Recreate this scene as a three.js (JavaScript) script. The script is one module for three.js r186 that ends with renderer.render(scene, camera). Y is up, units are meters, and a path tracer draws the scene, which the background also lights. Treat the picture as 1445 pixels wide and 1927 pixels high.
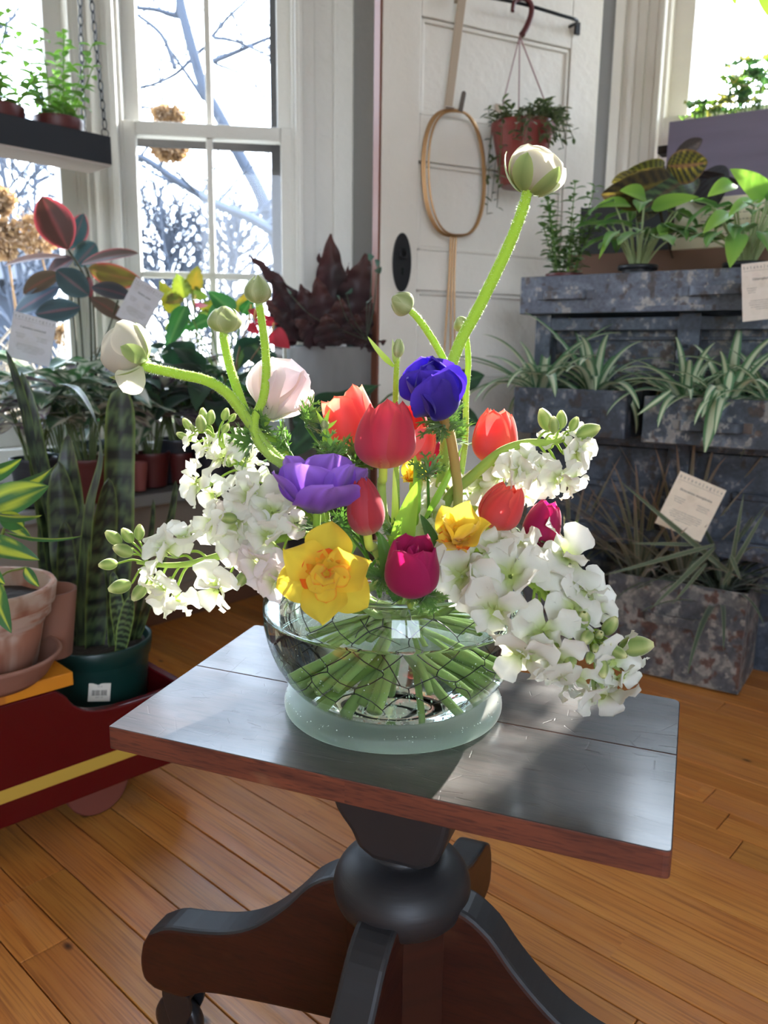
import * as THREE from 'three';
import { RoundedBoxGeometry } from 'three/addons/geometries/RoundedBoxGeometry.js';
import { mergeGeometries } from 'three/addons/utils/BufferGeometryUtils.js';

// ---------------------------------------------------------------- camera, sky, sun, exposure
const scene = new THREE.Scene();
const FOCAL = 1500, PITCH = 11.2 * Math.PI / 180, ROLL = 0.013, EYE = 0.73;
const camera = new THREE.PerspectiveCamera(2 * Math.atan(963.5 / FOCAL) * 180 / Math.PI, 1445 / 1927, 0.02, 300);
camera.position.set(0, EYE, 0);
camera.rotation.set(-PITCH, 0, 0);
camera.rotateZ(ROLL);
camera.updateMatrixWorld(true);
camera.focus = 0.66;
camera.userData.fStop = 9;

const EXPOSURE = 1.7, SKY = 9.0, SUN = 19;
const SUN_AZ = 33 * Math.PI / 180, SUN_EL = 30 * Math.PI / 180;
const sunDir = new THREE.Vector3(Math.sin(SUN_AZ) * Math.cos(SUN_EL), Math.sin(SUN_EL), -Math.cos(SUN_AZ) * Math.cos(SUN_EL));
{
  const W = 256, H = 128, data = new Float32Array(W * H * 4);
  for (let j = 0; j < H; j++) for (let i = 0; i < W; i++) {
    const el = ((j + 0.5) / H - 0.5) * Math.PI, az = ((i + 0.5) / W - 0.5) * 2 * Math.PI;
    const y = Math.sin(el), d = new THREE.Vector3(Math.cos(az) * Math.cos(el), y, Math.sin(az) * Math.cos(el));
    const k = Math.pow(Math.max(0, y), 0.6), g = Math.pow(Math.max(0, d.dot(sunDir)), 5) * 0.5;
    const c = y < 0 ? [0.30, 0.29, 0.27] : [0.90 - 0.38 * k + g, 0.95 - 0.22 * k + g, 1.04 + 0.02 * k + g * 0.9];
    data.set([c[0], c[1], c[2], 1], (j * W + i) * 4);
  }
  const sky = new THREE.DataTexture(data, W, H, THREE.RGBAFormat, THREE.FloatType);
  sky.mapping = THREE.EquirectangularReflectionMapping;
  sky.magFilter = THREE.LinearFilter;
  sky.needsUpdate = true;
  scene.background = sky;
  scene.backgroundIntensity = SKY;
}
const sun = new THREE.DirectionalLight(new THREE.Color(1.0, 0.93, 0.82), SUN);
sun.position.copy(sunDir).multiplyScalar(12);
sun.target.position.set(0, 0.5, -0.7);
sun.castShadow = true;
sun.shadow.mapSize.set(2048, 2048);
Object.assign(sun.shadow.camera, { left: -4, right: 4, top: 4, bottom: -4, near: 0.5, far: 30 });
sun.shadow.radius = 1.5;
scene.add(sun, sun.target);
const renderer = new THREE.WebGLRenderer({ antialias: true });
renderer.toneMapping = THREE.LinearToneMapping;
renderer.toneMappingExposure = EXPOSURE;
renderer.shadowMap.enabled = true;

// ---------------------------------------------------------------- helpers
const V = (x, y, z) => new THREE.Vector3(x, y, z), PI = Math.PI, sin = Math.sin, cos = Math.cos, pow = Math.pow, abs = Math.abs, min = Math.min, max = Math.max;
const lerp = (a, b, t) => a + (b - a) * t, clamp = (x, a = 0, b = 1) => min(b, max(a, x)), smooth = (a, b, x) => { const t = clamp((x - a) / (b - a)); return t * t * (3 - 2 * t); };
function rng(seed) { let s = seed * 2654435761 >>> 0; return (a = 0, b = 1) => { s = (s + 0x6d2b79f5) | 0; let t = Math.imul(s ^ (s >>> 15), 1 | s); t = (t + Math.imul(t ^ (t >>> 7), 61 | t)) ^ t; return a + (b - a) * (((t ^ (t >>> 14)) >>> 0) / 4294967296); }; }
const eye = V(0, EYE, 0), AX = [V(), V(), V()];
camera.matrixWorld.extractBasis(AX[0], AX[1], AX[2]);
const ray = (u, v) => AX[2].clone().negate().addScaledVector(AX[0], (u - 722.5) / FOCAL).addScaledVector(AX[1], (963.5 - v) / FOCAL);
// a measured photo point (u, v) at a chosen forward distance d, on a level y, or on a vertical plane
const at = (u, v, d) => { const r = ray(u, v); return eye.clone().addScaledVector(r, d / -r.z); };
const onY = (u, v, y) => { const r = ray(u, v); return eye.clone().addScaledVector(r, (y - EYE) / r.y); };
const pxm = (u, v, d) => d / -ray(u, v).z / FOCAL;                         // metres per photo pixel there
const lin = (h) => { const c = new THREE.Color(h); return [c.r, c.g, c.b]; };
const mixc = (a, b, t) => [lerp(a[0], b[0], t), lerp(a[1], b[1], t), lerp(a[2], b[2], t)];
const mulc = (a, k) => [a[0] * k, a[1] * k, a[2] * k];
function hash(x, y) { let n = Math.imul(x | 0, 374761393) ^ Math.imul(y | 0, 668265263); n = Math.imul(n ^ (n >>> 13), 1274126177); return ((n ^ (n >>> 16)) >>> 0) / 4294967296; }
function noise(x, y) { const i = Math.floor(x), j = Math.floor(y), fx = x - i, fy = y - j, s = fx * fx * (3 - 2 * fx), t = fy * fy * (3 - 2 * fy); return lerp(lerp(hash(i, j), hash(i + 1, j), s), lerp(hash(i, j + 1), hash(i + 1, j + 1), s), t); }
const fbm = (x, y, n = 4) => { let a = 0, k = 0.5, w = 0; for (let i = 0; i < n; i++) { a += k * noise(x, y); w += k; x = x * 2.03 + 17.1; y = y * 2.03 + 9.7; k *= 0.5; } return a / w; };

const used = {};
function numbered(name) { const n = (used[name] = (used[name] ?? -1) + 1); return n ? name + '_' + String(n).padStart(3, '0') : name; }
function thing(name, label, category, pos = null, group = null) {
  const o = new THREE.Group(); o.name = numbered(name); o.userData = { label, category };
  if (group) o.userData.group = group;
  if (pos) o.position.copy(pos);
  scene.add(o); return o;
}
function mesh(name, g, m, parent) { const o = new THREE.Mesh(g, m); o.name = name; o.castShadow = o.receiveShadow = true; parent.add(o); return o; }
function solo(name, g, m, label, category, group) { const o = mesh(numbered(name), g, m, scene); o.userData = { label, category }; if (group) o.userData.group = group; return o; }
function struct(name, g, m) { const o = g ? mesh(numbered(name), g, m, scene) : new THREE.Group(); if (!g) { o.name = numbered(name); scene.add(o); } o.userData.kind = 'structure'; return o; }
const sub = (parent, name) => { const o = new THREE.Group(); o.name = name; parent.add(o); return o; };
const local = (o, p) => p.clone().sub(o.position);                          // for things that are only moved

// ---- geometry
function build(pos, idx, uv, col) {
  const g = new THREE.BufferGeometry();
  g.setAttribute('position', new THREE.Float32BufferAttribute(pos, 3));
  if (uv) g.setAttribute('uv', new THREE.Float32BufferAttribute(uv, 2));
  if (col) g.setAttribute('color', new THREE.Float32BufferAttribute(col, 3));
  g.setIndex(idx); g.computeVertexNormals(); return g;
}
// a sheet: f(s, t) -> point, s in 0..1, t in -1..1; c(s, t) -> linear colour
function sheet(nu, nv, f, c) {
  const pos = [], uv = [], col = c ? [] : null, idx = [];
  for (let i = 0; i <= nu; i++) for (let j = 0; j <= nv; j++) {
    const s = i / nu, t = j / nv * 2 - 1, p = f(s, t); pos.push(p[0], p[1], p[2]); uv.push(s, j / nv); if (c) col.push(...c(s, t));
    if (i < nu && j < nv) { const a = i * (nv + 1) + j, b = a + nv + 1; idx.push(a, b, a + 1, b, b + 1, a + 1); }
  }
  return build(pos, idx, uv, col);
}
// a round tube through points; r number or r(s); c colour or c(s)
function tube(pts, r, { seg = pts.length * 4, rad = 8, c = null, cap = true, straight = false } = {}) {
  const curve = new THREE.CatmullRomCurve3(pts, false, straight ? 'catmullrom' : 'centripetal', straight ? 0 : 0.5), pos = [], uv = [], col = c ? [] : null, idx = [];
  const R = typeof r === 'function' ? r : () => r, C = typeof c === 'function' ? c : () => c, L = curve.getLength();
  let n = null, prev = null;
  for (let i = 0; i <= seg; i++) {
    const s = i / seg, p = curve.getPoint(s), t = curve.getTangent(s).normalize();
    if (!n) { n = abs(t.y) < 0.9 ? V(0, 1, 0).cross(t).normalize() : V(1, 0, 0).cross(t).normalize(); }
    else n.sub(t.clone().multiplyScalar(n.dot(t))).normalize();
    const b = t.clone().cross(n), rr = R(s);
    for (let j = 0; j <= rad; j++) { const a = j / rad * 2 * PI; pos.push(p.x + (n.x * cos(a) + b.x * sin(a)) * rr, p.y + (n.y * cos(a) + b.y * sin(a)) * rr, p.z + (n.z * cos(a) + b.z * sin(a)) * rr); uv.push(s * L, j / rad * 2 * PI * rr); if (col) col.push(...C(s)); }
    if (i < seg) for (let j = 0; j < rad; j++) { const a = i * (rad + 1) + j, q = a + rad + 1; idx.push(a, a + 1, q, a + 1, q + 1, q); }
  }
  if (cap) for (const e of [0, seg]) {
    const s = e / seg, p = curve.getPoint(s), k = pos.length / 3; pos.push(p.x, p.y, p.z); uv.push(0, 0); if (col) col.push(...C(s));
    for (let j = 0; j < rad; j++) { const a = e * (rad + 1) + j; e ? idx.push(k, a, a + 1) : idx.push(k, a + 1, a); }
  }
  return build(pos, idx, uv, col);
}
const lathe = (pts, seg = 40) => new THREE.LatheGeometry(pts.map(([x, y]) => new THREE.Vector2(x, y)), seg);
const rbox = (w, h, d, b = 0.002, n = 1) => new RoundedBoxGeometry(w, h, d, n, min(b, w / 2.01, h / 2.01, d / 2.01));
function boxAt(x0, x1, y0, y1, z0, z1, b = 0.0015) { const g = b ? rbox(x1 - x0, y1 - y0, z1 - z0, b) : new THREE.BoxGeometry(x1 - x0, y1 - y0, z1 - z0); g.translate((x0 + x1) / 2, (y0 + y1) / 2, (z0 + z1) / 2); return metric(g); }
function metric(g) { // uv in metres from position and normal
  const p = g.attributes.position, n = g.attributes.normal, uv = new Float32Array(p.count * 2);
  for (let i = 0; i < p.count; i++) {
    const ax = abs(n.getX(i)), ay = abs(n.getY(i)), az = abs(n.getZ(i));
    uv.set(ay > ax && ay > az ? [p.getX(i), p.getZ(i)] : ax > az ? [p.getZ(i), p.getY(i)] : [p.getX(i), p.getY(i)], i * 2);
  }
  g.setAttribute('uv', new THREE.Float32BufferAttribute(uv, 2)); return g;
}
const merge = (list) => mergeGeometries(list.map((g) => { const h = g.index ? g.toNonIndexed() : g; for (const k of Object.keys(h.attributes)) if (!['position', 'normal', 'uv', 'color'].includes(k)) h.deleteAttribute(k); return h; }));
const mergeIndexed = (list) => mergeGeometries(list);
function extrude(pts, depth, bevel = 0.002, seg = 1, curveSeg = 8) { const s = new THREE.Shape(pts.map(([x, y]) => new THREE.Vector2(x, y))); const g = new THREE.ExtrudeGeometry(s, { depth: depth - 2 * bevel, bevelEnabled: bevel > 0, bevelThickness: bevel, bevelSize: bevel, bevelOffset: -bevel, bevelSegments: seg + 1, curveSegments: curveSeg }); g.translate(0, 0, bevel); return g; }
function spline(pts, n = 40) { const c = new THREE.CatmullRomCurve3(pts.map(([x, y]) => V(x, y, 0)), false, 'centripetal'); return c.getPoints(n).map((p) => [p.x, p.y]); }
function basis(o, y, z) { const Y = y.clone().normalize(), Z = z.clone().sub(Y.clone().multiplyScalar(z.dot(Y))).normalize(); if (!(Z.lengthSq() > 0.5)) Z.copy(abs(Y.x) < 0.8 ? V(1, 0, 0) : V(0, 0, 1)).sub(Y.clone().multiplyScalar(abs(Y.x) < 0.8 ? Y.x : Y.z)).normalize(); const X = Y.clone().cross(Z); o.quaternion.setFromRotationMatrix(new THREE.Matrix4().makeBasis(X, Y, Z)); return o; }
// frame of a vertical wall: s along, y up, q out of the wall into the room; angle in degrees (receding to the right)
function frame(x, z, deg) { const a = deg * PI / 180, ux = V(cos(a), 0, -sin(a)), n = V(sin(a), 0, cos(a)); const m = new THREE.Matrix4().makeBasis(ux, V(0, 1, 0), n).setPosition(x, 0, z); return { m, ux, n, o: V(x, 0, z), P: (s, y, q) => V(x, y, z).addScaledVector(ux, s).addScaledVector(n, q), at: (u, v, q = 0) => { const r = ray(u, v), o = V(x, 0, z).addScaledVector(n, q), t = o.clone().sub(eye).dot(n) / r.dot(n), p = eye.clone().addScaledVector(r, t), d = p.clone().sub(V(x, 0, z)); return [d.dot(ux), p.y]; }, box: (s0, s1, y0, y1, q0, q1, b = 0.0015) => boxAt(s0, s1, y0, y1, q0, q1, b).applyMatrix4(m), pose: (o, s, y, q) => { o.position.copy(V(x, y, z).addScaledVector(ux, s).addScaledVector(n, q)); o.rotation.y = a; return o; } }; }

// ---- materials
const MATS = {};
const std = (name, o) => (MATS[name] ??= Object.assign(new THREE.MeshStandardMaterial({ roughness: 0.7, ...o }), { name }));
const phys = (name, o) => (MATS[name] ??= Object.assign(new THREE.MeshPhysicalMaterial({ roughness: 0.7, ...o }), { name }));
const rgb = (r, g, b) => new THREE.Color().setRGB(r, g, b);
const petalM = phys('petal', { vertexColors: true, side: THREE.DoubleSide, roughness: 0.95, transmission: 0.5, thickness: 0, specularIntensity: 0.5 });
const leafM = phys('leaf', { vertexColors: true, side: THREE.DoubleSide, roughness: 0.92, transmission: 0.34, thickness: 0, clearcoat: 0.28, clearcoatRoughness: 0.34 });
const thickLeafM = phys('thick_leaf', { vertexColors: true, side: THREE.DoubleSide, roughness: 0.5, clearcoat: 0.2, clearcoatRoughness: 0.3 });
const stemM = phys('stem', { vertexColors: true, roughness: 0.9, transmission: 0.18, thickness: 0, side: THREE.DoubleSide });
const hairM = phys('hair', { color: rgb(0.75, 0.85, 0.6), roughness: 0.95, transmission: 0.5, thickness: 0, side: THREE.DoubleSide });
function canvasTex(w, h, draw, srgb = true) { const c = document.createElement('canvas'); c.width = w; c.height = h; draw(c.getContext('2d'), w, h); const t = new THREE.CanvasTexture(c); if (srgb) t.colorSpace = THREE.SRGBColorSpace; t.magFilter = THREE.LinearFilter; t.wrapS = t.wrapT = THREE.RepeatWrapping; return t; }
function dataTex(w, h, f, srgb = true) { const d = new Uint8Array(w * h * 4); for (let j = 0; j < h; j++) for (let i = 0; i < w; i++) { const c = f(i / w, j / h, i, j); const k = (j * w + i) * 4; if (typeof c === 'number') d[k] = d[k + 1] = d[k + 2] = clamp(c) * 255; else { d[k] = clamp(c[0]) * 255; d[k + 1] = clamp(c[1]) * 255; d[k + 2] = clamp(c[2]) * 255; } d[k + 3] = 255; } const t = new THREE.DataTexture(d, w, h); if (srgb) t.colorSpace = THREE.SRGBColorSpace; t.magFilter = THREE.LinearFilter; t.wrapS = t.wrapT = THREE.RepeatWrapping; t.needsUpdate = true; return t; }
const rep = (t, x, y, ox = 0, oy = 0) => { const k = t.clone(); k.repeat.set(x, y); k.offset.set(ox, oy); k.needsUpdate = true; return k; };
const hx = (h) => { const n = parseInt(h.slice(1), 16); return [(n >> 16) / 255, (n >> 8 & 255) / 255, (n & 255) / 255]; };

// ---- leaves
const SH = {
  ovate: (s) => pow(sin(PI * pow(s, 0.72)), 0.8), lance: (s) => pow(max(0, sin(PI * pow(min(1, s * 0.96 + 0.02), 0.62))), 0.9), strap: (s) => min(1, 0.45 + s * 2.2) * pow(max(0, 1 - pow(s, 2.6)), 0.75),
  obov: (s) => pow(max(0, sin(PI * pow(s, 1.35))), 0.62), heart: (s) => (s < 0.22 ? pow(s / 0.22, 0.35) : pow(cos((s - 0.22) / 0.78 * PI / 2), 0.85)), blade: (s) => min(1, 0.75 + s) * pow(1 - s, 0.55), elliptic: (s) => pow(sin(PI * s), 0.7),
};
// leaf along +Y from the origin, bending towards +Z by `bend` radians, halves folded by `fold` (towards -Z = upper face)
function leafGeo({ L = 1, W = 0.3, shape = 'ovate', bend = 0.6, bendP = 1, fold = 0.2, wave = 0, waveN = 5, twist = 0, curlX = 0, nu = 12, nv = 4, col = null, start = 0 }) {
  const sh = typeof shape === 'function' ? shape : SH[shape], mid = []; let y = 0, z = 0;
  for (let i = 0; i <= nu; i++) { const a = start + bend * pow(i / nu, bendP); mid.push([y, z, a]); y += cos(a) * L / nu; z += sin(a) * L / nu; }
  return sheet(nu, nv, (s, t) => {
    const [my, mz, a] = mid[Math.round(s * nu)], w = W / 2 * max(0.004, sh(s)), x = t * w, up = fold * abs(t) * w + wave * W * t * t * sin(s * waveN * 2 * PI + (t > 0 ? 1.3 : 0)), tw = twist * s, X = x * cos(tw) - up * sin(tw), N = up * cos(tw) + x * sin(tw);
    return [X + curlX * s * s * L, my + sin(a) * N, mz - cos(a) * N];
  }, col);
}
function leafAt(parent, g, m, base, dir, toward, scale = 1, name = 'leaf') { const o = mesh(name, g, m, parent); o.position.copy(base); o.scale.setScalar(scale); return basis(o, dir, toward); }
// a leaf from one measured point to another (world), facing the camera turned by roll about its own axis
function leafPx(parent, b, t, wpx, { roll = 0, bend = 0.5, m = leafM, name = 'leaf', ...o }) {
  const B = at(...b), T = at(...t), dir = T.clone().sub(B), L = dir.length() * (1 + bend * bend / 24), W = wpx * pxm(t[0], t[1], (b[2] + t[2]) / 2);
  const g = leafGeo({ L, W, bend, start: -bend / 2, ...o }), k = mesh(name, g, m, parent), toCam = eye.clone().sub(B).normalize().negate();
  k.position.copy(local(parent, B)); basis(k, dir, toCam); k.rotateY(roll); return k;
}
const downDir = (d) => V(0, -1, 0).addScaledVector(d, d.y).normalize();
const sph = (az, el) => V(cos(el) * cos(az), sin(el), cos(el) * sin(az));
function hairs(curve, r, n, rnd, len = 0.0012) { // fine down along a stem
  const pos = [], idx = [];
  for (let i = 0; i < n; i++) {
    const s = rnd(), p = curve.getPoint(s), t = curve.getTangent(s), q = V(rnd(-1, 1), rnd(-1, 1), rnd(-1, 1)).cross(t).normalize(), w = t.clone().multiplyScalar(0.00018), l = len * rnd(0.5, 1.2), k = pos.length / 3;
    const a = p.clone().addScaledVector(q, r * 0.9), e = p.clone().addScaledVector(q, r + l);
    pos.push(a.x - w.x, a.y - w.y, a.z - w.z, a.x + w.x, a.y + w.y, a.z + w.z, e.x, e.y, e.z); idx.push(k, k + 1, k + 2);
  }
  return build(pos, idx);
}

// ---------------------------------------------------------------- the room
const WL = frame(-0.81, -2.35, 44), WC = frame(-0.81, -2.35, 8), WR = frame(0.52, -2.54, -32), WD = frame(0, -2.09, 26);
const plasterBump = dataTex(256, 256, (x, y) => fbm(x * 18, y * 18, 4), false);
const whiteP = std('white_paint', { color: rgb(0.56, 0.55, 0.51), roughness: 0.45, bumpMap: rep(plasterBump, 3, 3), bumpScale: 0.0012 });
const creamP = std('cream_paint', { color: rgb(0.72, 0.68, 0.60), roughness: 0.42, bumpMap: rep(plasterBump, 3, 3), bumpScale: 0.0014 });
const greyWall = std('grey_wall_paint', { color: rgb(0.27, 0.26, 0.25), roughness: 0.85, bumpMap: rep(plasterBump, 2, 2), bumpScale: 0.0015 });
const darkWall = std('dark_wall_paint', { color: rgb(0.10, 0.095, 0.095), roughness: 0.85 });
const ceilM = std('ceiling_paint', { color: rgb(0.72, 0.71, 0.68), roughness: 0.9 });
const glassM = phys('window_glass', { color: rgb(0.93, 0.96, 0.97), roughness: 0.02, transmission: 1, thickness: 0, ior: 1.5, specularIntensity: 0.6 });
const benchM = std('bench_front_paint', { color: rgb(0.30, 0.25, 0.20), roughness: 0.6 });
const baseM = std('brown_baseboard', { color: rgb(0.16, 0.07, 0.04), roughness: 0.5 });
const blackM = std('black_metal', { color: rgb(0.018, 0.019, 0.022), roughness: 0.45, metalness: 0.5 });

// floor: boards laid diagonally, each a piece of its own
const floor = struct('floor', boxAt(-2.4, 2.4, -0.10, -0.019, -3.0, 3.6, 0), std('subfloor', { color: rgb(0.06, 0.03, 0.015), roughness: 0.9 }));
{
  const grain = (seed) => dataTex(512, 128, (x, y) => {
    const w = fbm(x * 5 + seed, y * 5 + fbm(x * 3, y * 7 + seed) * 1.6, 4), g = fbm(x * 10 + seed * 3, y * 70, 3), blotch = fbm(x * 7 + 40 + seed, y * 3, 3);
    let c = mixc(hx('#b86f32'), hx('#d6984e'), clamp(w * 0.9 + 0.1)); c = mixc(c, hx('#7f4520'), clamp((g - 0.5) * 1.6)); c = mixc(c, hx('#b9825a'), clamp((blotch - 0.55) * 2));
    for (let k = 0; k < 2; k++) { const dx = (x - hash(k, seed)) * 4, dy = y - hash(k + 9, seed * 7 + 1), r = Math.hypot(dx, dy); if (r < 0.05) c = mixc(hx('#3a1c0c'), c, clamp(r / 0.05)); }
    return c;
  });
  const tex = [1, 2, 3].map(grain), rough = dataTex(128, 128, (x, y) => 0.36 + 0.3 * fbm(x * 6, y * 6, 3), false), mats = [];
  for (let i = 0; i < 9; i++) { const k = 0.78 + 0.30 * hash(i, 77); mats.push(std('floor_board_' + i, { color: rgb(k, k * lerp(0.92, 1.02, hash(i, 5)), k * lerp(0.82, 1.0, hash(i, 6))), map: rep(tex[i % 3], 1, 1, hash(i, 1), hash(i, 2)), roughnessMap: rough, roughness: 0.85, bumpMap: tex[i % 3], bumpScale: 0.0006 })); }
  const W = 0.0622, th = 42.1 * PI / 180, along = V(cos(th), 0, sin(th)), across = V(-sin(th), 0, cos(th)), r = rng(5), shapes = {};
  const board = (L) => { const k = Math.round(L * 20); if (!shapes[k]) { const g = rbox(k / 20 - 0.0014, 0.018, W - 0.0017, 0.0013); g.translate(0, -0.009, 0); const p = g.attributes.position, uv = []; for (let i = 0; i < p.count; i++) uv.push(p.getX(i) / 0.9 + 0.5, p.getZ(i) / 0.12 + 0.5); g.setAttribute('uv', new THREE.Float32BufferAttribute(uv, 2)); shapes[k] = g; } return [shapes[k], k / 20]; };
  for (let i = -30; i <= 6; i++) {
    const q = -0.3946 + W * (i + 0.5); let s = -2.6 + r(0, 0.6);
    while (s < 1.0) {
      const [g, L] = board(r(0.8, 1.7)), c = along.clone().multiplyScalar(s + L / 2).addScaledVector(across, q); s += L;
      if (c.x < -1.75 || c.x > 1.75 || c.z < -2.75 || c.z > 0.15 || (c.z > -0.55 && abs(c.x) > 0.9)) continue;
      const o = mesh('floor_board', g, mats[Math.floor(r(0, 8.99))], floor); o.position.copy(c); o.position.y = r(-0.0006, 0.0004); o.rotation.y = -th + (r() < 0.5 ? PI : 0);
    }
  }
  mesh('plain_floor', boxAt(-2.35, 2.35, -0.019, -0.002, 0.1, 3.55, 0), mats[0], floor);
}
const ceiling = struct('ceiling', boxAt(-2.4, 2.4, 2.75, 2.9, -3.0, 3.6, 0), ceilM);

// a wall with one opening: s0..s1 long, opening a..b by c..d
function wallWith(name, F, s0, s1, a, b, c, d, m, th = 0.16) {
  return struct(name, merge([F.box(s0, a, 0, 2.75, -th, 0, 0), F.box(b, s1, 0, 2.75, -th, 0, 0), F.box(a, b, 0, c, -th, 0, 0), F.box(a, b, d, 2.75, -th, 0, 0)]), m);
}
wallWith('wall_left', WL, -1.0, 0.06, -0.74, -0.045, 0.46, 2.45, whiteP);
wallWith('wall_back', WC, 0.0, 1.40, 0.066, 0.55, 0.46, 2.45, greyWall);
wallWith('wall_right', WR, -0.12, 1.3, 0.275, 0.88, 0.86, 2.45, greyWall);
struct('wall_left_side', boxAt(-1.75, -1.55, 0, 2.75, -1.7, 3.55, 0), whiteP);
struct('wall_right_side', boxAt(1.6, 1.8, 0, 2.75, -1.95, 3.55, 0), whiteP);
{ // the shop front behind the photographer: wide windows
  const F = frame(1.8, 3.3, 180);
  struct('wall_front', merge([F.box(0, 0.3, 0, 2.75, -0.2, 0, 0), F.box(2.0, 3.6, 0, 2.75, -0.2, 0, 0), F.box(0.3, 2.0, 0, 0.7, -0.2, 0, 0), F.box(0.3, 2.0, 2.45, 2.75, -0.2, 0, 0), F.box(1.11, 1.19, 0.7, 2.45, -0.2, 0, 0)]), whiteP);
}
struct('corner_left', boxAt(-2.4, -1.5, 0, 2.75, -1.85, -1.60, 0), whiteP);
struct('corner_right', boxAt(1.45, 2.4, 0, 2.75, -2.15, -1.90, 0), whiteP);

// casings and trim
struct('trim_1', merge([WC.box(0.550, 0.604, 0.4, 2.5, 0, 0.030), WC.box(0.600, 0.660, 0.4, 2.5, 0, 0.022), WC.box(0.655, 0.712, 0.4, 2.5, 0, 0.036, 0.004), WC.box(0.560, 0.572, 0.4, 2.5, 0, 0.038)]), whiteP);
struct('trim_2', merge([WC.box(-0.004, 0.066, 0.38, 2.5, 0, 0.012), WL.box(-0.030, 0.004, 0.38, 2.5, 0, 0.016), WC.box(0.050, 0.066, 0.4, 2.5, 0.01, 0.026)]), whiteP);
{ const c = WC.P(0.012, 0, 0.006); struct('trim_3', (() => { const g = lathe([[0.022, 0.38], [0.022, 2.5]], 24); g.translate(c.x, 0, c.z); return g; })(), whiteP); }
struct('trim_4', merge([WR.box(0.142, 0.172, 0.5, 2.5, 0, 0.034, 0.004), WR.box(0.170, 0.210, 0.5, 2.5, 0, 0.02), WR.box(0.205, 0.232, 0.5, 2.5, 0, 0.030, 0.004), WR.box(0.228, 0.262, 0.5, 2.5, 0, 0.018), WR.box(0.258, 0.276, 0.5, 2.5, -0.03, 0.026, 0.004)]), creamP);

// window_1, the middle one: two sashes, muntins, panes
function windowOf(name, F, a, b, c, d, meet, cols, rowsLow, rowsUp, m, lowIn = 0.045, upIn = 0.05) {
  const w = struct(name, null), q0 = -0.075, B = (n, ...x) => mesh(n, F.box(...x), m, w);
  B('window_frame', a - 0.001, a + 0.010, c, d, -0.15, -0.004); B('window_frame', b - 0.010, b + 0.001, c, d, -0.15, -0.004); B('window_frame', a, b, d - 0.012, d, -0.15, -0.004);
  B('window_sill', a - 0.01, b + 0.01, c - 0.03, c + 0.008, -0.16, 0.05);
  const sash = (n, y0, y1, q, inn, rail0, rail1, rows) => {
    const s = sub(w, n), x0 = a + 0.008, x1 = b - 0.008, S = (k, ...x) => mesh(k, F.box(...x), m, s);
    S('stile', x0, x0 + inn, y0, y1, q, q + 0.032, 0.003); S('stile', x1 - inn, x1, y0, y1, q, q + 0.032, 0.003);
    S('rail', x0 + inn, x1 - inn, y0, y0 + rail0, q, q + 0.032, 0.003); S('rail', x0 + inn, x1 - inn, y1 - rail1, y1, q, q + 0.032, 0.003);
    const X0 = x0 + inn, X1 = x1 - inn, Y = rows(y0 + rail0, y1 - rail1);
    for (let i = 1; i < cols; i++) S('muntin', lerp(X0, X1, i / cols) - 0.009, lerp(X0, X1, i / cols) + 0.009, Y[0], Y[Y.length - 1], q + 0.004, q + 0.028, 0.004);
    for (let j = 1; j < Y.length - 1; j++) S('muntin', X0, X1, Y[j] - 0.009, Y[j] + 0.009, q + 0.004, q + 0.028, 0.004);
    for (let i = 0; i < cols; i++) for (let j = 0; j < Y.length - 1; j++) { const g = new THREE.PlaneGeometry((X1 - X0) / cols, Y[j + 1] - Y[j]); g.translate(lerp(X0, X1, (i + 0.5) / cols), (Y[j] + Y[j + 1]) / 2, q + 0.016); mesh('pane', g.applyMatrix4(F.m), glassM, s); }
  };
  sash('lower_sash', c + 0.008, meet, q0 + 0.035, lowIn, 0.06, 0.036, rowsLow);
  sash('upper_sash', meet - 0.030, d - 0.012, q0 - 0.006, upIn, 0.030, 0.05, rowsUp);
  return w;
}
const win1 = windowOf('window_1', WC, 0.066, 0.55, 0.46, 2.45, 1.357, 2, (y0, y1) => [y0, 0.947, y1], (y0, y1) => [y0, 1.86, y1], whiteP, 0.034, 0.042);
{ const stm = std('weathered_storm_frame', { color: rgb(0.045, 0.042, 0.042), roughness: 0.8 }), P = (u, v) => WC.at(u, v, -0.145), [, y0] = P(300, 277), [, y1] = P(300, 249), [s0] = P(508, 150), [s1] = P(532, 150); mesh('storm_frame_rail', WC.box(0.07, 0.55, y0, y1, -0.155, -0.135), stm, win1); mesh('storm_frame_stile', WC.box(s0, s1, 0.50, 2.44, -0.155, -0.135), stm, win1); }
windowOf('window_2', WL, -0.74, -0.045, 0.46, 2.45, 1.30, 1, (y0, y1) => [y0, y1], (y0, y1) => [y0, y1], whiteP);
windowOf('window_3', WR, 0.275, 0.88, 0.86, 2.45, 1.386, 1, (y0, y1) => [y0, y1], (y0, y1) => [y0, y1], creamP, 0.05, 0.055);

// window benches with the plants on them
{
  const F = frame(-0.5425, -2.163, 50.6);
  struct('bench_wall', merge([F.box(-1.1, 0.36, 0.05, 0.348, -0.03, 0, 0.002), F.box(-1.1, 0.36, 0.05, 0.10, -0.03, 0.006, 0.002)]), benchM);
  struct('baseboard_left', F.box(-1.1, 0.36, 0, 0.05, -0.04, 0.008), baseM);
  const t = extrude([[-1.34, 1.10], [-0.318, 2.30], [-0.06, 2.30], [-0.06, 2.44], [-0.80, 2.345], [-1.55, 1.66], [-1.55, 1.10]].map(([x, z]) => [x, z]), 0.03, 0.003);
  t.rotateX(-PI / 2); t.translate(0, 0.345, 0);
  struct('window_bench', t, std('bench_top_paint', { color: rgb(0.22, 0.22, 0.21), roughness: 0.5 }));
  struct('bench_wall', boxAt(-0.33, -0.05, 0, 0.35, -2.44, -2.29, 0.002), benchM);
}

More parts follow.
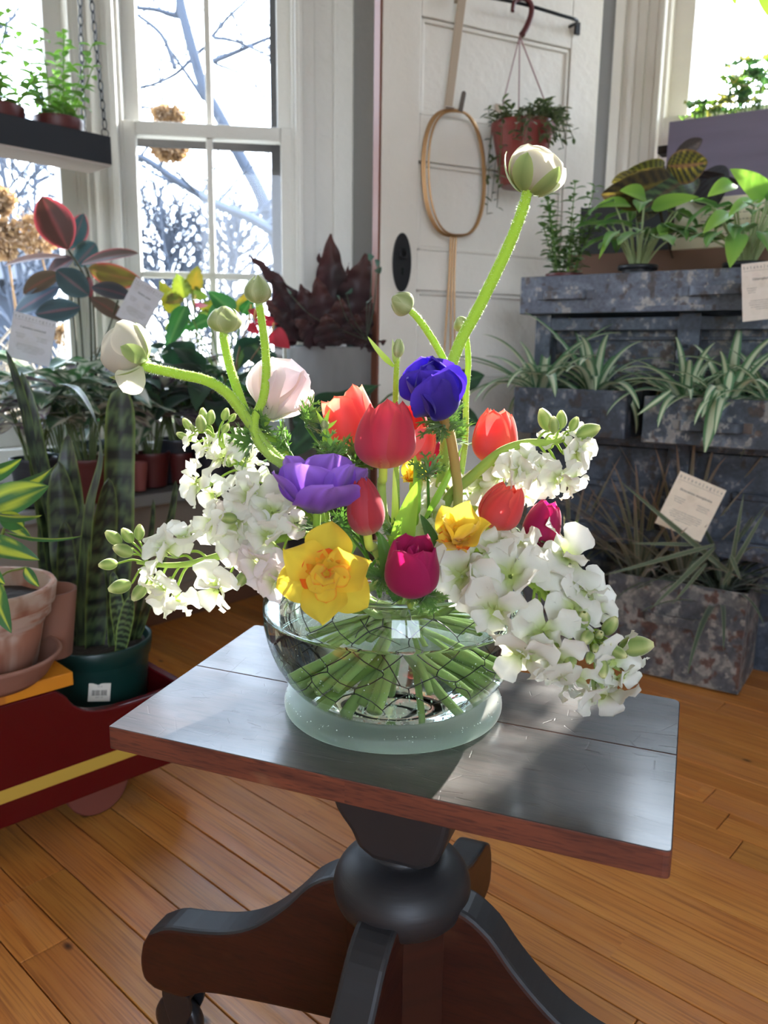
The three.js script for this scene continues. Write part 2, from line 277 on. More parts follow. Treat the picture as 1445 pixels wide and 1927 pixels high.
// door_1: an old panelled door standing open, its bare edge towards the window
{
  const d = struct('door_1', null), D = (n, m, ...x) => mesh(n, WD.box(...x), m, d);
  D('door_core', creamP, -0.022, 0.638, 0.03, 2.02, -0.034, -0.012, 0);
  D('door_edge', std('bare_wood_edge', { color: rgb(0.16, 0.05, 0.025), roughness: 0.6 }), -0.026, -0.020, 0.03, 2.02, -0.036, -0.001);
  for (const [a, b] of [[-0.0195, 0.085], [0.537, 0.638]]) D('stile', creamP, a, b, 0.03, 2.02, -0.036, 0, 0.003);
  for (const [a, b] of [[0.03, 0.20], [0.56, 0.669], [0.893, 0.993], [1.206, 1.314], [1.535, 1.66], [1.90, 2.02]]) D('rail', creamP, 0.085, 0.537, a, b, -0.036, -0.0004, 0.003);
  for (const [a, b] of [[0.20, 0.56], [0.669, 0.893], [0.993, 1.206], [1.314, 1.535], [1.66, 1.90]]) {
    D('panel', creamP, 0.095, 0.527, a + 0.010, b - 0.010, -0.03, -0.0095, 0.002);
    const fr = [[0.085, 0.537, a, a + 0.012], [0.085, 0.537, b - 0.012, b], [0.085, 0.097, a, b], [0.525, 0.537, a, b]].map((k) => WD.box(k[0], k[1], k[2], k[3], -0.02, -0.004, 0.004));
    mesh('panel_moulding', merge(fr), creamP, d);
  }
  const e = sub(d, 'escutcheon'), oval = (rx, ry, n = 40) => Array.from({ length: n }, (_, i) => [rx * cos(i / n * 2 * PI), ry * sin(i / n * 2 * PI)]);
  const plate = extrude(oval(0.0265, 0.072), 0.006, 0.002, 2); plate.translate(0.0395, 0.958, 0.0005); mesh('plate', plate.applyMatrix4(WD.m), blackM, e);
  const hub = lathe([[0.0065, 0.004], [0.0075, 0.010], [0.012, 0.0095], [0.0135, 0.006], [0.013, 0]], 24); hub.rotateX(PI / 2); hub.translate(0.041, 0.979, 0.004); mesh('knob_socket', hub.applyMatrix4(WD.m), blackM, e);
  const bore = lathe([[0, 0.0005], [0.007, 0.0005], [0.007, 0]], 20); bore.rotateX(PI / 2); bore.translate(0.041, 0.979, 0.0105); mesh('knob_hole', bore.applyMatrix4(WD.m), std('hole', { color: rgb(0.003, 0.003, 0.003), roughness: 1 }), e);
  const kh = extrude([...oval(0.0035, 0.004, 14).map(([x, y]) => [x, y + 0.004]).filter(([, y]) => y > 0.002), [-0.0018, 0], [-0.003, -0.008], [0.003, -0.008], [0.0018, 0]], 0.002, 0); kh.translate(0.0395, 0.937, 0.0055); mesh('keyhole', kh.applyMatrix4(WD.m), MATS.hole, e);
}

// ---------------------------------------------------------------- outside the windows
{
  const ground = boxAt(-40, 40, -1.2, -0.75, -60, -3.2, 0);
  struct('ground', ground, std('dry_lawn', { color: rgb(0.035, 0.035, 0.03), roughness: 1 }));
  const barkM = std('bark', { color: rgb(0.040, 0.048, 0.064), roughness: 1 });
  function twigs(out, p, d, L, r, depth, rnd, seg = 4) {
    const pts = [p]; let q = p, k = d.clone();
    for (let i = 0; i < 3; i++) { k = k.clone().add(V(rnd(-0.28, 0.28), rnd(-0.16, 0.24), rnd(-0.28, 0.28))).normalize(); q = q.clone().addScaledVector(k, L / 3); pts.push(q); }
    out.push(tube(pts, (s) => r * (1 - 0.45 * s), { seg: 4, rad: seg, cap: false }));
    if (depth > 0) { const n = 2 + (rnd() < 0.55 ? 1 : 0); for (let i = 0; i < n; i++) twigs(out, pts[1 + Math.floor(rnd(0, 2.99))], k.clone().add(V(rnd(-0.9, 0.9), rnd(-0.4, 0.7), rnd(-0.7, 0.7))).normalize(), L * rnd(0.55, 0.85), r * 0.62, depth - 1, rnd, depth > 1 ? 4 : 3); }
  }
  function tree(label, cat, base, trunkPts, branches, D, r0, seed, extra) {
    const o = thing('bare_tree', label, cat, base), rnd = rng(seed), tw = [];
    const P = (list, dd = 0) => list.map(([u, v]) => local(o, at(u, v, D + dd)));
    mesh('trunk', tube(trunkPts.map((p) => local(o, p)), (s) => r0 * (1.15 - 0.5 * s), { seg: 28, rad: 9 }), barkM, o);
    for (const [list, w] of branches) {
      const pts = P(list, rnd(-0.3, 0.3)), c = new THREE.CatmullRomCurve3(pts);
      mesh('branch', tube(pts, (s) => 1.25 * w * (1 - 0.5 * s), { seg: 20, rad: 7 }), barkM, o);
      const n = Math.round(c.getLength() * extra); for (let i = 0; i < n; i++) { const s = rnd(0.1, 1); twigs(tw, c.getPoint(s), V(rnd(-1, 1), rnd(-0.3, 1), rnd(-0.7, 0.7)).normalize(), rnd(0.25, 0.6), max(w * 0.45, pxm(380, 200, D) * 1.6), 1, rnd); }
    }
    if (tw.length) { const t = mesh('twigs', merge(tw), barkM, o); t.userData.kind = 'stuff'; }
    return o;
  }
  const D = 6.2, w = pxm(380, 200, D);
  const top = [[336, -40], [339, 0], [349, 45], [367, 111], [384, 166], [415, 222], [455, 300], [491, 367], [520, 460], [535, 560], [540, 700]].map(([u, v]) => at(u, v, D));
  tree('thick-limbed bare tree filling the middle window, crossing branches', 'tree', V(top[10].x, -0.75, top[10].z), [V(top[10].x + 0.05, -0.75, top[10].z), ...top.slice().reverse()], [
    [[[340, 30], [318, 26], [298, 19], [254, 14], [215, 8]], w * 5], [[[330, 130], [304, 66], [256, 26], [225, 5]], w * 4.2], [[[384, 187], [363, 156], [332, 111], [312, 80]], w * 4],
    [[[400, 84], [381, 92], [332, 138], [290, 158], [263, 166], [225, 172]], w * 3.5], [[[398, 70], [430, 32], [464, 0], [480, -20]], w * 3], [[[400, 116], [440, 100], [495, 76], [540, 60]], w * 4.2], [[[402, 71], [436, 76], [495, 100], [530, 118]], w * 3],
    [[[250, 292], [270, 298], [332, 339], [408, 384], [470, 410], [520, 440]].reverse(), w * 8], [[[405, 120], [450, 138], [480, 160], [500, 190]], w * 2.5], [[[262, 200], [300, 206], [345, 212], [384, 220]], w * 2.4]], D, w * 13, 11, 11);
  const far = (label, u, vb, vt, d, seed, spread, n) => {
    const b = at(u, vb, d), o = thing('bare_tree', label, 'tree', V(b.x, -0.75, b.z)), rnd = rng(seed), list = [], h = at(u, vt, d).y + 0.75, k = pxm(u, 500, d);
    mesh('trunk', tube([V(0, 0, 0), V(0.1, h * 0.4, 0), V(-0.05, h * 0.75, 0), V(0.05, h, 0)], (s) => k * 7 * (1.1 - 0.85 * s), { seg: 14, rad: 6 }), barkM, o);
    for (let i = 0; i < n; i++) { const y = h * rnd(0.28, 0.9), a = rnd(0, 2 * PI); twigs(list, V(0, y, 0), V(cos(a), rnd(0.3, 1.3), sin(a) * 0.6).normalize(), spread * 1.5 * k * rnd(0.6, 1.1) * (1.3 - y / h), k * 3.6, 3, rnd); }
    mesh('twigs', merge(list), barkM, o).userData.kind = 'stuff';
  };
  far('small bushy bare tree low in the middle window, left of the muntin', 322, 600, 395, 12, 21, 135, 40);
  far('small bushy bare tree low in the middle window, behind the right panes', 440, 600, 400, 13, 22, 125, 38);
  far('bare tree in the left window above the hanging shelf, its trunk leaning left', 30, 640, -70, 9, 23, 110, 26);
  far('slim bare tree in the left window just beneath the hanging shelf', 88, 620, 250, 10, 24, 70, 22);
  far('bare tree in the left window beside the corner post', 150, 620, 60, 11, 25, 70, 22);
  // a house across the way, low in the left window
  const h = thing('house', 'blue-grey clapboard house across the yard, low in the left window', 'house', V(-9.5, -0.75, -16)), sid = std('house_siding', { color: rgb(0.025, 0.032, 0.045), roughness: 0.8 });
  h.rotation.y = 0.5;
  for (let i = 0; i < 14; i++) mesh('siding_board', boxAt(-2.6, 2.6, i * 0.2, i * 0.2 + 0.205, -2 - 0.02, 2 + (i % 2 ? 0.012 : 0.02), 0.004), sid, h);
  const roof = extrude([[-2.5, 2.7], [2.5, 2.7], [0, 4.0]], 5.8, 0.02); roof.rotateY(PI / 2); roof.translate(-2.9, 0, 0); mesh('roof', roof, std('house_roof', { color: rgb(0.02, 0.023, 0.03), roughness: 0.9 }), h);
  for (const x of [-1.3, 0.9]) { const f = mesh('window', merge([boxAt(x - 0.4, x + 0.4, 1.0, 1.06, 2, 2.06), boxAt(x - 0.4, x + 0.4, 2.1, 2.16, 2, 2.06), boxAt(x - 0.4, x - 0.34, 1.0, 2.16, 2, 2.06), boxAt(x + 0.34, x + 0.4, 1.0, 2.16, 2, 2.06)]), whiteP, h); mesh('pane', boxAt(x - 0.34, x + 0.34, 1.06, 2.1, 2.005, 2.03, 0), std('dark_glass', { color: rgb(0.03, 0.04, 0.05), roughness: 0.1 }), f); }

  // dried hydrangea heads on the ledge outside, and straw-coloured dry stalks
  const dryM = phys('dry_petal', { vertexColors: true, side: THREE.DoubleSide, roughness: 0.95, transmission: 0.45, thickness: 0 });
  function hydrangea(label, u, v, d, rx, ry, seed, foot) {
    const c = at(u, v, d), k = pxm(u, v, d), o = thing('dried_hydrangea', label, 'dried flower', foot ? V(foot.x, foot.y, foot.z) : c.clone().add(V(0.02, -ry * k * 2, -0.02))), rnd = rng(seed), list = [];
    const bl = leafGeo({ L: 1, W: 0.9, shape: 'elliptic', bend: 0.9, wave: 0.12, nu: 4, nv: 2, col: (s, t) => mixc(lin('#7a5633'), lin('#a2845c'), s) });
    for (let i = 0; i < 330; i++) { const p = sph(rnd(0, 2 * PI), Math.asin(rnd(-1, 1))), g = bl.clone(), e = new THREE.Object3D(), l = rnd(0.014, 0.021) * d / 2.4; basis(e, V(rnd(-1, 1), rnd(-1, 1), rnd(-1, 1)).addScaledVector(p, 0.6).normalize(), p); e.position.set(p.x * rx * k, p.y * ry * k, p.z * rx * k).multiplyScalar(Math.sqrt(rnd(0.15, 1))).add(local(o, c)); e.scale.setScalar(l); e.updateMatrix(); list.push(g.applyMatrix4(e.matrix)); }
    const hd = mesh('flower_head', mergeIndexed(list), dryM, o); hd.userData.kind = 'stuff';
    mesh('stem', tube([V(0, 0, 0), local(o, c).multiplyScalar(0.5).add(V(0.01, 0, 0)), local(o, c)], 0.003, { c: lin('#8a6a44') }), stemM, o);
  }
  const sillL = WL.P(-0.35, 0.0, -0.3);
  hydrangea('tan dried hydrangea head behind the largest rubber plant leaf', 68, 440, 2.62, 40, 36, 31, V(-0.98, 0.30, -2.62));
  hydrangea('tan dried hydrangea head at the left picture edge, upper of two', 2, 378, 2.56, 20, 22, 32, V(-1.15, 0.30, -2.56));
  hydrangea('tan dried hydrangea head at the left picture edge, lower of two', 8, 450, 2.55, 24, 36, 33, V(-1.12, 0.30, -2.55));
  hydrangea('tan dried hydrangea head lying on the middle window\'s meeting rail outside', 317, 217, 2.62, 27, 9, 34);
  hydrangea('tan dried hydrangea head drooping behind the lower middle sash', 318, 284, 2.62, 30, 13, 35);
  hydrangea('small tan dried hydrangea head low behind the rubber plant stems', 122, 630, 2.62, 16, 13, 36, V(-0.9, 0.30, -2.62));
  const st = [], rnd = rng(40);
  for (let i = 0; i < 420; i++) { const b = V(rnd(-1.45, -0.82), 0.28, 0), z = -2.42 - 0.75 * (b.x + 0.9) * -0.1 - rnd(0.06, 0.25) + (b.x + 0.82) * -0.62; b.z = z; const l = rnd(0.22, 0.55), a = rnd(-0.55, 0.55); st.push(tube([b, b.clone().add(V(a * l * 0.5, l * 0.6, rnd(-0.05, 0.05))), b.clone().add(V(a * l * 1.15, l * 0.95, rnd(-0.08, 0.08)))], 0.0022, { seg: 3, rad: 3, cap: false, c: mixc(lin('#6f5e45'), lin('#9c8d74'), rnd()) })); }
  const dg = solo('dry_grass', merge(st), dryM, 'pale straw-coloured dry stalks against the lower left window', 'dry grass'); dg.userData.kind = 'stuff';
  struct('outer_ledge', boxAt(-2.2, -0.3, 0.2, 0.28, -3.1, -2.75, 0.003).translate(0, 0, 0), whiteP);
}

// ---------------------------------------------------------------- the small pedestal table
const TOP = 0.43;
const TC = V(0.0206, 0, -0.642), TROT = -Math.atan2(0.159, 0.4033);
const woodDark = dataTex(1024, 1024, (x, y) => {
  const w = fbm(x * 4 + 3, y * 22 + fbm(x * 5, y * 4) * 3, 4), f = fbm(x * 30, y * 260, 2);
  let c = mixc(hx('#1e1819'), hx('#372a28'), w); c = mixc(c, hx('#130f10'), clamp((f - 0.5) * 2.4)); return c;
});
const woodRed = dataTex(512, 256, (x, y) => { const w = fbm(x * 5 + 9, y * 20 + fbm(x * 6, y * 5) * 2, 4), f = fbm(x * 26, y * 150, 2), p = fbm(x * 7 + 31, y * 7, 3); let c = mixc(hx('#542a1e'), hx('#86492f'), w); c = mixc(c, hx('#3a1b14'), clamp((f - 0.48) * 1.8)); return mixc(c, hx('#8e6a4c'), clamp((p - 0.70) * 5)); });
const scratchBump = canvasTex(1024, 1024, (g, w, h) => {
  g.fillStyle = '#808080'; g.fillRect(0, 0, w, h); const r = rng(71);
  for (let i = 0; i < 1500; i++) { const x = r(0, w), y = r(0, h), a = r() < 0.6 ? r(-0.25, 0.25) : r(0, PI), l = r(6, r() < 0.06 ? 110 : 34); const v = Math.floor(r(20, 110)); g.strokeStyle = `rgba(${v},${v},${v},${r(0.25, 0.9)})`; g.lineWidth = r(0.7, 1.6); g.beginPath(); g.moveTo(x, y); g.lineTo(x + cos(a) * l, y + sin(a) * l); g.stroke(); }
  for (let i = 0; i < 5200; i++) { const x = r(0, w), y = r(0, h), l = r(8, 60), v = Math.floor(r(96, 150)); g.strokeStyle = `rgba(${v},${v},${v},0.35)`; g.lineWidth = 0.9; g.beginPath(); g.moveTo(x, y); g.lineTo(x + l, y + r(-1.5, 1.5)); g.stroke(); }
}, false);
const scratchRough = dataTex(512, 512, (x, y) => 0.42 + 0.35 * fbm(x * 9, y * 30, 4), false);
const topM = phys('table_top_varnish', { map: woodDark, roughness: 0.72, roughnessMap: scratchRough, bumpMap: scratchBump, bumpScale: 0.0011, specularIntensity: 0.7, clearcoat: 0.45, clearcoatRoughness: 0.17 });
const edgeM = std('table_edge_wood', { map: woodRed, color: rgb(0.85, 0.8, 0.78), roughness: 0.6, bumpMap: woodRed, bumpScale: 0.0006 });
const legM = std('dark_leg_wood', { map: woodRed, color: rgb(0.20, 0.125, 0.115), roughness: 0.45, bumpMap: woodRed, bumpScale: 0.0005 });
const legTopM = std('worn_black_stain', { color: rgb(0.014, 0.0142, 0.016), roughness: 0.5, bumpMap: scratchRough, bumpScale: 0.0008 });
{
  const t = thing('pedestal_table', 'small dark wooden pedestal table with two-board scratched top and turned ball', 'table', V(TC.x, 0, TC.z));
  t.rotation.y = TROT;
  const c = cos(-TROT), s = sin(-TROT), L = (u, v) => { const p = onY(u, v, TOP).sub(t.position); return [p.x * c + p.z * s, -p.x * s + p.z * c]; };
  const A = L(203, 1367), B = L(1265, 1605), C = L(1280, 1317), D = L(480, 1175), m = (p, q, k) => [lerp(p[0], q[0], k), lerp(p[1], q[1], k)];
  const AD = m(A, D, 0.52), BC = m(B, C, 0.55), g = 0.00015;
  const TH = 0.0195;
  const boardOf = (pts) => { // rounded corners, top face varnished, edges bare
    const sh = extrude(pts.map(([x, z]) => [x, -z]), TH, 0.0009, 1); sh.rotateX(-PI / 2); sh.translate(0, TOP - TH, 0);
    const p = sh.attributes.position, n = sh.attributes.normal, idx = [[], []], uv = [];
    for (let i = 0; i < p.count; i += 3) { const up = n.getY(i) > 0.6 && p.getY(i) > TOP - 0.004; for (let k = 0; k < 3; k++) idx[up ? 0 : 1].push(i + k); }
    for (let i = 0; i < p.count; i++) uv.push(...(n.getY(i) > 0.6 ? [p.getX(i) / 0.5 + 0.5, p.getZ(i) / 0.5 + 0.5] : abs(n.getX(i)) > 0.7 ? [p.getZ(i) / 0.3, p.getY(i) / 0.15] : [p.getX(i) / 0.3, p.getY(i) / 0.15]));
    const out = sh.clone(); out.setAttribute('uv', new THREE.Float32BufferAttribute(uv, 2)); out.clearGroups(); out.setIndex([...idx[0], ...idx[1]]); out.addGroup(0, idx[0].length, 0); out.addGroup(idx[0].length, idx[1].length, 1); return out;
  };
  const corner = (p, q, r, k) => { const o = []; for (let i = 0; i <= 4; i++) { const a = i / 4, u = 1 - a; o.push([u * u * (p[0] + (q[0] - p[0]) * 0) + 2 * u * a * p[0] + a * a * p[0], p[1]]); } return o; };
  const round = (P, i, k = 0.006) => { const p = P[i], a = P[(i + P.length - 1) % P.length], b = P[(i + 1) % P.length], n = (q) => { const d = Math.hypot(q[0] - p[0], q[1] - p[1]); return [p[0] + (q[0] - p[0]) / d * k, p[1] + (q[1] - p[1]) / d * k]; }, x = n(a), y = n(b), o = []; for (let j = 0; j <= 4; j++) { const w = j / 4; o.push([(1 - w) * (1 - w) * x[0] + 2 * w * (1 - w) * p[0] + w * w * y[0], (1 - w) * (1 - w) * x[1] + 2 * w * (1 - w) * p[1] + w * w * y[1]]); } return o; };
  const f1 = [[AD[0], AD[1] + g], [A[0], A[1]], [B[0], B[1]], [BC[0], BC[1] + g]], f2 = [[D[0], D[1]], [AD[0], AD[1] - g], [BC[0], BC[1] - g], [C[0], C[1]]];
  const P1 = [f1[0], ...round(f1, 1, 0.003), ...round(f1, 2, 0.005), f1[3]], P2 = [...round(f2, 0), f2[1], f2[2], ...round(f2, 3, 0.008)];
  mesh('top_board', boardOf(P1), [topM, edgeM], t); mesh('top_board', boardOf(P2), [topM, edgeM], t);
  // saddle block under the top, with its bolt hole
  const prof = [...spline([[-0.076, 0.4105], [-0.066, 0.390], [-0.058, 0.362], [-0.050, 0.340], [-0.036, 0.322], [-0.030, 0.310], [-0.016, 0.301]], 20), ...spline([[0.026, 0.301], [0.040, 0.310], [0.050, 0.335], [0.055, 0.372], [0.056, 0.4105]], 14)];
  const blk = extrude(prof, 0.068, 0.006, 2); blk.translate(0.0, 0, -0.034); const sd = mesh('saddle_block', blk, legTopM, t);
  const ear = extrude([[0.035, 0.330], [0.064, 0.340], [0.072, 0.370], [0.072, 0.4105], [0.035, 0.4105]], 0.030, 0.004, 2); ear.translate(0, 0, -0.015); mesh('saddle_ear', ear, legTopM, sd);
  const bolt = lathe([[0, 0.001], [0.0045, 0.001], [0.006, 0]], 16); bolt.rotateX(PI / 2); bolt.translate(0.062, 0.368, 0.0152); mesh('bolt_hole', bolt, MATS.hole, sd);
  // ball and column
  const ball = lathe(spline([[0.027, 0.303], [0.030, 0.296], [0.042, 0.2915], [0.054, 0.282], [0.0605, 0.271], [0.0618, 0.260], [0.0575, 0.247], [0.047, 0.237], [0.036, 0.232], [0.034, 0.222]], 40), 56); mesh('turned_ball', ball, legTopM, t);
  const col = extrude(Array.from({ length: 8 }, (_, i) => [0.050 * cos((i + 0.5) / 8 * 2 * PI), 0.050 * sin((i + 0.5) / 8 * 2 * PI)]), 0.175, 0.002, 1); col.rotateX(-PI / 2); col.translate(0, 0.070, 0); mesh('column', col, legM, t);
  const legP = [...spline([[0.030, 0.262], [0.060, 0.262], [0.085, 0.247], [0.108, 0.220], [0.130, 0.198], [0.150, 0.182], [0.178, 0.168], [0.215, 0.158], [0.250, 0.151], [0.272, 0.138]], 30), ...spline([[0.281, 0.122], [0.285, 0.100], [0.281, 0.080], [0.268, 0.072]], 8), ...spline([[0.262, 0.0715], [0.232, 0.073], [0.222, 0.079], [0.205, 0.088], [0.150, 0.098], [0.090, 0.106], [0.030, 0.112]], 18)];
  const leg = extrude(legP, 0.037, 0.005, 2); leg.translate(0, 0, -0.0185);
  { // the worn upper faces are black, the sides reddish: two material groups on one mesh
    const n = leg.attributes.normal, p = leg.attributes.position, a = [], b = [], uv = [];
    for (let i = 0; i < p.count; i += 3) { const up = (n.getY(i) + n.getY(i + 1) + n.getY(i + 2)) / 3 > 0.35; (up ? a : b).push(i, i + 1, i + 2); }
    for (let i = 0; i < p.count; i++) uv.push(p.getX(i) / 0.35, p.getY(i) / 0.2);
    leg.setAttribute('uv', new THREE.Float32BufferAttribute(uv, 2)); leg.clearGroups(); leg.setIndex([...a, ...b]); leg.addGroup(0, a.length, 0); leg.addGroup(a.length, b.length, 1);
  }
  const fork = merge([(() => { const g2 = extrude(spline([[-0.016, 0.072], [0.016, 0.072], [0.014, 0.050], [0.004, 0.026], [-0.006, 0.022], [-0.010, 0.034], [-0.018, 0.055], [-0.016, 0.072]], 30), 0.004, 0.001); g2.translate(0, 0, 0.010); return g2; })(), (() => { const g2 = extrude(spline([[-0.016, 0.072], [0.016, 0.072], [0.014, 0.050], [0.004, 0.026], [-0.006, 0.022], [-0.010, 0.034], [-0.018, 0.055], [-0.016, 0.072]], 30), 0.004, 0.001); g2.translate(0, 0, -0.014); return g2; })(), boxAt(-0.016, 0.016, 0.066, 0.074, -0.013, 0.013)]);
  const wheel = lathe([[0.004, -0.008], [0.022, -0.008], [0.027, -0.006], [0.0285, 0], [0.027, 0.006], [0.022, 0.008], [0.004, 0.008]], 28); wheel.rotateX(PI / 2); wheel.translate(0, 0.0285, 0);
  const castM = std('caster_black', { color: rgb(0.012, 0.012, 0.014), roughness: 0.35 });
  for (let k = 0; k < 4; k++) {
    const l = mesh('leg', leg, [legTopM, legM], t); l.rotation.y = k * PI / 2;
    const cs = mesh('caster_fork', fork, castM, l); cs.position.x = 0.244; mesh('caster_wheel', wheel, castM, l).position.x = 0.250;
  }
}

// ---------------------------------------------------------------- glass bowl, water, netting
const VC = V(0.010, TOP, -0.652);
const bowlC = new THREE.CatmullRomCurve3([[0.012, 0.073], [0.018, 0.080], [0.027, 0.0895], [0.040, 0.0985], [0.058, 0.1065], [0.076, 0.1106], [0.090, 0.1115], [0.102, 0.1100], [0.113, 0.1065], [0.122, 0.1022]].map(([y, r]) => V(r, y, 0))).getPoints(400);
const bowlR = (y) => { let i = 1; while (i < 399 && bowlC[i].y < y) i++; const a = bowlC[i - 1], b = bowlC[i]; return lerp(a.x, b.x, clamp((y - a.y) / (b.y - a.y))); };
const WATER = 0.090;
{
  const v = thing('glass_bowl', 'footed round clear glass bowl vase holding the flowers', 'vase', VC);
  const thin = phys('bowl_glass', { color: rgb(0.90, 0.965, 0.945), roughness: 0.015, transmission: 1, thickness: 0, ior: 1.5, side: THREE.DoubleSide });
  const solid = phys('thick_bowl_glass', { color: rgb(0.93, 1, 0.98), roughness: 0.12, transmission: 1, thickness: 0.01, ior: 1.45, attenuationColor: rgb(0.40, 0.80, 0.70), attenuationDistance: 0.05 });
  const pts = []; for (let i = 0; i <= 70; i++) { const y = lerp(0.0185, 0.121, i / 70); pts.push([bowlR(y), y]); }
  mesh('bowl', lathe(pts, 128), thin, v);
  const rim = new THREE.TorusGeometry(0.1025, 0.0019, 10, 96); rim.rotateX(PI / 2); rim.translate(0, 0.1215, 0); mesh('rim', rim, solid, v);
  const footM = phys('frosted_green_glass', { color: rgb(0.87, 0.97, 0.935), roughness: 0.55, transmission: 1, thickness: 0, ior: 1.45, side: THREE.DoubleSide }); mesh('foot', lathe(spline([[0.0001, 0.0155], [0.055, 0.0155], [0.076, 0.0170], [0.0845, 0.0168], [0.0925, 0.0125], [0.0942, 0.0060], [0.0925, 0.0012], [0.085, 0.0006], [0.060, 0.0025], [0.0001, 0.0025]], 60), 96), footM, v);
  const wp = [[0.0001, 0.0180], [0.0775, 0.0180]]; for (let i = 0; i <= 60; i++) { const y = lerp(0.0195, WATER - 0.0006, i / 60); wp.push([bowlR(y) - 0.0006, y]); } wp.push([0.108, WATER], [0.0001, WATER]);
  const w = solo('water', lathe(wp, 128), phys('water', { color: rgb(1, 1, 1), roughness: 0.0, transmission: 1, thickness: 0.1, ior: 1.33, attenuationColor: rgb(0.75, 0.92, 0.86), attenuationDistance: 0.5 }), 'clear water filling the glass bowl up to its shoulder', 'water'); w.position.copy(VC);
  // bubbles clinging low in the foot and bowl
  const r = rng(81), bub = new THREE.InstancedMesh(new THREE.IcosahedronGeometry(1, 1), std('air_bubble', { color: rgb(0.85, 0.92, 0.9), roughness: 0.05 }), 1300), mm = new THREE.Matrix4();
  for (let i = 0; i < 1300; i++) { const a = r(0, 2 * PI), y = i < 420 ? r(0.0185, 0.024) : r(0.02, 0.085), rr = (bowlR(y) - 0.0018) * (i < 420 ? Math.sqrt(r(0.6, 1)) : 1), s = i > 700 ? r(0.0002, 0.0005) : r(0.0002, 0.0006); if (i > 700) { const q = r(0.0895, 0.0935), yy = r(0.003, 0.015); mm.makeScale(s, s, s).setPosition(q * cos(a), yy, q * sin(a)); bub.setMatrixAt(i, mm); continue; } mm.makeScale(s, s, s).setPosition(rr * cos(a), y, rr * sin(a)); bub.setMatrixAt(i, mm); }
  bub.name = 'bubbles'; bub.userData.kind = 'stuff'; v.add(bub);
  // crumpled hexagonal wire
  const list = [], Rn = rng(83), node = (a, b) => { const y = lerp(0.030, 0.112, b), rr = (bowlR(y) - 0.006) * (0.86 + 0.12 * noise(a * 3 + 5, b * 5)); return V(rr * cos(a), y + 0.008 * (noise(a * 2.2, b * 4 + 9) - 0.5), rr * sin(a)); };
  const NA = 15, NB = 4;
  const edge = (p, q) => { const m1 = p.clone().lerp(q, 0.5).add(V(Rn(-0.002, 0.002), Rn(-0.002, 0.002), Rn(-0.002, 0.002))); list.push(tube([p, m1, q], 0.00045, { seg: 4, rad: 4, cap: false })); };
  for (let j = 0; j <= NB; j++) for (let i = 0; i < NA; i++) {
    const a = (i + (j % 2) * 0.5) / NA * 2 * PI, da = 2 * PI / NA, b0 = (j + 0.15) / (NB + 0.5), p = node(a, b0), q = node(a, b0 + 0.45 / NB * 0.55); edge(p, q);
    if (j < NB) { edge(q, node(a + da / 2, (j + 1.15) / (NB + 0.5))); edge(q, node(a - da / 2, (j + 1.15) / (NB + 0.5))); }
  }
  for (let i = 0; i < 9; i++) { const a = Rn(0, 2 * PI), y = Rn(0.06, 0.115), p = V(0.08 * cos(a), y, 0.08 * sin(a)), q = V(Rn(-0.05, 0.05), Rn(0.05, 0.11), Rn(-0.05, 0.06)); edge(p, p.clone().lerp(q, 0.35)); edge(p.clone().lerp(q, 0.35), q); }
  const n = solo('wire_netting', merge(list), std('dark_wire', { color: rgb(0.03, 0.03, 0.033), roughness: 0.45, metalness: 0.6 }), 'crumpled dark chicken wire inside the glass bowl holding stems', 'wire netting'); n.position.copy(VC);
}

// ---------------------------------------------------------------- flowers
const GREEN = { stem: lin('#8fae3a'), stemD: lin('#93ac62'), lime: lin('#a9cf3f'), leaf: lin('#4f7f2a'), leafD: lin('#33581f'), yel: lin('#c7d24a') };
const camDir = (p) => eye.clone().sub(p).normalize();
const right = AX[0].clone(), up = V(0, 1, 0);
const dirOf = (x, y, z) => V(0, 0, 0).addScaledVector(AX[0], x).addScaledVector(AX[1], y).addScaledVector(AX[2], z).normalize(); // as seen from the camera's side: right, up, towards the photographer
// stem through measured points then on down to a foot in the bowl; returns the thing, the curve and the head group
const foot = (a, r, y = 0.022) => { const q = a + 0.35 * sin(a * 37 + r * 300), k = min(0.074, r * 1.15 + 0.012 * (1 + sin(a * 53))); return VC.clone().add(V(k * cos(q), y + 0.012 * (1 + sin(a * 91)), k * sin(q))); };
const neck = (a, r = 0.055, y = 0.105) => VC.clone().add(V(r * cos(a), y, r * sin(a)));
function flower(name, label, cat, group, px, end, wpx, { col = GREEN.stem, colLow = GREEN.stemD, hair = 0, seed = 1, tipTaper = 0.15 } = {}) {
  const pts = px.map((q) => at(...q)), k = pxm(px[0][0], px[0][1], px[0][2]), o = thing(name, label, cat, end[end.length - 1].clone(), group);
  const all = [...pts, ...end].map((p) => local(o, p)), r = wpx * k / 2, curve = new THREE.CatmullRomCurve3(all, false, 'centripetal');
  const st = mesh('stem', tube(all, (s) => r * (1 - tipTaper + tipTaper * min(1, s * 3)), { seg: 36, rad: 10, c: (s) => mixc(col, colLow, smooth(0.35, 0.9, s)) }), stemM, o);
  if (hair) { const h = mesh('stem_hairs', hairs(curve, r, hair, rng(seed)), hairM, o); h.userData.kind = 'stuff'; }
  return { o, curve, r };
}
function head(o, p, axis, spin = 0, name = 'flower_head') { const g = sub(o, name); g.position.copy(local(o, p)); basis(g, axis, dirOf(0.01, 0.02, 1)); g.rotateY(spin); return g; }

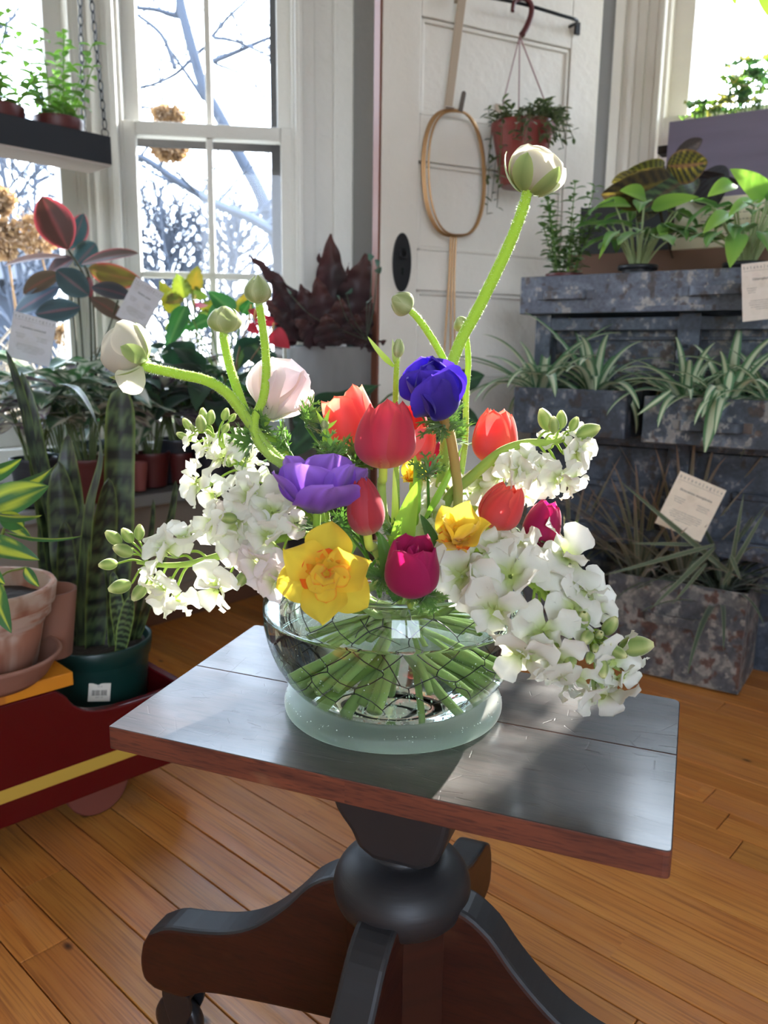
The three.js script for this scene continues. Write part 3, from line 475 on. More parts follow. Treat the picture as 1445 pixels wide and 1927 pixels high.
// petals on a cup whose axis is +Y
function cup({ R, H, close = 0.3, A = 1.1, open = 0, tuck = 0.07, ruf = 0, rufN = 3, tip = 2.6, low = 0.38, tipCurl = 0, k = 1, col, nu = 14, nv = 8, seed = 0 }) {
  return sheet(nu, nv, (s, t) => {
    let r, y;
    if (s < 0.45) { const a = s / 0.45 * PI / 2; r = R * sin(a); y = low * H * (1 - cos(a)); } else { const q = (s - 0.45) / 0.55; r = R * (1 - close * q * q + open * q); y = low * H + (1 - low) * H * q; }
    r = r * k * (1 - tuck * t * t) + tipCurl * R * pow(max(0, s - 0.75) * 4, 2) * (1 - 0.4 * t * t);
    const w = A * pow(max(0.0, 1 - pow(s, tip)), 0.44) * (0.35 + 0.65 * min(1, s / 0.3)), a = t * w, n = ruf * (noise(t * rufN + 7 + seed * 3.1, s * rufN * 1.4 + seed) - 0.5) * smooth(0.15, 0.9, s);
    return [sin(a) * (r + n * R), y + n * R * 0.6 * (s > 0.8 ? 1 : 0.4) - 0.03 * H * abs(t) * s, cos(a) * (r + n * R)];
  }, col);
}
const spinAt = (g, m, parent, a, name = 'petal', tilt = 0, sc = 1) => { const o = mesh(name, g, m, parent); o.rotation.set(0, a, 0); if (tilt) o.rotateX(tilt); o.scale.setScalar(sc); return o; };

// ferny divided leaf along +Y
function fernGeo(L, seed, n = 3) {
  const r = rng(seed), list = [], c0 = lin('#6f9a3a'), c1 = lin('#3f6a25'), add = (p, a, l, w) => { const g = leafGeo({ L: l, W: w, shape: 'lance', bend: r(-0.3, 0.5), fold: 0.25, nu: 4, nv: 2, col: (s) => mixc(c1, c0, s) }); g.rotateZ(a); g.translate(p[0], p[1], r(-0.03, 0.03) * L); list.push(g); };
  add([0, 0], 0, L, L * 0.16);
  for (let i = 1; i <= n; i++) for (const d of [-1, 1]) { const y = L * (0.12 + 0.26 * (i - 1)), a = d * r(-0.95, -0.55), l = L * r(0.42, 0.58) * (1.1 - 0.18 * i); add([0, y], a, l, l * 0.22); for (const e of [-1, 1]) { const q = 0.45; add([-sin(a) * l * q, y + cos(a) * l * q], a + e * 0.6, l * 0.42, l * 0.16); } }
  return mergeIndexed(list);
}
const FERN = [0, 1, 2].map((i) => fernGeo(1, 200 + i));
function ferns(parent, p, axis, n, L, seed, { el0 = 0.2, el1 = 0.7, name = 'collar_leaf' } = {}) {
  const r = rng(seed), X = V(1, 0, 0).cross(axis).lengthSq() > 0.01 ? V(1, 0, 0).cross(axis).normalize() : V(0, 0, 1), Z = axis.clone().cross(X);
  for (let i = 0; i < n; i++) { const a = (i + r(-0.25, 0.25)) / n * 2 * PI, e = r(el0, el1), d = X.clone().multiplyScalar(cos(a)).addScaledVector(Z, sin(a)).multiplyScalar(cos(e)).addScaledVector(axis, sin(e)); leafAt(parent, FERN[i % 3], leafM, p, d, axis.clone().negate(), L * r(0.8, 1.15), name); }
}

// ---- tulips
function tulip(label, headPx, wpx, hpx, axis, end, stemPx, c, { close = 0.35, open = 0, spin = 0, A = 1.12, fl = 0, wst = 17 } = {}) {
  const p = at(...headPx), k = pxm(...headPx), ax = dirOf(...axis), R = wpx * k / 2, H = hpx * k, base = p.clone().addScaledVector(ax, -H / 2);
  const { o } = flower('tulip', label, 'tulip', null, [[...headPx].map((x, i) => i), ...stemPx].slice(1), end, wst, {});
  // join stem top to the head
  o.children[0].geometry = tube([local(o, base.clone().addScaledVector(ax, 0.003)), local(o, base.clone().addScaledVector(ax, -0.008)), ...stemPx.map((q) => local(o, at(...q))), ...end.map((q) => local(o, q))], wst * k / 2, { seg: 36, rad: 10, c: (s) => mixc(c.base ?? GREEN.yel, GREEN.stemD, smooth(0.0, 0.7, s)) });
  const h = head(o, base, ax, spin), col = (inner) => (s, t) => { let q = mixc(c.low, c.mid, smooth(0.02, 0.34, s)); q = mixc(q, c.edge, smooth(0.45, 1, max(abs(t) * 0.9, s * s)) * (c.ek ?? 0.7)); const v = noise(t * 16 + 3, s * 2.2) - 0.5, bl = smooth(0.5, 0.0, abs(t)) * smooth(0.9, 0.3, s) * 0.16; q = mixc(q, [0.62, 0.30, 0.36], c.base ? 0 : bl); return mulc(q, (inner ? 1.08 : 1) * (1 + 0.24 * v)); };
  for (const w of [0, 1]) for (let i = 0; i < 3; i++) spinAt(cup({ R, H: H * (w ? 0.97 : 1.0), close: close + (w ? 0 : 0.06), open, A: w ? A : A * 0.96, k: (w ? 1.0 : 0.93) * (1 + 0.03 * sin(i * 5 + wpx)), tip: 3.6, ruf: 0.09, rufN: 2.5, seed: i + w * 3 + wpx, tipCurl: fl * (w ? 1 : 0.4), col: col(!w), nu: 18, nv: 12 }), petalM, h, i * 2 * PI / 3 + w * PI / 3 + 0.12 * sin(i * 3 + hpx), 'petal', 0, 1 - 0.035 * ((i * 7 + hpx) % 3));
  const pist = lathe([[0.0001, 0.05 * H], [0.09 * R, 0.06 * H], [0.10 * R, 0.42 * H], [0.2 * R, 0.46 * H], [0.0001, 0.5 * H]], 10); { const n = pist.attributes.position.count; pist.setAttribute('color', new THREE.Float32BufferAttribute(Array.from({ length: n }, () => GREEN.yel).flat(), 3)); } mesh('pistil', pist, stemM, h);
  return o;
}
const CORAL = { low: lin('#e8b868'), mid: lin('#dc4c4a'), edge: lin('#ec6e5a'), ek: 0.75 }, PINKR = { low: lin('#eabf70'), mid: lin('#cf3c54'), edge: lin('#e2605c'), ek: 0.7 }, PEACH = { low: lin('#f0a880'), mid: lin('#e65c58'), edge: lin('#f79a7c'), ek: 0.95 }, MAG = { low: lin('#8a0c40'), mid: lin('#ad0f55'), edge: lin('#c4266e'), ek: 0.5, base: GREEN.stem };
tulip('largest coral-pink tulip at the bouquet centre, upright on yellow-green stem', [722, 816, 0.60], 122, 132, [0.02, 1, 0.10], [neck(0.3, 0.02), foot(1.9, 0.02)], [[718, 905, 0.605], [727, 990, 0.62]], PINKR, { close: 0.42, spin: 0.15 });
tulip('coral tulip with sunlit frilled top, left behind the largest tulip', [655, 786, 0.675], 106, 108, [-0.35, 0.95, 0.05], [neck(3.6, 0.05), foot(0.7, 0.07)], [[668, 870, 0.67], [690, 960, 0.66]], PEACH, { close: 0.15, spin: 0.7, fl: 0.05 });
tulip('small peach tulip peeking out right of the largest tulip', [796, 833, 0.645], 52, 70, [0.25, 0.95, 0.1], [neck(-0.4, 0.03), foot(2.6, 0.06)], [[790, 905, 0.645], [775, 990, 0.65]], PEACH, { close: 0.35, spin: 1.0, wst: 11 });
tulip('coral tulip standing highest on the right above the white stock', [934, 820, 0.665], 92, 110, [0.10, 1, 0.06], [neck(-0.9, 0.06), foot(2.4, 0.07)], [[915, 905, 0.66], [868, 1000, 0.65]], CORAL, { close: 0.42, spin: 0.5 });
tulip('closed rosy tulip resting against the light purple anemone', [684, 952, 0.572], 76, 114, [-0.14, 1, 0.12], [neck(2.4, 0.04), foot(0.2, 0.05)], [[704, 1030, 0.585], [722, 1090, 0.60]], { low: lin('#d3c692'), mid: lin('#c24552'), edge: lin('#d8363e'), ek: 0.6 }, { close: 0.66, spin: 0.25, A: 1.25 });
tulip('coral tulip leaning against the magenta bloom at right', [945, 952, 0.598], 84, 96, [0.42, 0.9, 0.2], [neck(-0.2, 0.06), foot(3.2, 0.06)], [[915, 1010, 0.61], [880, 1080, 0.63]], CORAL, { close: 0.48, spin: 0.9 });
tulip('red tulip mostly hidden behind the dark purple anemone', [776, 792, 0.70], 62, 70, [-0.1, 1, 0], [neck(-1.6, 0.04), foot(1.4, 0.05)], [[778, 870, 0.70], [770, 980, 0.68]], { low: lin('#d83040'), mid: lin('#d82a3c'), edge: lin('#e04048') }, { close: 0.5, wst: 11 });
{ // the largest tulip's loose outer petal, bent open to the right
  const o = scene.children.find((q) => q.name === 'tulip');
  leafPx(o, [742, 880, 0.60], [806, 808, 0.625], 44, { roll: 0.5, bend: -0.9, shape: 'obov', fold: 0.25, nv: 6, m: petalM, name: 'loose_petal', col: (s, t) => mixc(lin('#ef8a6a'), lin('#e9606a'), s) });
}

// ---- magenta cup blooms with ferny collars
function magentaBloom(label, hp, wpx, hpx, axis, end, stemPx, { close = 0.3, spin = 0, n = 3 } = {}) {
  const o = tulip(label, hp, wpx, hpx, axis, end, stemPx, MAG, { close, spin, A: 1.3, wst: 13 });
  o.name = numbered('magenta_bloom'); o.userData.category = 'flower';
  const p = at(...hp), k = pxm(...hp), ax = dirOf(...axis), b = p.clone().addScaledVector(ax, -hpx * k / 2), h = o.children.find((q) => q.name === 'flower_head');
  for (let i = 0; i < n; i++) spinAt(cup({ R: wpx * k / 2 * (0.55 - 0.12 * i), H: hpx * k * (0.86 + 0.02 * i), close: 0.35, A: 1.5, k: 1, tip: 4, ruf: 0.12, seed: i + 5, col: (s, t) => mulc(mixc(lin('#a80e58'), lin('#cf2079'), s), 1 - 0.1 * i) }), petalM, h, i * 2.2 + 0.5, 'inner_petal');
  ferns(o, local(o, b.clone().addScaledVector(ax, 0.001)), ax, 11, 52 * k, 300 + wpx, { el0: -0.1, el1: 0.5 }); return o;
}
magentaBloom('magenta cup-shaped bloom low in front, nested in ferny green', [777, 1068, 0.545], 112, 116, [0.05, 0.93, 0.34], [neck(1.4, 0.05), foot(-1.6, 0.04)], [[775, 1135, 0.56]], { close: 0.2, spin: 0.4, n: 4 });
magentaBloom('bright magenta bloom on the right beside a leaning coral tulip', [1022, 984, 0.615], 76, 92, [0.30, 0.95, 0.1], [neck(0.3, 0.07), foot(2.9, 0.05)], [[1000, 1045, 0.62], [950, 1090, 0.64]], { close: 0.5, spin: 0.2 });
magentaBloom('magenta bloom half hidden behind the reddish anemone stem', [832, 866, 0.70], 76, 70, [0.1, 1, 0], [neck(-1.1, 0.04), foot(1.9, 0.05)], [[835, 920, 0.70], [820, 1000, 0.68]], { close: 0.5, spin: 1.2, n: 1 });

// ---- anemones
function anemone(label, hp, wpx, hpx, axis, end, stemPx, c, { elev = [0.35, 0.5], curl = 0.5, len = 1, n = 8, close = -0.25, open = 0.25, low = 0.3, A = 0.8, spin = 0, wst = 15, inner = 0, k2 = 0.8, collar = 9, collarL = 55, collarD = 0.012, colS = GREEN.stem } = {}) {
  const p = at(...hp), k = pxm(...hp), ax = dirOf(...axis), R = wpx * k / 2, H = hpx * k, base = p.clone().addScaledVector(ax, -H / 2);
  const o = thing('anemone', label, 'anemone', end[end.length - 1].clone());
  mesh('stem', tube([local(o, base.clone().addScaledVector(ax, 0.002)), local(o, base.clone().addScaledVector(ax, -0.012)), ...stemPx.map((q) => local(o, at(...q))), ...end.map((q) => local(o, q))], wst * k / 2, { seg: 36, rad: 10, c: (s) => mixc(colS, GREEN.stemD, smooth(0.3, 0.8, s)) }), stemM, o);
  const h = head(o, base, ax, spin), r = rng(wpx * 7 + hpx);
  const col = (s, t) => { const v = noise(t * 22 + 1.5 * s, s * 2.5 + t) - 0.5, q = mixc(c.low, mixc(c.mid, c.tip, smooth(0.55, 1, s)), smooth(0.05, 0.4, s)); return mulc(q, 1 + c.vein * v); };
  for (let i = 0; i < n; i++) {
    const w = i % 2, el = (elev[i % elev.length]) + r(-0.06, 0.06), L = R * r(1.08, 1.2) * len, g = leafGeo({ L, W: L * r(0.86, 1.0), shape: (s) => (s < 0.6 ? 0.3 + 0.7 * sin(s / 0.6 * PI / 2) : pow(max(0, 1 - pow((s - 0.6) / 0.4, 2.6)), 0.5) * (0.94 + 0.06 * noise(s * 30, i))), bend: -curl + r(-0.15, 0.15), bendP: 0.8, fold: 0.2, wave: 0.05, waveN: 1.3, nu: 16, nv: 12, col });
    const a = i / n * 2 * PI + r(-0.12, 0.12), q = mesh('petal', g, petalM, h); q.position.set(cos(a) * R * 0.04, w ? 0.0004 : 0, sin(a) * R * 0.04); basis(q, V(cos(a) * cos(el), sin(el), sin(a) * cos(el)), V(0, -1, 0));
  }
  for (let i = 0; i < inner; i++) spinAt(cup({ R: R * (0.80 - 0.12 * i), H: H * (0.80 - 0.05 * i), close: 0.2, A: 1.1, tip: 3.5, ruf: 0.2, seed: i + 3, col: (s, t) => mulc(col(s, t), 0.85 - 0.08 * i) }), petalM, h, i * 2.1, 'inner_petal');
  const eyeG = new THREE.IcosahedronGeometry(R * 0.2, 2); eyeG.scale(1, 0.8, 1); eyeG.translate(0, low * H * 0.5 + R * 0.06, 0); const dark = std('anemone_centre', { color: rgb(0.02, 0.015, 0.04), roughness: 0.9 }); mesh('centre', eyeG, dark, h);
  const sl = []; for (let i = 0; i < 60; i++) { const a = r(0, 2 * PI), e = r(0.2, 0.9), l = R * r(0.28, 0.42); sl.push(tube([V(0, low * H * 0.4, 0), V(cos(a) * cos(e), sin(e), sin(a) * cos(e)).multiplyScalar(l).add(V(0, low * H * 0.4, 0))], R * 0.008, { seg: 1, rad: 3, cap: false })); const q = new THREE.OctahedronGeometry(R * 0.025); q.translate(cos(a) * cos(e) * l, sin(e) * l + low * H * 0.4, sin(a) * cos(e) * l); sl.push(q); }
  const sm = mesh('stamens', merge(sl), dark, h); sm.userData.kind = 'stuff';
  if (collar) ferns(o, local(o, base.clone().addScaledVector(ax, -collarD)), ax, collar, collarL * k, 400 + wpx, { el0: -0.1, el1: 0.6 });
  return o;
}
anemone('light purple anemone open in a wide bowl, above the front daffodil', [597, 926, 0.575], 168, 84, [0.02, 0.97, 0.24], [neck(2.9, 0.05), foot(0.1, 0.06)], [[622, 1010, 0.60], [650, 1080, 0.62]], { low: lin('#5a2aa0'), mid: lin('#8a52c8'), tip: lin('#a678dc'), vein: 0.7 }, { n: 8, elev: [0.38, 0.62, 0.30, 0.7], curl: 0.7, len: 1.3, spin: 0.35, collar: 8, collarL: 50 });
anemone('dark violet-blue anemone, half-closed and double, standing tallest in the middle', [812, 732, 0.60], 126, 128, [-0.34, 0.62, 0.70], [neck(-0.3, 0.03), foot(2.2, 0.03)], [[846, 815, 0.615], [858, 890, 0.62], [862, 940, 0.63], [850, 1020, 0.645]], { low: lin('#2a1480'), mid: lin('#3c22a6'), tip: lin('#5a3cc4'), vein: 0.5 }, { n: 7, low: 0.36, elev: [0.75, 0.95], curl: 1.0, len: 1.75, inner: 5, spin: 0.4, collar: 10, collarL: 62, colS: lin('#a98a4a'), wst: 20 });
anemone('white and pale pink anemone facing away at the upper left', [520, 748, 0.665], 128, 92, [0.36, 0.9, -0.15], [neck(3.9, 0.05), foot(0.6, 0.06)], [[520, 830, 0.665], [560, 900, 0.66], [620, 990, 0.66]], { low: lin('#d8d2b8'), mid: lin('#e4d6d6'), tip: lin('#eee4e6'), vein: 0.2 }, { n: 8, low: 0.3, elev: [0.75, 0.95], curl: 0.6, len: 1.6, spin: 0.8, collar: 9, collarL: 66 });

// ---- daffodils
function daffodil(label, hp, wpx, axis, end, stemPx, { bowl = 0.25, spin = 0, cupK = 0.42, petalsN = 6, deep = 0 } = {}) {
  const p = at(...hp), k = pxm(...hp), ax = dirOf(...axis), R = wpx * k / 2, base = p.clone().addScaledVector(ax, -R * (0.1 + deep));
  const o = thing('daffodil', label, 'daffodil', end[end.length - 1].clone()), back = base.clone().addScaledVector(ax, -R * 0.35);
  mesh('stem', tube([local(o, base), local(o, back), ...stemPx.map((q) => local(o, at(...q))), ...end.map((q) => local(o, q))], 13 * k / 2, { seg: 36, rad: 10, c: (s) => mixc(GREEN.yel, GREEN.stemD, smooth(0.1, 0.7, s)) }), stemM, o);
  const h = head(o, base, ax, spin), y0 = lin('#ecd244'), y1 = lin('#dfb824'), og = lin('#f0700f'), r = rng(wpx);
  for (let i = 0; i < petalsN; i++) {
    const w = i % 2, g = leafGeo({ L: R * r(0.95, 1.08), W: R * r(0.78, 0.9), shape: (s) => (s < 0.55 ? pow(sin(PI * (0.08 + 0.42 * s / 0.55)), 0.8) : pow(cos((s - 0.55) / 0.45 * PI / 2), 0.8)), bend: -bowl - (w ? 0.2 : -0.25) + r(-0.2, 0.2), fold: r(0.1, 0.4), wave: 0.10, waveN: 1.4, twist: r(-0.3, 0.3), nu: 14, nv: 8, col: (s, t) => mulc(mixc(y1, y0, smooth(0.0, 0.7, s)), 0.86 + 0.2 * noise(t * 14 + i * 3, s * 2) + 0.08 * abs(t)) });
    const a = i / petalsN * 2 * PI + r(-0.08, 0.08), e = (w ? 0.28 : -0.08) + r(-0.12, 0.12) + deep, q = mesh('petal', g, petalM, h); q.position.y = w ? 0.002 : 0; basis(q, V(cos(a) * cos(e), sin(e), sin(a) * cos(e)), V(0, -1, 0));
  }
  for (let i = 0; i < 11; i++) { // split, ruffled double corona: yellow petals among orange frills
    const or = i % 3 === 0, L = R * (or ? cupK * 1.12 : cupK * (1.55 - 0.05 * i)), g = leafGeo({ L: or ? L : R * (0.56 - 0.018 * i), W: or ? L : R * 0.40, shape: (s) => (s < 0.7 ? 0.35 + 0.65 * sin(s / 0.7 * PI / 2) : pow(max(0, 1 - pow((s - 0.7) / 0.3, 2.4)), 0.5)), bend: or ? 0.35 : 0.55 - 0.1 * (i % 4), fold: or ? 0.4 : 0.55, wave: or ? 0.14 : 0.09, waveN: 2.2, nu: 12, nv: 8, col: (s, t) => (or ? mixc(y1, og, smooth(0.35, 0.9, s)) : mixc(mixc(og, y0, smooth(0.02, 0.3, s)), i % 2 ? y0 : og, smooth(0.9, 1, max(s, abs(t) * 0.97)) * 0.8)) });
    const a = i * 2.39 + 0.3, e = or ? 0.5 : 0.5 + 0.085 * i, q = mesh(or ? 'orange_frill' : 'inner_petal', g, petalM, h); q.position.set(cos(a) * R * 0.06, R * 0.05, sin(a) * R * 0.06); basis(q, V(cos(a) * cos(e), sin(e), sin(a) * cos(e)), V(0, -1, 0));
  }
  return o;
}
daffodil('double yellow daffodil with orange frills facing front over the bowl rim', [614, 1080, 0.535], 204, [0.02, -0.06, 1], [neck(2.1, 0.055), foot(-0.9, 0.05)], [[640, 1060, 0.60], [668, 1120, 0.61]], { bowl: 0.30, spin: 0.25 });
daffodil('yellow daffodil tilted upward beside the white stock, orange throat', [866, 986, 0.548], 158, [0.06, 0.70, 0.70], [neck(0.9, 0.05), foot(-2.4, 0.05)], [[845, 1070, 0.60], [830, 1120, 0.615]], { bowl: 0.55, spin: 0.1, cupK: 0.4, deep: 0.55 });
daffodil('yellow daffodil half hidden behind the central tulip leaves', [782, 886, 0.665], 84, [0.1, 0.6, 0.5], [neck(-0.7, 0.04), foot(2.3, 0.06)], [[780, 945, 0.67], [770, 1020, 0.66]], { bowl: 0.5, cupK: 0.4, deep: 0.5 });

// ---- ranunculus: two white globes and green buds on downy stems
function globePetal(R, th0, th1, w, { sq = 0.9, out = 0, col, seed = 0 }) { // patch of a globe standing on its base at the origin
  return sheet(18, 14, (s, t) => { const th = lerp(th0, th1, s), ww = w * pow(max(0, 1 - pow(s, 7)), 0.5) * (0.8 + 0.2 * s), a = t * ww, n = 0.015 * (noise(t * 2 + seed, s * 2 + seed * 2) - 0.5), r = R * (1 + n + out * pow(max(0, s - 0.6) * 2.5, 2)); return [sin(a) * sin(th) * r, R * sq - cos(th) * r * sq, cos(a) * sin(th) * r]; }, col);
}
function ranunculus(label, hp, wpx, axis, end, stemPx, { spin = 0, hair = 900, hang = null, wst = 20, sep = 0.5 } = {}) {
  const p = at(...hp), k = pxm(...hp), ax = dirOf(...axis), R = wpx * k / 2, base = p.clone().addScaledVector(ax, -R * 0.86);
  const o = thing('ranunculus', label, 'ranunculus', end[end.length - 1].clone()), pts = [base.clone().addScaledVector(ax, 0.001), ...stemPx.map((q) => at(...q)), ...end].map((q) => local(o, q)), r = wst * k / 2;
  mesh('stem', tube(pts, (s) => r * (0.8 + 0.2 * min(1, s * 3)), { seg: 60, rad: 12, c: (s) => mixc(mixc(lin('#8fb05a'), GREEN.lime, smooth(0, 0.12, s)), GREEN.stemD, smooth(0.5, 0.9, s)) }), stemM, o);
  mesh('stem_hairs', hairs(new THREE.CatmullRomCurve3(pts, false, 'centripetal'), r, hair, rng(wpx)), hairM, o).userData.kind = 'stuff';
  const h = head(o, base, ax, spin), c0 = lin('#d3d8a8'), c1 = lin('#ebe7d4'), rr = rng(wpx + 3);
  for (let i = 0; i < 11; i++) { const q = 1 - i * 0.022; spinAt(globePetal(R * q, 0.02 * PI, PI * (0.68 + 0.03 * i), 1.35 - 0.03 * i, { sq: 0.9, out: i < 3 ? 0.03 : -0.02, seed: i, col: (s, t) => mulc(mixc(c0, c1, smooth(0.05, 0.5, s)), abs(t) > 0.86 || s > 0.93 ? 1.08 : 0.84 + 0.08 * abs(t)) }), petalM, h, i * 2.4 + rr(-0.2, 0.2)); }
  const core = new THREE.SphereGeometry(R * 0.82, 32, 24); core.scale(1, 0.92, 1); core.translate(0, R * 0.88, 0); core.setAttribute('color', new THREE.Float32BufferAttribute(Array.from({ length: core.attributes.position.count }, () => c1).flat(), 3)); mesh('heart', core, petalM, h);
  for (let i = 0; i < 5; i++) { const g = sheet(10, 6, (s, t) => { const th = lerp(0.02, sep + 0.10 * noise(i, 3), s) * PI, w = 1.15 * sep * pow(max(0, 1 - pow(s, 2.5)), 0.7) * (0.5 + 0.5 * min(1, s * 3)), a = t * w, q = R * (1.03 + (i % 2 ? 0.16 : 0.02) * s * s + 0.03 * abs(t)); return [sin(a) * sin(th) * q, R * 0.9 - cos(th) * q * 0.9, cos(a) * sin(th) * q]; }, (s, t) => mixc(lin('#7f9a52'), lin('#b5c77c'), abs(t) * 0.6 + 0.3 * s)); spinAt(g, leafM, h, i * 2 * PI / 5 + 0.3, 'sepal'); }
  if (hang) leafPx(o, hang[0], hang[1], hang[2], { shape: 'obov', bend: 0.7, fold: 0.25, wave: 0.06, waveN: 2, nv: 8, roll: 0.2, m: petalM, name: 'drooping_petal', col: (s) => mixc(c0, c1, s) });
  return o;
}
ranunculus('white ranunculus globe standing far above the bouquet on a curved stem', [1006, 318, 0.63], 104, [0.34, 0.9, 0.22], [at(842, 720, 0.645), at(838, 840, 0.655), at(815, 990, 0.655), neck(-0.6, 0.02), foot(2.0, 0.045)], [[993, 355, 0.628], [984, 392, 0.628], [958, 460, 0.63], [928, 524, 0.632], [895, 590, 0.635], [865, 645, 0.64]], { spin: 0.5, hair: 1500, wst: 23, hang: [[1012, 372, 0.632], [1064, 318, 0.635], 30] });
ranunculus('white ranunculus globe nodding left on a horizontal curved stem', [233, 656, 0.64], 104, [-0.88, 0.42, 0.22], [at(500, 838, 0.645), at(560, 905, 0.65), neck(3.3, 0.04), foot(0.3, 0.06)], [[272, 688, 0.64], [300, 696, 0.64], [340, 705, 0.64], [388, 716, 0.64], [425, 738, 0.64], [455, 775, 0.64]], { spin: 0.9, hair: 1200, wst: 20, sep: 0.42, hang: [[268, 690, 0.636], [232, 738, 0.63], 58] });
function bud(label, hp, wpx, hpx, axis, end, stemPx, { wst = 13, hair = 500, point = 0.3, frill = 0, col = [lin('#8b9a58'), lin('#cdd5a0')] } = {}) {
  const p = at(...hp), k = pxm(...hp), ax = dirOf(...axis), R = wpx * k / 2, H = hpx * k, base = p.clone().addScaledVector(ax, -H / 2);
  const o = thing('flower_bud', label, 'flower bud', end[end.length - 1].clone()), pts = [base.clone().addScaledVector(ax, 0.001), ...stemPx.map((q) => at(...q)), ...end].map((q) => local(o, q)), r = wst * k / 2;
  mesh('stem', tube(pts, (s) => r * (0.75 + 0.25 * min(1, s * 3)), { seg: 50, rad: 10, c: (s) => mixc(mixc(lin('#a3bc6a'), GREEN.lime, smooth(0, 0.12, s)), GREEN.stemD, smooth(0.4, 0.85, s)) }), stemM, o);
  mesh('stem_hairs', hairs(new THREE.CatmullRomCurve3(pts, false, 'centripetal'), r, hair, rng(wpx + hpx)), hairM, o).userData.kind = 'stuff';
  const h = head(o, base, ax, 0.4), prof = (s) => [R * pow(sin(PI * min(1, pow(s, 0.8) * 0.97)), 0.75), H * s], core = sheet(14, 18, (s, t) => { const [q, y] = prof(s), a = t * PI; return [q * 0.95 * sin(a), y, q * 0.95 * cos(a)]; }, (s, t) => mixc(col[0], col[1], 0.5 + 0.5 * sin(t * PI * 9)));
  mesh('bud', core, leafM, h);
  for (let i = 0; i < 5; i++) { const g = sheet(10, 5, (s, t) => { const [q, y] = prof(min(1, s * (0.9 + point * 0.1))), w = 0.75 * pow(max(0, 1 - pow(s, 3)), 0.6), a = t * w, e = 1.04 + (frill && s > 0.75 ? frill * (s - 0.75) * 4 : 0); return [sin(a) * q * e, y * (1 + 0.12 * point * s), cos(a) * q * e]; }, (s, t) => mixc(col[0], col[1], abs(t) * 0.8)); spinAt(g, leafM, h, i * 2 * PI / 5, 'sepal'); }
  const hp2 = []; const rr = rng(wpx * 3); for (let i = 0; i < 260; i++) { const s = rr(0.05, 0.98), a = rr(0, 2 * PI), [q, y] = prof(s), d = V(sin(a), 0.3, cos(a)), b = V(sin(a) * q, y, cos(a) * q), e = b.clone().addScaledVector(d.normalize(), 0.0013 * rr(0.5, 1.2)); const kx = hp2.length; hp2.push([b, e]); }
  const pos = [], idx = []; hp2.forEach(([b, e], i) => { const w = 0.00008; pos.push(b.x - w, b.y, b.z + w, b.x + w, b.y, b.z - w, e.x, e.y, e.z); idx.push(i * 3, i * 3 + 1, i * 3 + 2); }); mesh('bud_hairs', build(pos, idx), hairM, h).userData.kind = 'stuff';
  return o;
}
bud('wide downy green bud with frilled top, on the middle left stem', [423, 602, 0.65], 64, 50, [-0.05, 1, 0.15], [at(530, 870, 0.652), at(590, 940, 0.655), neck(3.5, 0.045), foot(0.5, 0.06)], [[421, 626, 0.65], [430, 680, 0.65], [446, 732, 0.65], [466, 785, 0.65], [490, 825, 0.65]], { wst: 18, hair: 900, frill: 0.15, point: 0.1 });
bud('round downy green bud with pointed tip, tallest of the left buds', [485, 549, 0.645], 50, 46, [-0.02, 1, 0.1], [at(545, 885, 0.64), at(600, 950, 0.65), neck(3.1, 0.05), foot(-0.2, 0.055)], [[487, 573, 0.645], [496, 630, 0.645], [501, 695, 0.645], [495, 750, 0.645], [479, 790, 0.642], [482, 825, 0.64], [508, 858, 0.64]], { wst: 17, hair: 1000, point: 1.4 });
bud('small downy green bud nodding left above the dark violet anemone', [757, 571, 0.66], 46, 44, [-0.85, 0.45, 0.25], [at(848, 730, 0.665), at(850, 850, 0.665), neck(-0.5, 0.03), foot(2.5, 0.04)], [[771, 583, 0.66], [785, 598, 0.66], [803, 622, 0.66], [824, 656, 0.66], [840, 690, 0.662]], { wst: 14, hair: 600, frill: 0.1 });
{ const o = bud('small slim bud with a curling leaf, left of the dark violet anemone', [749, 656, 0.66], 23, 36, [0.12, 1, 0.05], [at(744, 770, 0.66), at(746, 880, 0.66), neck(-1.4, 0.03), foot(1.5, 0.04)], [[747, 678, 0.66], [745, 715, 0.66]], { wst: 11, hair: 350, point: 0.6 });
  leafPx(o, [741, 690, 0.66], [692, 632, 0.66], 12, { shape: 'strap', bend: -0.9, roll: 0.3, col: (s) => mixc(GREEN.lime, lin('#c7e06a'), s) }); leafPx(o, [743, 684, 0.658], [738, 638, 0.658], 12, { shape: 'lance', bend: 0.3, roll: 0.5, col: (s) => mixc(GREEN.stem, lin('#c2cc8c'), s) }); }
bud('small downy bud half hidden behind the tallest ranunculus stem', [869, 610, 0.70], 32, 30, [-0.3, 0.9, 0], [at(877, 740, 0.70), at(872, 860, 0.69), neck(-0.8, 0.05), foot(2.1, 0.06)], [[876, 628, 0.70], [881, 680, 0.70]], { wst: 12, hair: 350 });
{ const o = bud('thin green seed-like bud on a straight stem left of the largest tulip', [611, 798, 0.63], 16, 20, [0, 1, 0], [at(610, 900, 0.64), neck(2.9, 0.04), foot(0.4, 0.05)], [[611, 815, 0.63], [610, 850, 0.635]], { wst: 10, hair: 200 });
  for (const [u, v, r] of [[594, 772, 0.3], [622, 768, -0.3], [634, 790, 0.5]]) leafPx(o, [610, 806, 0.63], [u, v, 0.63], 9, { shape: 'lance', bend: 0.7, roll: r, name: 'bract', col: (s) => mixc(GREEN.leaf, GREEN.lime, s) }); }

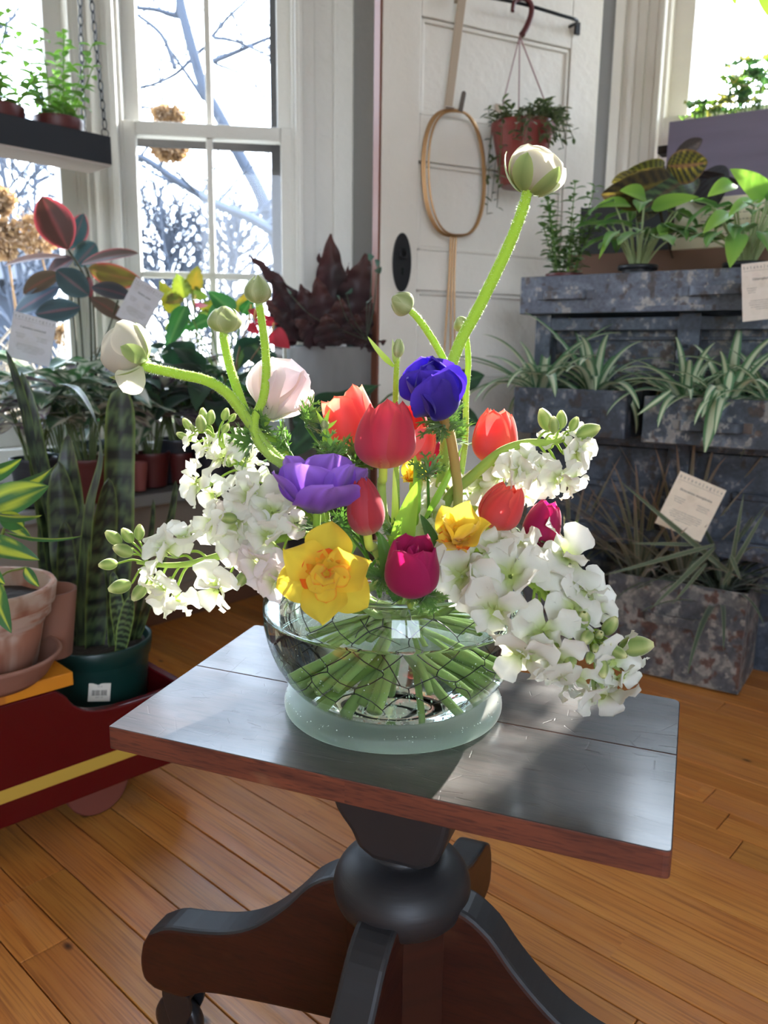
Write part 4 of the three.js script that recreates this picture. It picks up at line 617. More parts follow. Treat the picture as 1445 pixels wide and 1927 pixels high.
// ---- stocks: spikes of ruffled white florets
const flWhite = (a, b) => (s, t) => mulc(mixc(lin(a), lin(b), smooth(0.02, 0.6, s)), 0.95 + 0.1 * noise(t * 10, s * 2));
const FP = [0, 1, 2, 3].map((i) => leafGeo({ L: 1, W: 0.98, shape: (s) => (s < 0.35 ? 0.25 + 0.4 * s / 0.35 : s < 0.8 ? 0.65 + 0.35 * sin((s - 0.35) / 0.45 * PI / 2) : pow(max(0, 1 - pow((s - 0.8) / 0.2, 2)), 0.5) * (0.9 + 0.1 * noise(s * 20, i))), bend: [0.7, 1.05, 0.35, 0.85][i], bendP: 1.4, fold: [0.2, -0.15, 0.3, 0.05][i], wave: 0.11, waveN: 1.4 + i * 0.3, twist: [0.2, -0.3, 0.1, 0.35][i], nu: 10, nv: 6, col: flWhite('#bccb78', '#ecebe2') }));
const FPk = [0, 1].map((i) => leafGeo({ L: 1, W: 0.95, shape: 'obov', bend: [0.7, 1.0][i], bendP: 1.4, fold: [0.2, -0.1][i], wave: 0.1, waveN: 1.7, twist: 0.2, nu: 10, nv: 6, col: flWhite('#c8d090', '#eadfe0') }));
const CALYX = mergeIndexed([0, 1, 2, 3].map((i) => { const g = leafGeo({ L: 1, W: 0.34, shape: 'lance', bend: -0.25, start: 0.42, fold: -0.3, nu: 7, nv: 4, col: (s, t) => mixc(lin('#7d9a48'), lin('#b9c77e'), s * 0.7 + 0.3 * abs(t)) }); g.rotateY(i * PI / 2); return g; }));
const BUDG = (() => { const g = sheet(10, 14, (s, t) => { const a = t * PI, q = 0.30 * pow(sin(PI * min(1, pow(s, 0.85) * 0.96)), 0.7) * (1 + 0.06 * cos(a * 4)); return [sin(a) * q, s, cos(a) * q]; }, (s, t) => mixc(mixc(lin('#7e9a4c'), lin('#aebb6c'), 0.5 + 0.5 * cos(t * PI * 4)), lin('#e2e3a4'), smooth(0.72, 1, s))); return g; })();
function floret(parent, p, axis, size, seed, { pink = false, face = 1, n = 8 } = {}) {
  const g = sub(parent, 'floret'), r = rng(seed); g.position.copy(p); basis(g, axis, V(0.1, 1, 0.2));
  const cl = mesh('calyx', CALYX, leafM, g); cl.scale.setScalar(size * 0.62); cl.position.y = -size * 0.62;
  const set = pink ? FPk : FP;
  for (let i = 0; i < n; i++) {
    const a = i * 2.4 + r(-0.3, 0.3), ring = i < 4 ? 0 : i < 7 ? 1 : 2, e = [0.12, 0.62, 1.05][ring] + r(-0.15, 0.2), L = size * [1.0, 0.8, 0.55][ring] * r(0.88, 1.1);
    const o = mesh('petal', set[(i + seed) % set.length], petalM, g); o.scale.set(L * r(0.85, 1.1), L, L); o.position.set(cos(a) * size * 0.05, size * 0.02 * ring, sin(a) * size * 0.05); basis(o, V(cos(a) * cos(e), sin(e), sin(a) * cos(e)), V(0, ring ? 1 : -0.6, 0)); o.rotateY(r(-0.35, 0.35));
  }
  return g;
}
function stock(label, stemPx, end, florets, buds, { wst = 15, pinkFrom = 99, k5 = 1.16, nP = 7 } = {}) {
  const pts0 = stemPx.map((q) => at(...q)), o = thing('stock_flower', label, 'stock flower', end[end.length - 1].clone()), k = pxm(...stemPx[0]), pts = [...pts0, ...end].map((q) => local(o, q)), curve = new THREE.CatmullRomCurve3(pts0.map((q) => local(o, q)), false, 'centripetal');
  mesh('stem', tube(pts, (s) => wst * k / 2 * (0.45 + 0.55 * min(1, s * 2.2)), { seg: 50, rad: 10, c: (s) => mixc(lin('#9db84e'), lin('#6f8a3a'), smooth(0.3, 0.9, s)) }), stemM, o);
  const near = (p) => { let b = null, bd = 9; for (let i = 0; i <= 40; i++) { const q = curve.getPoint(i / 40), d = q.distanceTo(p); if (d < bd) { bd = d; b = i / 40; } } return curve.getPoint(min(1, b + 0.10)); };
  const pedicel = (p, r) => { const q = near(p), m = q.clone().lerp(p, 0.5).add(V(0, 0.003, 0)); if (q.distanceTo(p) > 0.004) mesh('pedicel', tube([q, m, p], r, { seg: 8, rad: 6, c: GREEN.stem }), stemM, o); };
  florets.forEach(([u, v, d, s, x, y, z, n], i) => { const p = local(o, at(u, v, d)), ax = dirOf(x, y, z), size = k5 * s * pxm(u, v, d) / 2; floret(o, p, ax, size, Math.round(u * 3 + v), { pink: i >= pinkFrom, n: n ?? nP }); pedicel(p.clone().addScaledVector(ax, -size * 0.6), 0.0011); });
  buds.forEach(([u, v, d, l, x, y, z]) => { const p = local(o, at(u, v, d)), ax = dirOf(x, y, z), L = l * pxm(u, v, d), b = mesh('bud', BUDG, leafM, o); b.position.copy(p).addScaledVector(ax, -L / 2); b.scale.setScalar(L); basis(b, ax, V(0.2, 0.1, 1)); pedicel(b.position.clone(), 0.0009); });
  return o;
}
stock('white stock spike rising to the upper left, yellow-green buds at its tip', [[385, 800, 0.66], [420, 840, 0.66], [470, 885, 0.655], [530, 930, 0.65], [590, 985, 0.65]], [neck(3.7, 0.06), foot(0.4, 0.05)], [
  [392, 842, 0.655, 62, -0.6, 0.3, 0.5], [420, 862, 0.645, 78, -0.25, 0.5, 0.8], [372, 912, 0.65, 84, -0.8, -0.1, 0.5], [462, 870, 0.67, 74, 0.1, 0.8, 0.4], [470, 905, 0.65, 70, 0, 0.4, 0.9], [405, 930, 0.66, 74, -0.5, -0.4, 0.6], [360, 826, 0.665, 46, -0.7, 0.3, 0.4], [455, 832, 0.68, 64, 0.1, 0.8, 0.3], [492, 945, 0.635, 74, -0.1, 0.1, 1]], [
  [352, 798, 0.66, 26, -0.5, 0.8, 0.3], [362, 806, 0.655, 17, -0.2, 0.8, 0.5], [378, 797, 0.65, 34, 0.0, 0.9, 0.5], [396, 786, 0.66, 30, 0.2, 0.9, 0.2], [382, 780, 0.665, 26, -0.1, 1, 0], [424, 780, 0.665, 26, 0.3, 0.9, 0.1], [437, 786, 0.668, 20, 0.6, 0.7, 0], [342, 820, 0.66, 22, -0.8, 0.4, 0.3], [424, 806, 0.662, 24, 0.5, 0.6, 0.4]]);
stock('white stock spike reaching out to the far left with hanging buds', [[258, 1058, 0.615], [300, 1063, 0.612], [350, 1062, 0.61], [420, 1044, 0.61], [510, 1018, 0.615], [590, 1010, 0.63]], [neck(3.0, 0.06), foot(-0.1, 0.05)], [
  [312, 1036, 0.605, 98, -0.55, 0.35, 0.75], [345, 1010, 0.612, 92, -0.2, 0.9, 0.4], [290, 1094, 0.612, 58, -0.6, -0.5, 0.6, 6], [308, 1110, 0.600, 88, -0.4, -0.7, 0.6], [330, 1130, 0.605, 84, 0.0, -0.85, 0.5], [410, 1106, 0.60, 100, -0.5, -0.6, 0.7], [445, 985, 0.605, 92, -0.25, 0.2, 0.95], [438, 1022, 0.61, 88, -0.4, -0.1, 0.9], [402, 985, 0.625, 80, -0.4, 0.5, 0.7]], [
  [214, 1012, 0.615, 38, -0.7, 0.6, 0.2], [240, 1008, 0.62, 34, -0.5, 0.8, 0.3], [262, 1002, 0.622, 32, 0.1, 0.95, 0.2], [204, 1062, 0.612, 36, -1, -0.1, 0.3], [226, 1104, 0.606, 44, -0.9, -0.25, 0.3], [262, 1114, 0.605, 40, -0.5, -0.75, 0.4], [232, 1036, 0.61, 42, -0.6, 0.3, 0.5]]);
stock('white and blush stock clustered left of the front daffodil', [[470, 960, 0.60], [500, 1010, 0.595], [540, 1050, 0.60], [600, 1080, 0.62]], [neck(2.6, 0.06), foot(-0.4, 0.06)], [
  [472, 935, 0.61, 96, -0.3, 0.5, 0.8], [512, 965, 0.60, 96, 0.1, 0.4, 0.95], [505, 1010, 0.59, 92, 0.0, 0.2, 1], [490, 1062, 0.585, 96, -0.3, -0.2, 1], [520, 1095, 0.58, 90, -0.1, -0.4, 0.95], [555, 985, 0.60, 60, 0.3, 0.6, 0.8], [460, 1050, 0.60, 70, -0.6, -0.1, 0.8], [440, 960, 0.63, 80, -0.5, 0.4, 0.6], [545, 940, 0.63, 70, 0.1, 0.7, 0.6]], [[430, 975, 0.60, 36, -0.8, 0.1, 0.4], [455, 1090, 0.59, 36, -0.4, -0.7, 0.4]], { pinkFrom: 3 });
stock('white stock arching right over the coral tulip, buds at its tip', [[1072, 822, 0.635], [1040, 832, 0.635], [990, 834, 0.633], [945, 850, 0.632], [890, 895, 0.635], [840, 945, 0.64]], [neck(-0.5, 0.06), foot(2.6, 0.06)], [
  [984, 872, 0.622, 82, -0.1, 0.55, 0.8], [976, 892, 0.615, 86, -0.1, -0.1, 1], [1016, 888, 0.62, 80, 0.35, -0.2, 0.9], [1084, 852, 0.632, 84, 0.75, -0.1, 0.55], [1090, 830, 0.64, 70, 0.8, 0.4, 0.3], [1050, 900, 0.618, 86, 0.3, -0.75, 0.6], [1075, 905, 0.625, 74, 0.7, -0.6, 0.4], [1040, 826, 0.64, 56, 0.0, 0.7, 0.5, 6], [940, 895, 0.64, 74, -0.3, 0.5, 0.7], [905, 915, 0.645, 76, -0.2, 0.6, 0.8], [985, 930, 0.635, 60, 0.1, -0.7, 0.6]], [
  [1026, 790, 0.635, 46, -0.4, 0.9, 0.2], [1042, 800, 0.63, 34, -0.1, 0.9, 0.3], [1056, 790, 0.637, 36, 0.0, 1, 0.1], [1080, 798, 0.635, 30, 0.4, 0.9, 0.2], [1106, 812, 0.636, 48, 0.9, 0.35, 0.2]], { wst: 20 });
stock('large sunlit white stock drooping right over the table, greenish bud tip', [[1132, 1206, 0.560], [1090, 1180, 0.565], [1040, 1135, 0.57], [985, 1085, 0.575], [920, 1050, 0.585], [860, 1055, 0.605]], [neck(0.5, 0.06), foot(-2.9, 0.06)], [
  [878, 1062, 0.562, 100, -0.5, 0.25, 0.9], [930, 1040, 0.565, 96, 0.0, 0.7, 0.75], [968, 1022, 0.58, 92, 0.15, 0.9, 0.5], [870, 1085, 0.555, 104, -0.6, -0.1, 0.85], [960, 1085, 0.55, 116, 0.0, 0.25, 1], [935, 1150, 0.54, 104, -0.35, -0.5, 0.85], [1012, 1058, 0.575, 96, 0.3, 0.75, 0.6], [1062, 1048, 0.58, 116, 0.45, 0.7, 0.5], [1095, 1105, 0.57, 104, 0.7, 0.55, 0.5], [1120, 1140, 0.57, 90, 0.85, 0.4, 0.4], [1020, 1190, 0.535, 104, -0.1, -0.4, 0.95], [985, 1230, 0.53, 112, -0.4, -0.8, 0.6], [1045, 1235, 0.528, 104, -0.1, -0.85, 0.6], [1075, 1275, 0.53, 104, 0.0, -0.95, 0.4], [1128, 1305, 0.535, 100, 0.1, -1, 0.3], [1150, 1240, 0.545, 100, 0.6, -0.6, 0.5], [1165, 1270, 0.55, 84, 0.7, -0.7, 0.3], [1080, 1150, 0.55, 90, 0.4, 0.2, 0.9]], [
  [1098, 1166, 0.545, 44, -0.1, 0.75, 0.7], [1148, 1178, 0.55, 46, 0.35, 0.8, 0.5], [1104, 1200, 0.535, 42, -0.5, -0.3, 0.8], [1128, 1194, 0.535, 28, 0, 0.4, 0.9], [1144, 1210, 0.533, 24, 0.3, 0, 0.95], [1120, 1220, 0.53, 24, -0.3, -0.5, 0.8], [1162, 1228, 0.535, 38, 0.7, -0.3, 0.6], [1196, 1216, 0.548, 66, 0.95, 0.15, 0.3], [1132, 1256, 0.53, 44, 0.0, -0.8, 0.6], [1072, 1246, 0.526, 44, -0.3, -0.4, 0.85], [1134, 1212, 0.53, 16, 0.1, 0, 1], [1110, 1238, 0.53, 30, -0.4, -0.6, 0.7]], { wst: 18, k5: 1.36, nP: 6 });
stock('white stock deep in the bouquet centre behind the upturned daffodil', [[830, 900, 0.68], [835, 950, 0.665], [825, 1000, 0.66]], [neck(-0.2, 0.045), foot(2.8, 0.05)], [[845, 925, 0.655, 84, 0.2, 0.5, 0.9], [812, 968, 0.64, 88, -0.3, 0.2, 0.95], [855, 968, 0.65, 80, 0.3, 0, 0.95], [885, 938, 0.665, 80, 0.3, 0.5, 0.8], [800, 1005, 0.64, 70, -0.3, -0.3, 0.9], [545, 850, 0.70, 60, -0.3, 0.7, 0.5]].slice(0, 5), []);

// ---- loose tulip leaves and ferny sprigs between the blooms
const tl = (label, b, t, w, o = {}) => { const g = thing('tulip_leaf', label, 'leaf', at(...b)); leafPx(g, b, t, w, { shape: 'strap', bend: 0.35, fold: 0.35, nu: 16, nv: 6, m: leafM, col: (s, q) => mixc(lin('#5f8f2e'), lin('#9ccb3c'), 0.35 + 0.4 * s + 0.25 * noise(q * 14, s)), ...o }); return g; };
tl('broad bright green tulip leaf standing right of the closed rosy tulip', [740, 1120, 0.60], [786, 905, 0.585], 58, { roll: -0.3 });
tl('narrow yellow-green tulip leaf beside the central tulip stem', [735, 1080, 0.61], [739, 880, 0.605], 20, { roll: 0.5, col: (s) => mixc(lin('#b4cf45'), lin('#d4e46a'), s) });
tl('dark folded tulip leaf just behind the front magenta bloom', [830, 1075, 0.585], [790, 968, 0.60], 34, { roll: 0.6, col: () => lin('#3c6428') });
tl('green tulip leaf beneath the peach tulip, upright', [765, 1040, 0.64], [778, 850, 0.635], 34, { roll: 0.9 });
tl('curved dark green tulip leaf between rosy tulip and magenta bloom', [748, 1130, 0.575], [712, 1000, 0.585], 40, { roll: 0.2, col: (s) => mixc(lin('#3f6a28'), lin('#5f8f36'), s) });
tl('long green leaf crossing in front of the reddish anemone stem', [800, 975, 0.62], [870, 838, 0.625], 16, { roll: 0.4, bend: 0.2 });
const sprig = (label, u, v, d, ax, n, L, seed) => { const p = at(u, v, d), b = neck((seed % 7) - 3, 0.03), o = thing('ferny_sprig', label, 'foliage sprig', b), a = dirOf(...ax); mesh('stem', tube([V(0, 0, 0), local(o, b.clone().lerp(p, 0.5).add(V(0, 0.004, 0))), local(o, p)], 0.0013, { seg: 10, rad: 6, c: GREEN.leaf }), stemM, o); ferns(o, local(o, p), a, n, L * pxm(u, v, d), seed, { el0: 0.2, el1: 1.2, name: 'leaf' }); };
sprig('ferny green sprig just right of the white pink anemone', 575, 800, 0.66, [0.5, 0.8, 0.3], 7, 60, 501);
sprig('ferny dark sprig between the light purple anemone and the largest tulip', 630, 868, 0.62, [-0.2, 0.8, 0.4], 8, 66, 502);
sprig('ferny sprig poking out under the bright magenta bloom on the right', 1062, 1012, 0.62, [0.8, 0.4, 0.3], 7, 44, 503);
sprig('ferny sprig below the left stock, behind the green stems', 545, 850, 0.665, [-0.6, 0.5, 0.3], 7, 66, 504);
sprig('ferny sprig hanging over the bowl rim under the front magenta bloom', 800, 1118, 0.545, [0.3, -0.5, 0.8], 9, 48, 505);
sprig('ferny sprig left of the front magenta bloom at the bowl rim', 715, 1088, 0.575, [-0.2, 0.4, 0.8], 8, 50, 506);
sprig('ferny sprig above the upturned daffodil beside the reddish stem', 805, 893, 0.63, [0.2, 0.5, 0.8], 7, 52, 507);
sprig('ferny sprig beside the two green stems at left', 478, 832, 0.645, [-0.8, 0.2, 0.4], 6, 66, 508);
sprig('ferny sprig in the gap right of the closed rosy tulip', 745, 1010, 0.60, [0.1, 0.8, 0.5], 8, 54, 511);
sprig('ferny sprig under the light purple anemone beside the front daffodil', 640, 990, 0.585, [0.2, 0.3, 0.9], 8, 46, 512);
sprig('ferny sprig between the peach tulip and the highest coral tulip', 850, 830, 0.68, [0.3, 0.8, 0.3], 8, 60, 513);
sprig('ferny sprig below the left coral tulip, above the light purple anemone', 668, 880, 0.65, [0.1, 0.6, 0.6], 9, 64, 514);

// ---------------------------------------------------------------- left: wagon, pots, window bench plants, hanging shelf
const soilM = std('potting_soil', { color: rgb(0.022, 0.016, 0.012), roughness: 1, bumpMap: dataTex(128, 128, (x, y) => fbm(x * 24, y * 24, 3), false), bumpScale: 0.004 });
const potRed = std('red_pot_plastic', { color: rgb(0.085, 0.012, 0.011), roughness: 0.45 }), potGreen = std('green_pot_plastic', { color: rgb(0.004, 0.030, 0.025), roughness: 0.38 }), potBlack = std('black_pot_plastic', { color: rgb(0.02, 0.022, 0.028), roughness: 0.4 });
function potGeo(r, h, rimH, taper = 0.78) { return lathe([[0.0001, 0.001], [r * taper, 0.001], [r * taper + 0.001, 0.004], [r * 0.97, h - rimH], [r * 1.0, h - rimH], [r * 1.035, h - rimH * 0.4], [r * 1.04, h - 0.001], [r * 1.0, h], [r * 0.96, h - 0.002], [r * 0.93, h - rimH * 1.4]], 36); }
const soilG = (r, h) => { const g = lathe([[0.0001, h], [r * 0.5, h - 0.001], [r * 0.94, h - 0.003], [r * 0.90, h - 0.012], [0.0001, h - 0.012]], 28); const p = g.attributes.position; for (let i = 0; i < p.count; i++) p.setY(i, p.getY(i) + 0.004 * (noise(p.getX(i) * 150 + 50, p.getZ(i) * 150 + 50) - 0.5)); g.computeVertexNormals(); return g; };
function pot(o, r, h, m, { rim = 0.018, taper = 0.78, y = 0, fill = 0.82 } = {}) { const p = mesh('pot', potGeo(r, h, rim, taper), m, o); p.position.y = y; const s = mesh('soil', soilG(r * lerp(taper, 1, fill), h * fill), soilM, o); s.position.y = y; return p; }
// a plant care card on a clear stake
const SHOP = 'botanologica';
function cardTex(name, seed, tone) { return canvasTex(256, 320, (g, w, h) => { g.fillStyle = tone; g.fillRect(0, 0, w, h); const r = rng(seed); for (let i = 0; i < 40; i++) { g.fillStyle = `rgba(120,90,60,${r(0.01, 0.04)})`; g.beginPath(); g.arc(r(0, w), r(0, h), r(5, 40), 0, 7); g.fill(); } g.fillStyle = '#4a463f'; g.textAlign = 'center'; g.font = '21px monospace'; g.fillText(SHOP.split('').join(' ').slice(0, 23), w / 2, 32, w - 22); g.fillRect(12, 42, w - 24, 1); g.font = 'bold 17px serif'; g.fillStyle = '#33302c'; g.fillText(name, w / 2, 96); g.fillStyle = '#6a655c'; g.font = '9px sans-serif'; for (const [x, y, l] of [[60, 140, 60], [190, 140, 66], [60, 152, 52], [190, 152, 56], [60, 164, 44], [190, 164, 60], [128, 210, 160], [128, 222, 176], [128, 234, 168], [128, 246, 150], [128, 258, 90]]) { for (let q = -l / 2; q < l / 2; q += 3.4) g.fillRect(x + q, y - r(1.5, 4.5), r(1.6, 2.8), r(1.6, 4)); } }); }
const clearM = phys('clear_plastic', { color: rgb(0.95, 0.96, 0.96), roughness: 0.05, transmission: 1, thickness: 0, ior: 1.45 });
function card(label, name, c, corners, { seed = 1, tone = '#e6e0d6', stakeTo = null, back = 0.0 } = {}) { // corners: tl, tr, bl as [u, v, d]
  const tl = at(...corners[0]), tr = at(...corners[1]), bl = at(...corners[2]), X = tr.clone().sub(tl), Y = tl.clone().sub(bl), w = X.length(), h = Y.length(), o = thing('care_card', label, 'card', stakeTo ?? bl.clone());
  const g = rbox(w, h, 0.0005, 0.0001), uv = [], p = g.attributes.position; for (let i = 0; i < p.count; i++) uv.push(p.getX(i) / w + 0.5, p.getY(i) / h + 0.5); g.setAttribute('uv', new THREE.Float32BufferAttribute(uv, 2));
  const k = mesh('card', g, std('care_card_' + seed, { map: cardTex(name, seed, tone), roughness: 0.8 }), o); k.position.copy(local(o, tl.clone().add(tr).add(bl).add(tr.clone().add(bl).sub(tl)).multiplyScalar(0.25)));
  const xn = X.clone().normalize(), z = xn.clone().cross(Y).normalize(), yn = z.clone().cross(xn); k.quaternion.setFromRotationMatrix(new THREE.Matrix4().makeBasis(xn, yn, z));
  if (stakeTo) { const m = bl.clone().add(tr.clone().add(bl).sub(tl)).multiplyScalar(0.5).addScaledVector(z, -0.002); mesh('stake', tube([V(0, 0, 0), local(o, m), local(o, m.clone().addScaledVector(yn, h * 0.25))], 0.0016, { seg: 12, rad: 6 }), clearM, o); }
  return o;
}
// ---- red wagon with a yellow stripe
{
  const F = frame(-0.41, -1.15, 45), o = thing('toy_wagon', 'dark red wooden wagon with a yellow stripe along its side', 'wagon', F.P(-0.3, 0, -0.1)); o.rotation.y = PI / 4;
  const red = std('red_gloss_paint', { color: rgb(0.085, 0.0016, 0.004), roughness: 0.24, bumpMap: plasterBump, bumpScale: 0.0006 }), yel = std('yellow_stripe_paint', { color: rgb(0.50, 0.32, 0.05), roughness: 0.4 }), redIn = std('red_paint_inner', { color: rgb(0.09, 0.006, 0.008), roughness: 0.5 });
  const S0 = -0.75, S1 = 0.13, x = (s) => s + 0.3, side = (q, n) => { const top = [...spline([[-0.092, 0.244], [-0.076, 0.230], [-0.066, 0.214], [-0.048, 0.200], [-0.016, 0.191], [0.04, 0.189], [0.09, 0.190]], 24)]; const g = extrude([[x(S0), 0.06], [x(S1), 0.06], [x(S1), 0.19], ...top.slice().reverse().map(([s, y]) => [x(s), y]), [x(S0), 0.244]], 0.016, 0.003, 2); g.translate(0, 0, q); return mesh(n, g, red, o); };
  side(0.1 - 0.016, 'side_board'); side(-0.115, 'side_board');
  mesh('stripe', boxAt(x(S0), x(0.07), 0.0985, 0.1185, 0.0995, 0.1008, 0.0004), yel, o);
  mesh('end_board', boxAt(x(S1) - 0.016, x(S1), 0.06, 0.19, -0.10, 0.084, 0.003), red, o);
  mesh('wagon_floor', boxAt(x(S0), x(S1) - 0.016, 0.075, 0.088, -0.10, 0.084, 0.001), redIn, o);
  const wl = lathe([[0.001, -0.012], [0.048, -0.012], [0.052, -0.009], [0.052, 0.009], [0.048, 0.012], [0.012, 0.012], [0.010, 0.016], [0.001, 0.016]], 40); wl.rotateX(PI / 2); const wm = std('wheel_paint', { color: rgb(0.17, 0.045, 0.03), roughness: 0.6 });
  for (const [s, q] of [[-0.02, 0.055], [-0.6, 0.055], [-0.02, -0.09], [-0.6, -0.09]]) mesh('wheel', wl, wm, o).position.set(x(s), 0.052, q);
  // orange plank lying across the wagon
  const pk = thing('orange_plank', 'worn orange-yellow painted board lying across the wagon', 'plank', F.P(-0.4, 0.246, -0.03)); pk.rotation.y = PI / 4;
  const orange = std('orange_paint', { map: dataTex(256, 256, (a, b) => { const f = fbm(a * 14, b * 30, 4), c = fbm(a * 30 + 7, b * 8, 3); let q = mixc(hx('#d88a1c'), hx('#c5761a'), f); return f > 0.72 ? mixc(q, hx('#5a3318'), 0.8) : c > 0.78 ? mixc(q, hx('#a8602a'), 0.6) : q; }), color: rgb(0.95, 0.95, 0.95), roughness: 0.5 });
  const pg = boxAt(-0.55, 0.335, 0, 0.021, -0.085, 0.034, 0.002); mesh('board', pg.applyMatrix4(new THREE.Matrix4().makeScale(1, 1, 1)), orange, pk);
}
// ---- terracotta pot and saucer with a variegated trailing plant
{
  const base = at(-30, 1262, 1.0), c = V(-0.556, 0.267, -1.062);
  const terr = std('aged_terracotta', { map: dataTex(512, 256, (x, y) => { const f = fbm(x * 9, y * 9, 4), d = fbm(x * 26, y * 5 + 3, 3); return mixc(mixc(hx('#a06c56'), hx('#b89f90'), smooth(0.30, 0.52, f)), hx('#7c4a36'), clamp((d - 0.58) * 2.2)); }), roughness: 0.9 }), terr2 = std('brown_saucer_clay', { color: rgb(0.27, 0.125, 0.085), roughness: 0.75, bumpMap: plasterBump, bumpScale: 0.001 });
  solo('clay_saucer', lathe([[0.0001, 0], [0.066, 0], [0.078, 0.010], [0.094, 0.036], [0.098, 0.040], [0.094, 0.043], [0.089, 0.040], [0.074, 0.012], [0.064, 0.006], [0.0001, 0.006]], 56), terr2, 'brown clay saucer under the pale terracotta pot', 'saucer').position.copy(c);
  const o = thing('terracotta_pot_plant', 'yellow-variegated leafy plant in a pale weathered terracotta pot on saucer', 'potted plant', c.clone().add(V(0, 0.0065, 0)));
  mesh('pot', lathe([[0.0001, 0], [0.060, 0], [0.076, 0.075], [0.081, 0.088], [0.087, 0.092], [0.088, 0.105], [0.093, 0.109], [0.097, 0.132], [0.094, 0.137], [0.087, 0.135], [0.083, 0.100]], 56), terr, o); mesh('soil', soilG(0.086, 0.114), soilM, o);
  const y = lin('#c3cf3f'), g1 = lin('#3f7a34'), g2 = lin('#2c5a30'), vcol = (sd) => (s, t) => { const n = 0.6 * noise(t * 2 + sd, s * 2 + sd * 2) + 0.4 * noise(t * 9 + sd, s * 1.5); return mixc(mixc(g1, g2, noise(sd, s * 3 + t)), y, smooth(0.36, 0.50, n + 0.03 - 0.40 * abs(t))); };
  const LV = [[[-10, 925, 1.0], [98, 878, 1.08], 44, 0.9], [[-30, 960, 0.98], [92, 915, 1.02], 62, -0.2], [[-20, 965, 0.96], [80, 968, 0.98], 28, 1.0], [[2, 965, 0.97], [44, 992, 1.0], 36, 0.2], [[8, 1000, 1.0], [156, 1006, 1.02], 18, 1.1], [[-40, 1020, 0.95], [75, 1055, 0.95], 44, -0.3], [[-25, 1075, 0.93], [23, 1192, 0.90], 46, 0.3], [[24, 1022, 0.98], [42, 1040, 0.99], 26, 0.2], [[48, 1068, 0.98], [74, 1104, 0.98], 22, 0.4], [[-50, 900, 1.05], [40, 862, 1.1], 40, 0.7], [[-60, 1040, 0.9], [10, 1100, 0.9], 40, 0.1], [[10, 990, 1.0], [60, 1020, 1.03], 30, -0.8]];
  LV.forEach(([b, t, w, roll], i) => { const q = leafPx(o, b, t, w, { roll, bend: 0.6, shape: 'ovate', fold: 0.3, nv: 8, nu: 16, col: vcol(i * 1.7) }); const B = q.position; mesh('stalk', tube([V(0.01 * sin(i), 0.112, 0.01 * cos(i)), B.clone().multiplyScalar(0.5).add(V(0, 0.07, 0)), B], 0.0016, { seg: 8, rad: 5, c: lin('#8aa04a') }), stemM, o); });
  // brown clay pot leaning behind
  const bp = thing('clay_pot', 'small plain brown clay pot standing behind the terracotta pot', 'pot', V(-0.512, 0.267, -1.168)); mesh('pot', lathe([[0.0001, 0], [0.030, 0], [0.043, 0.105], [0.040, 0.105], [0.027, 0.008], [0.0001, 0.008]], 36), terr2, bp);
}
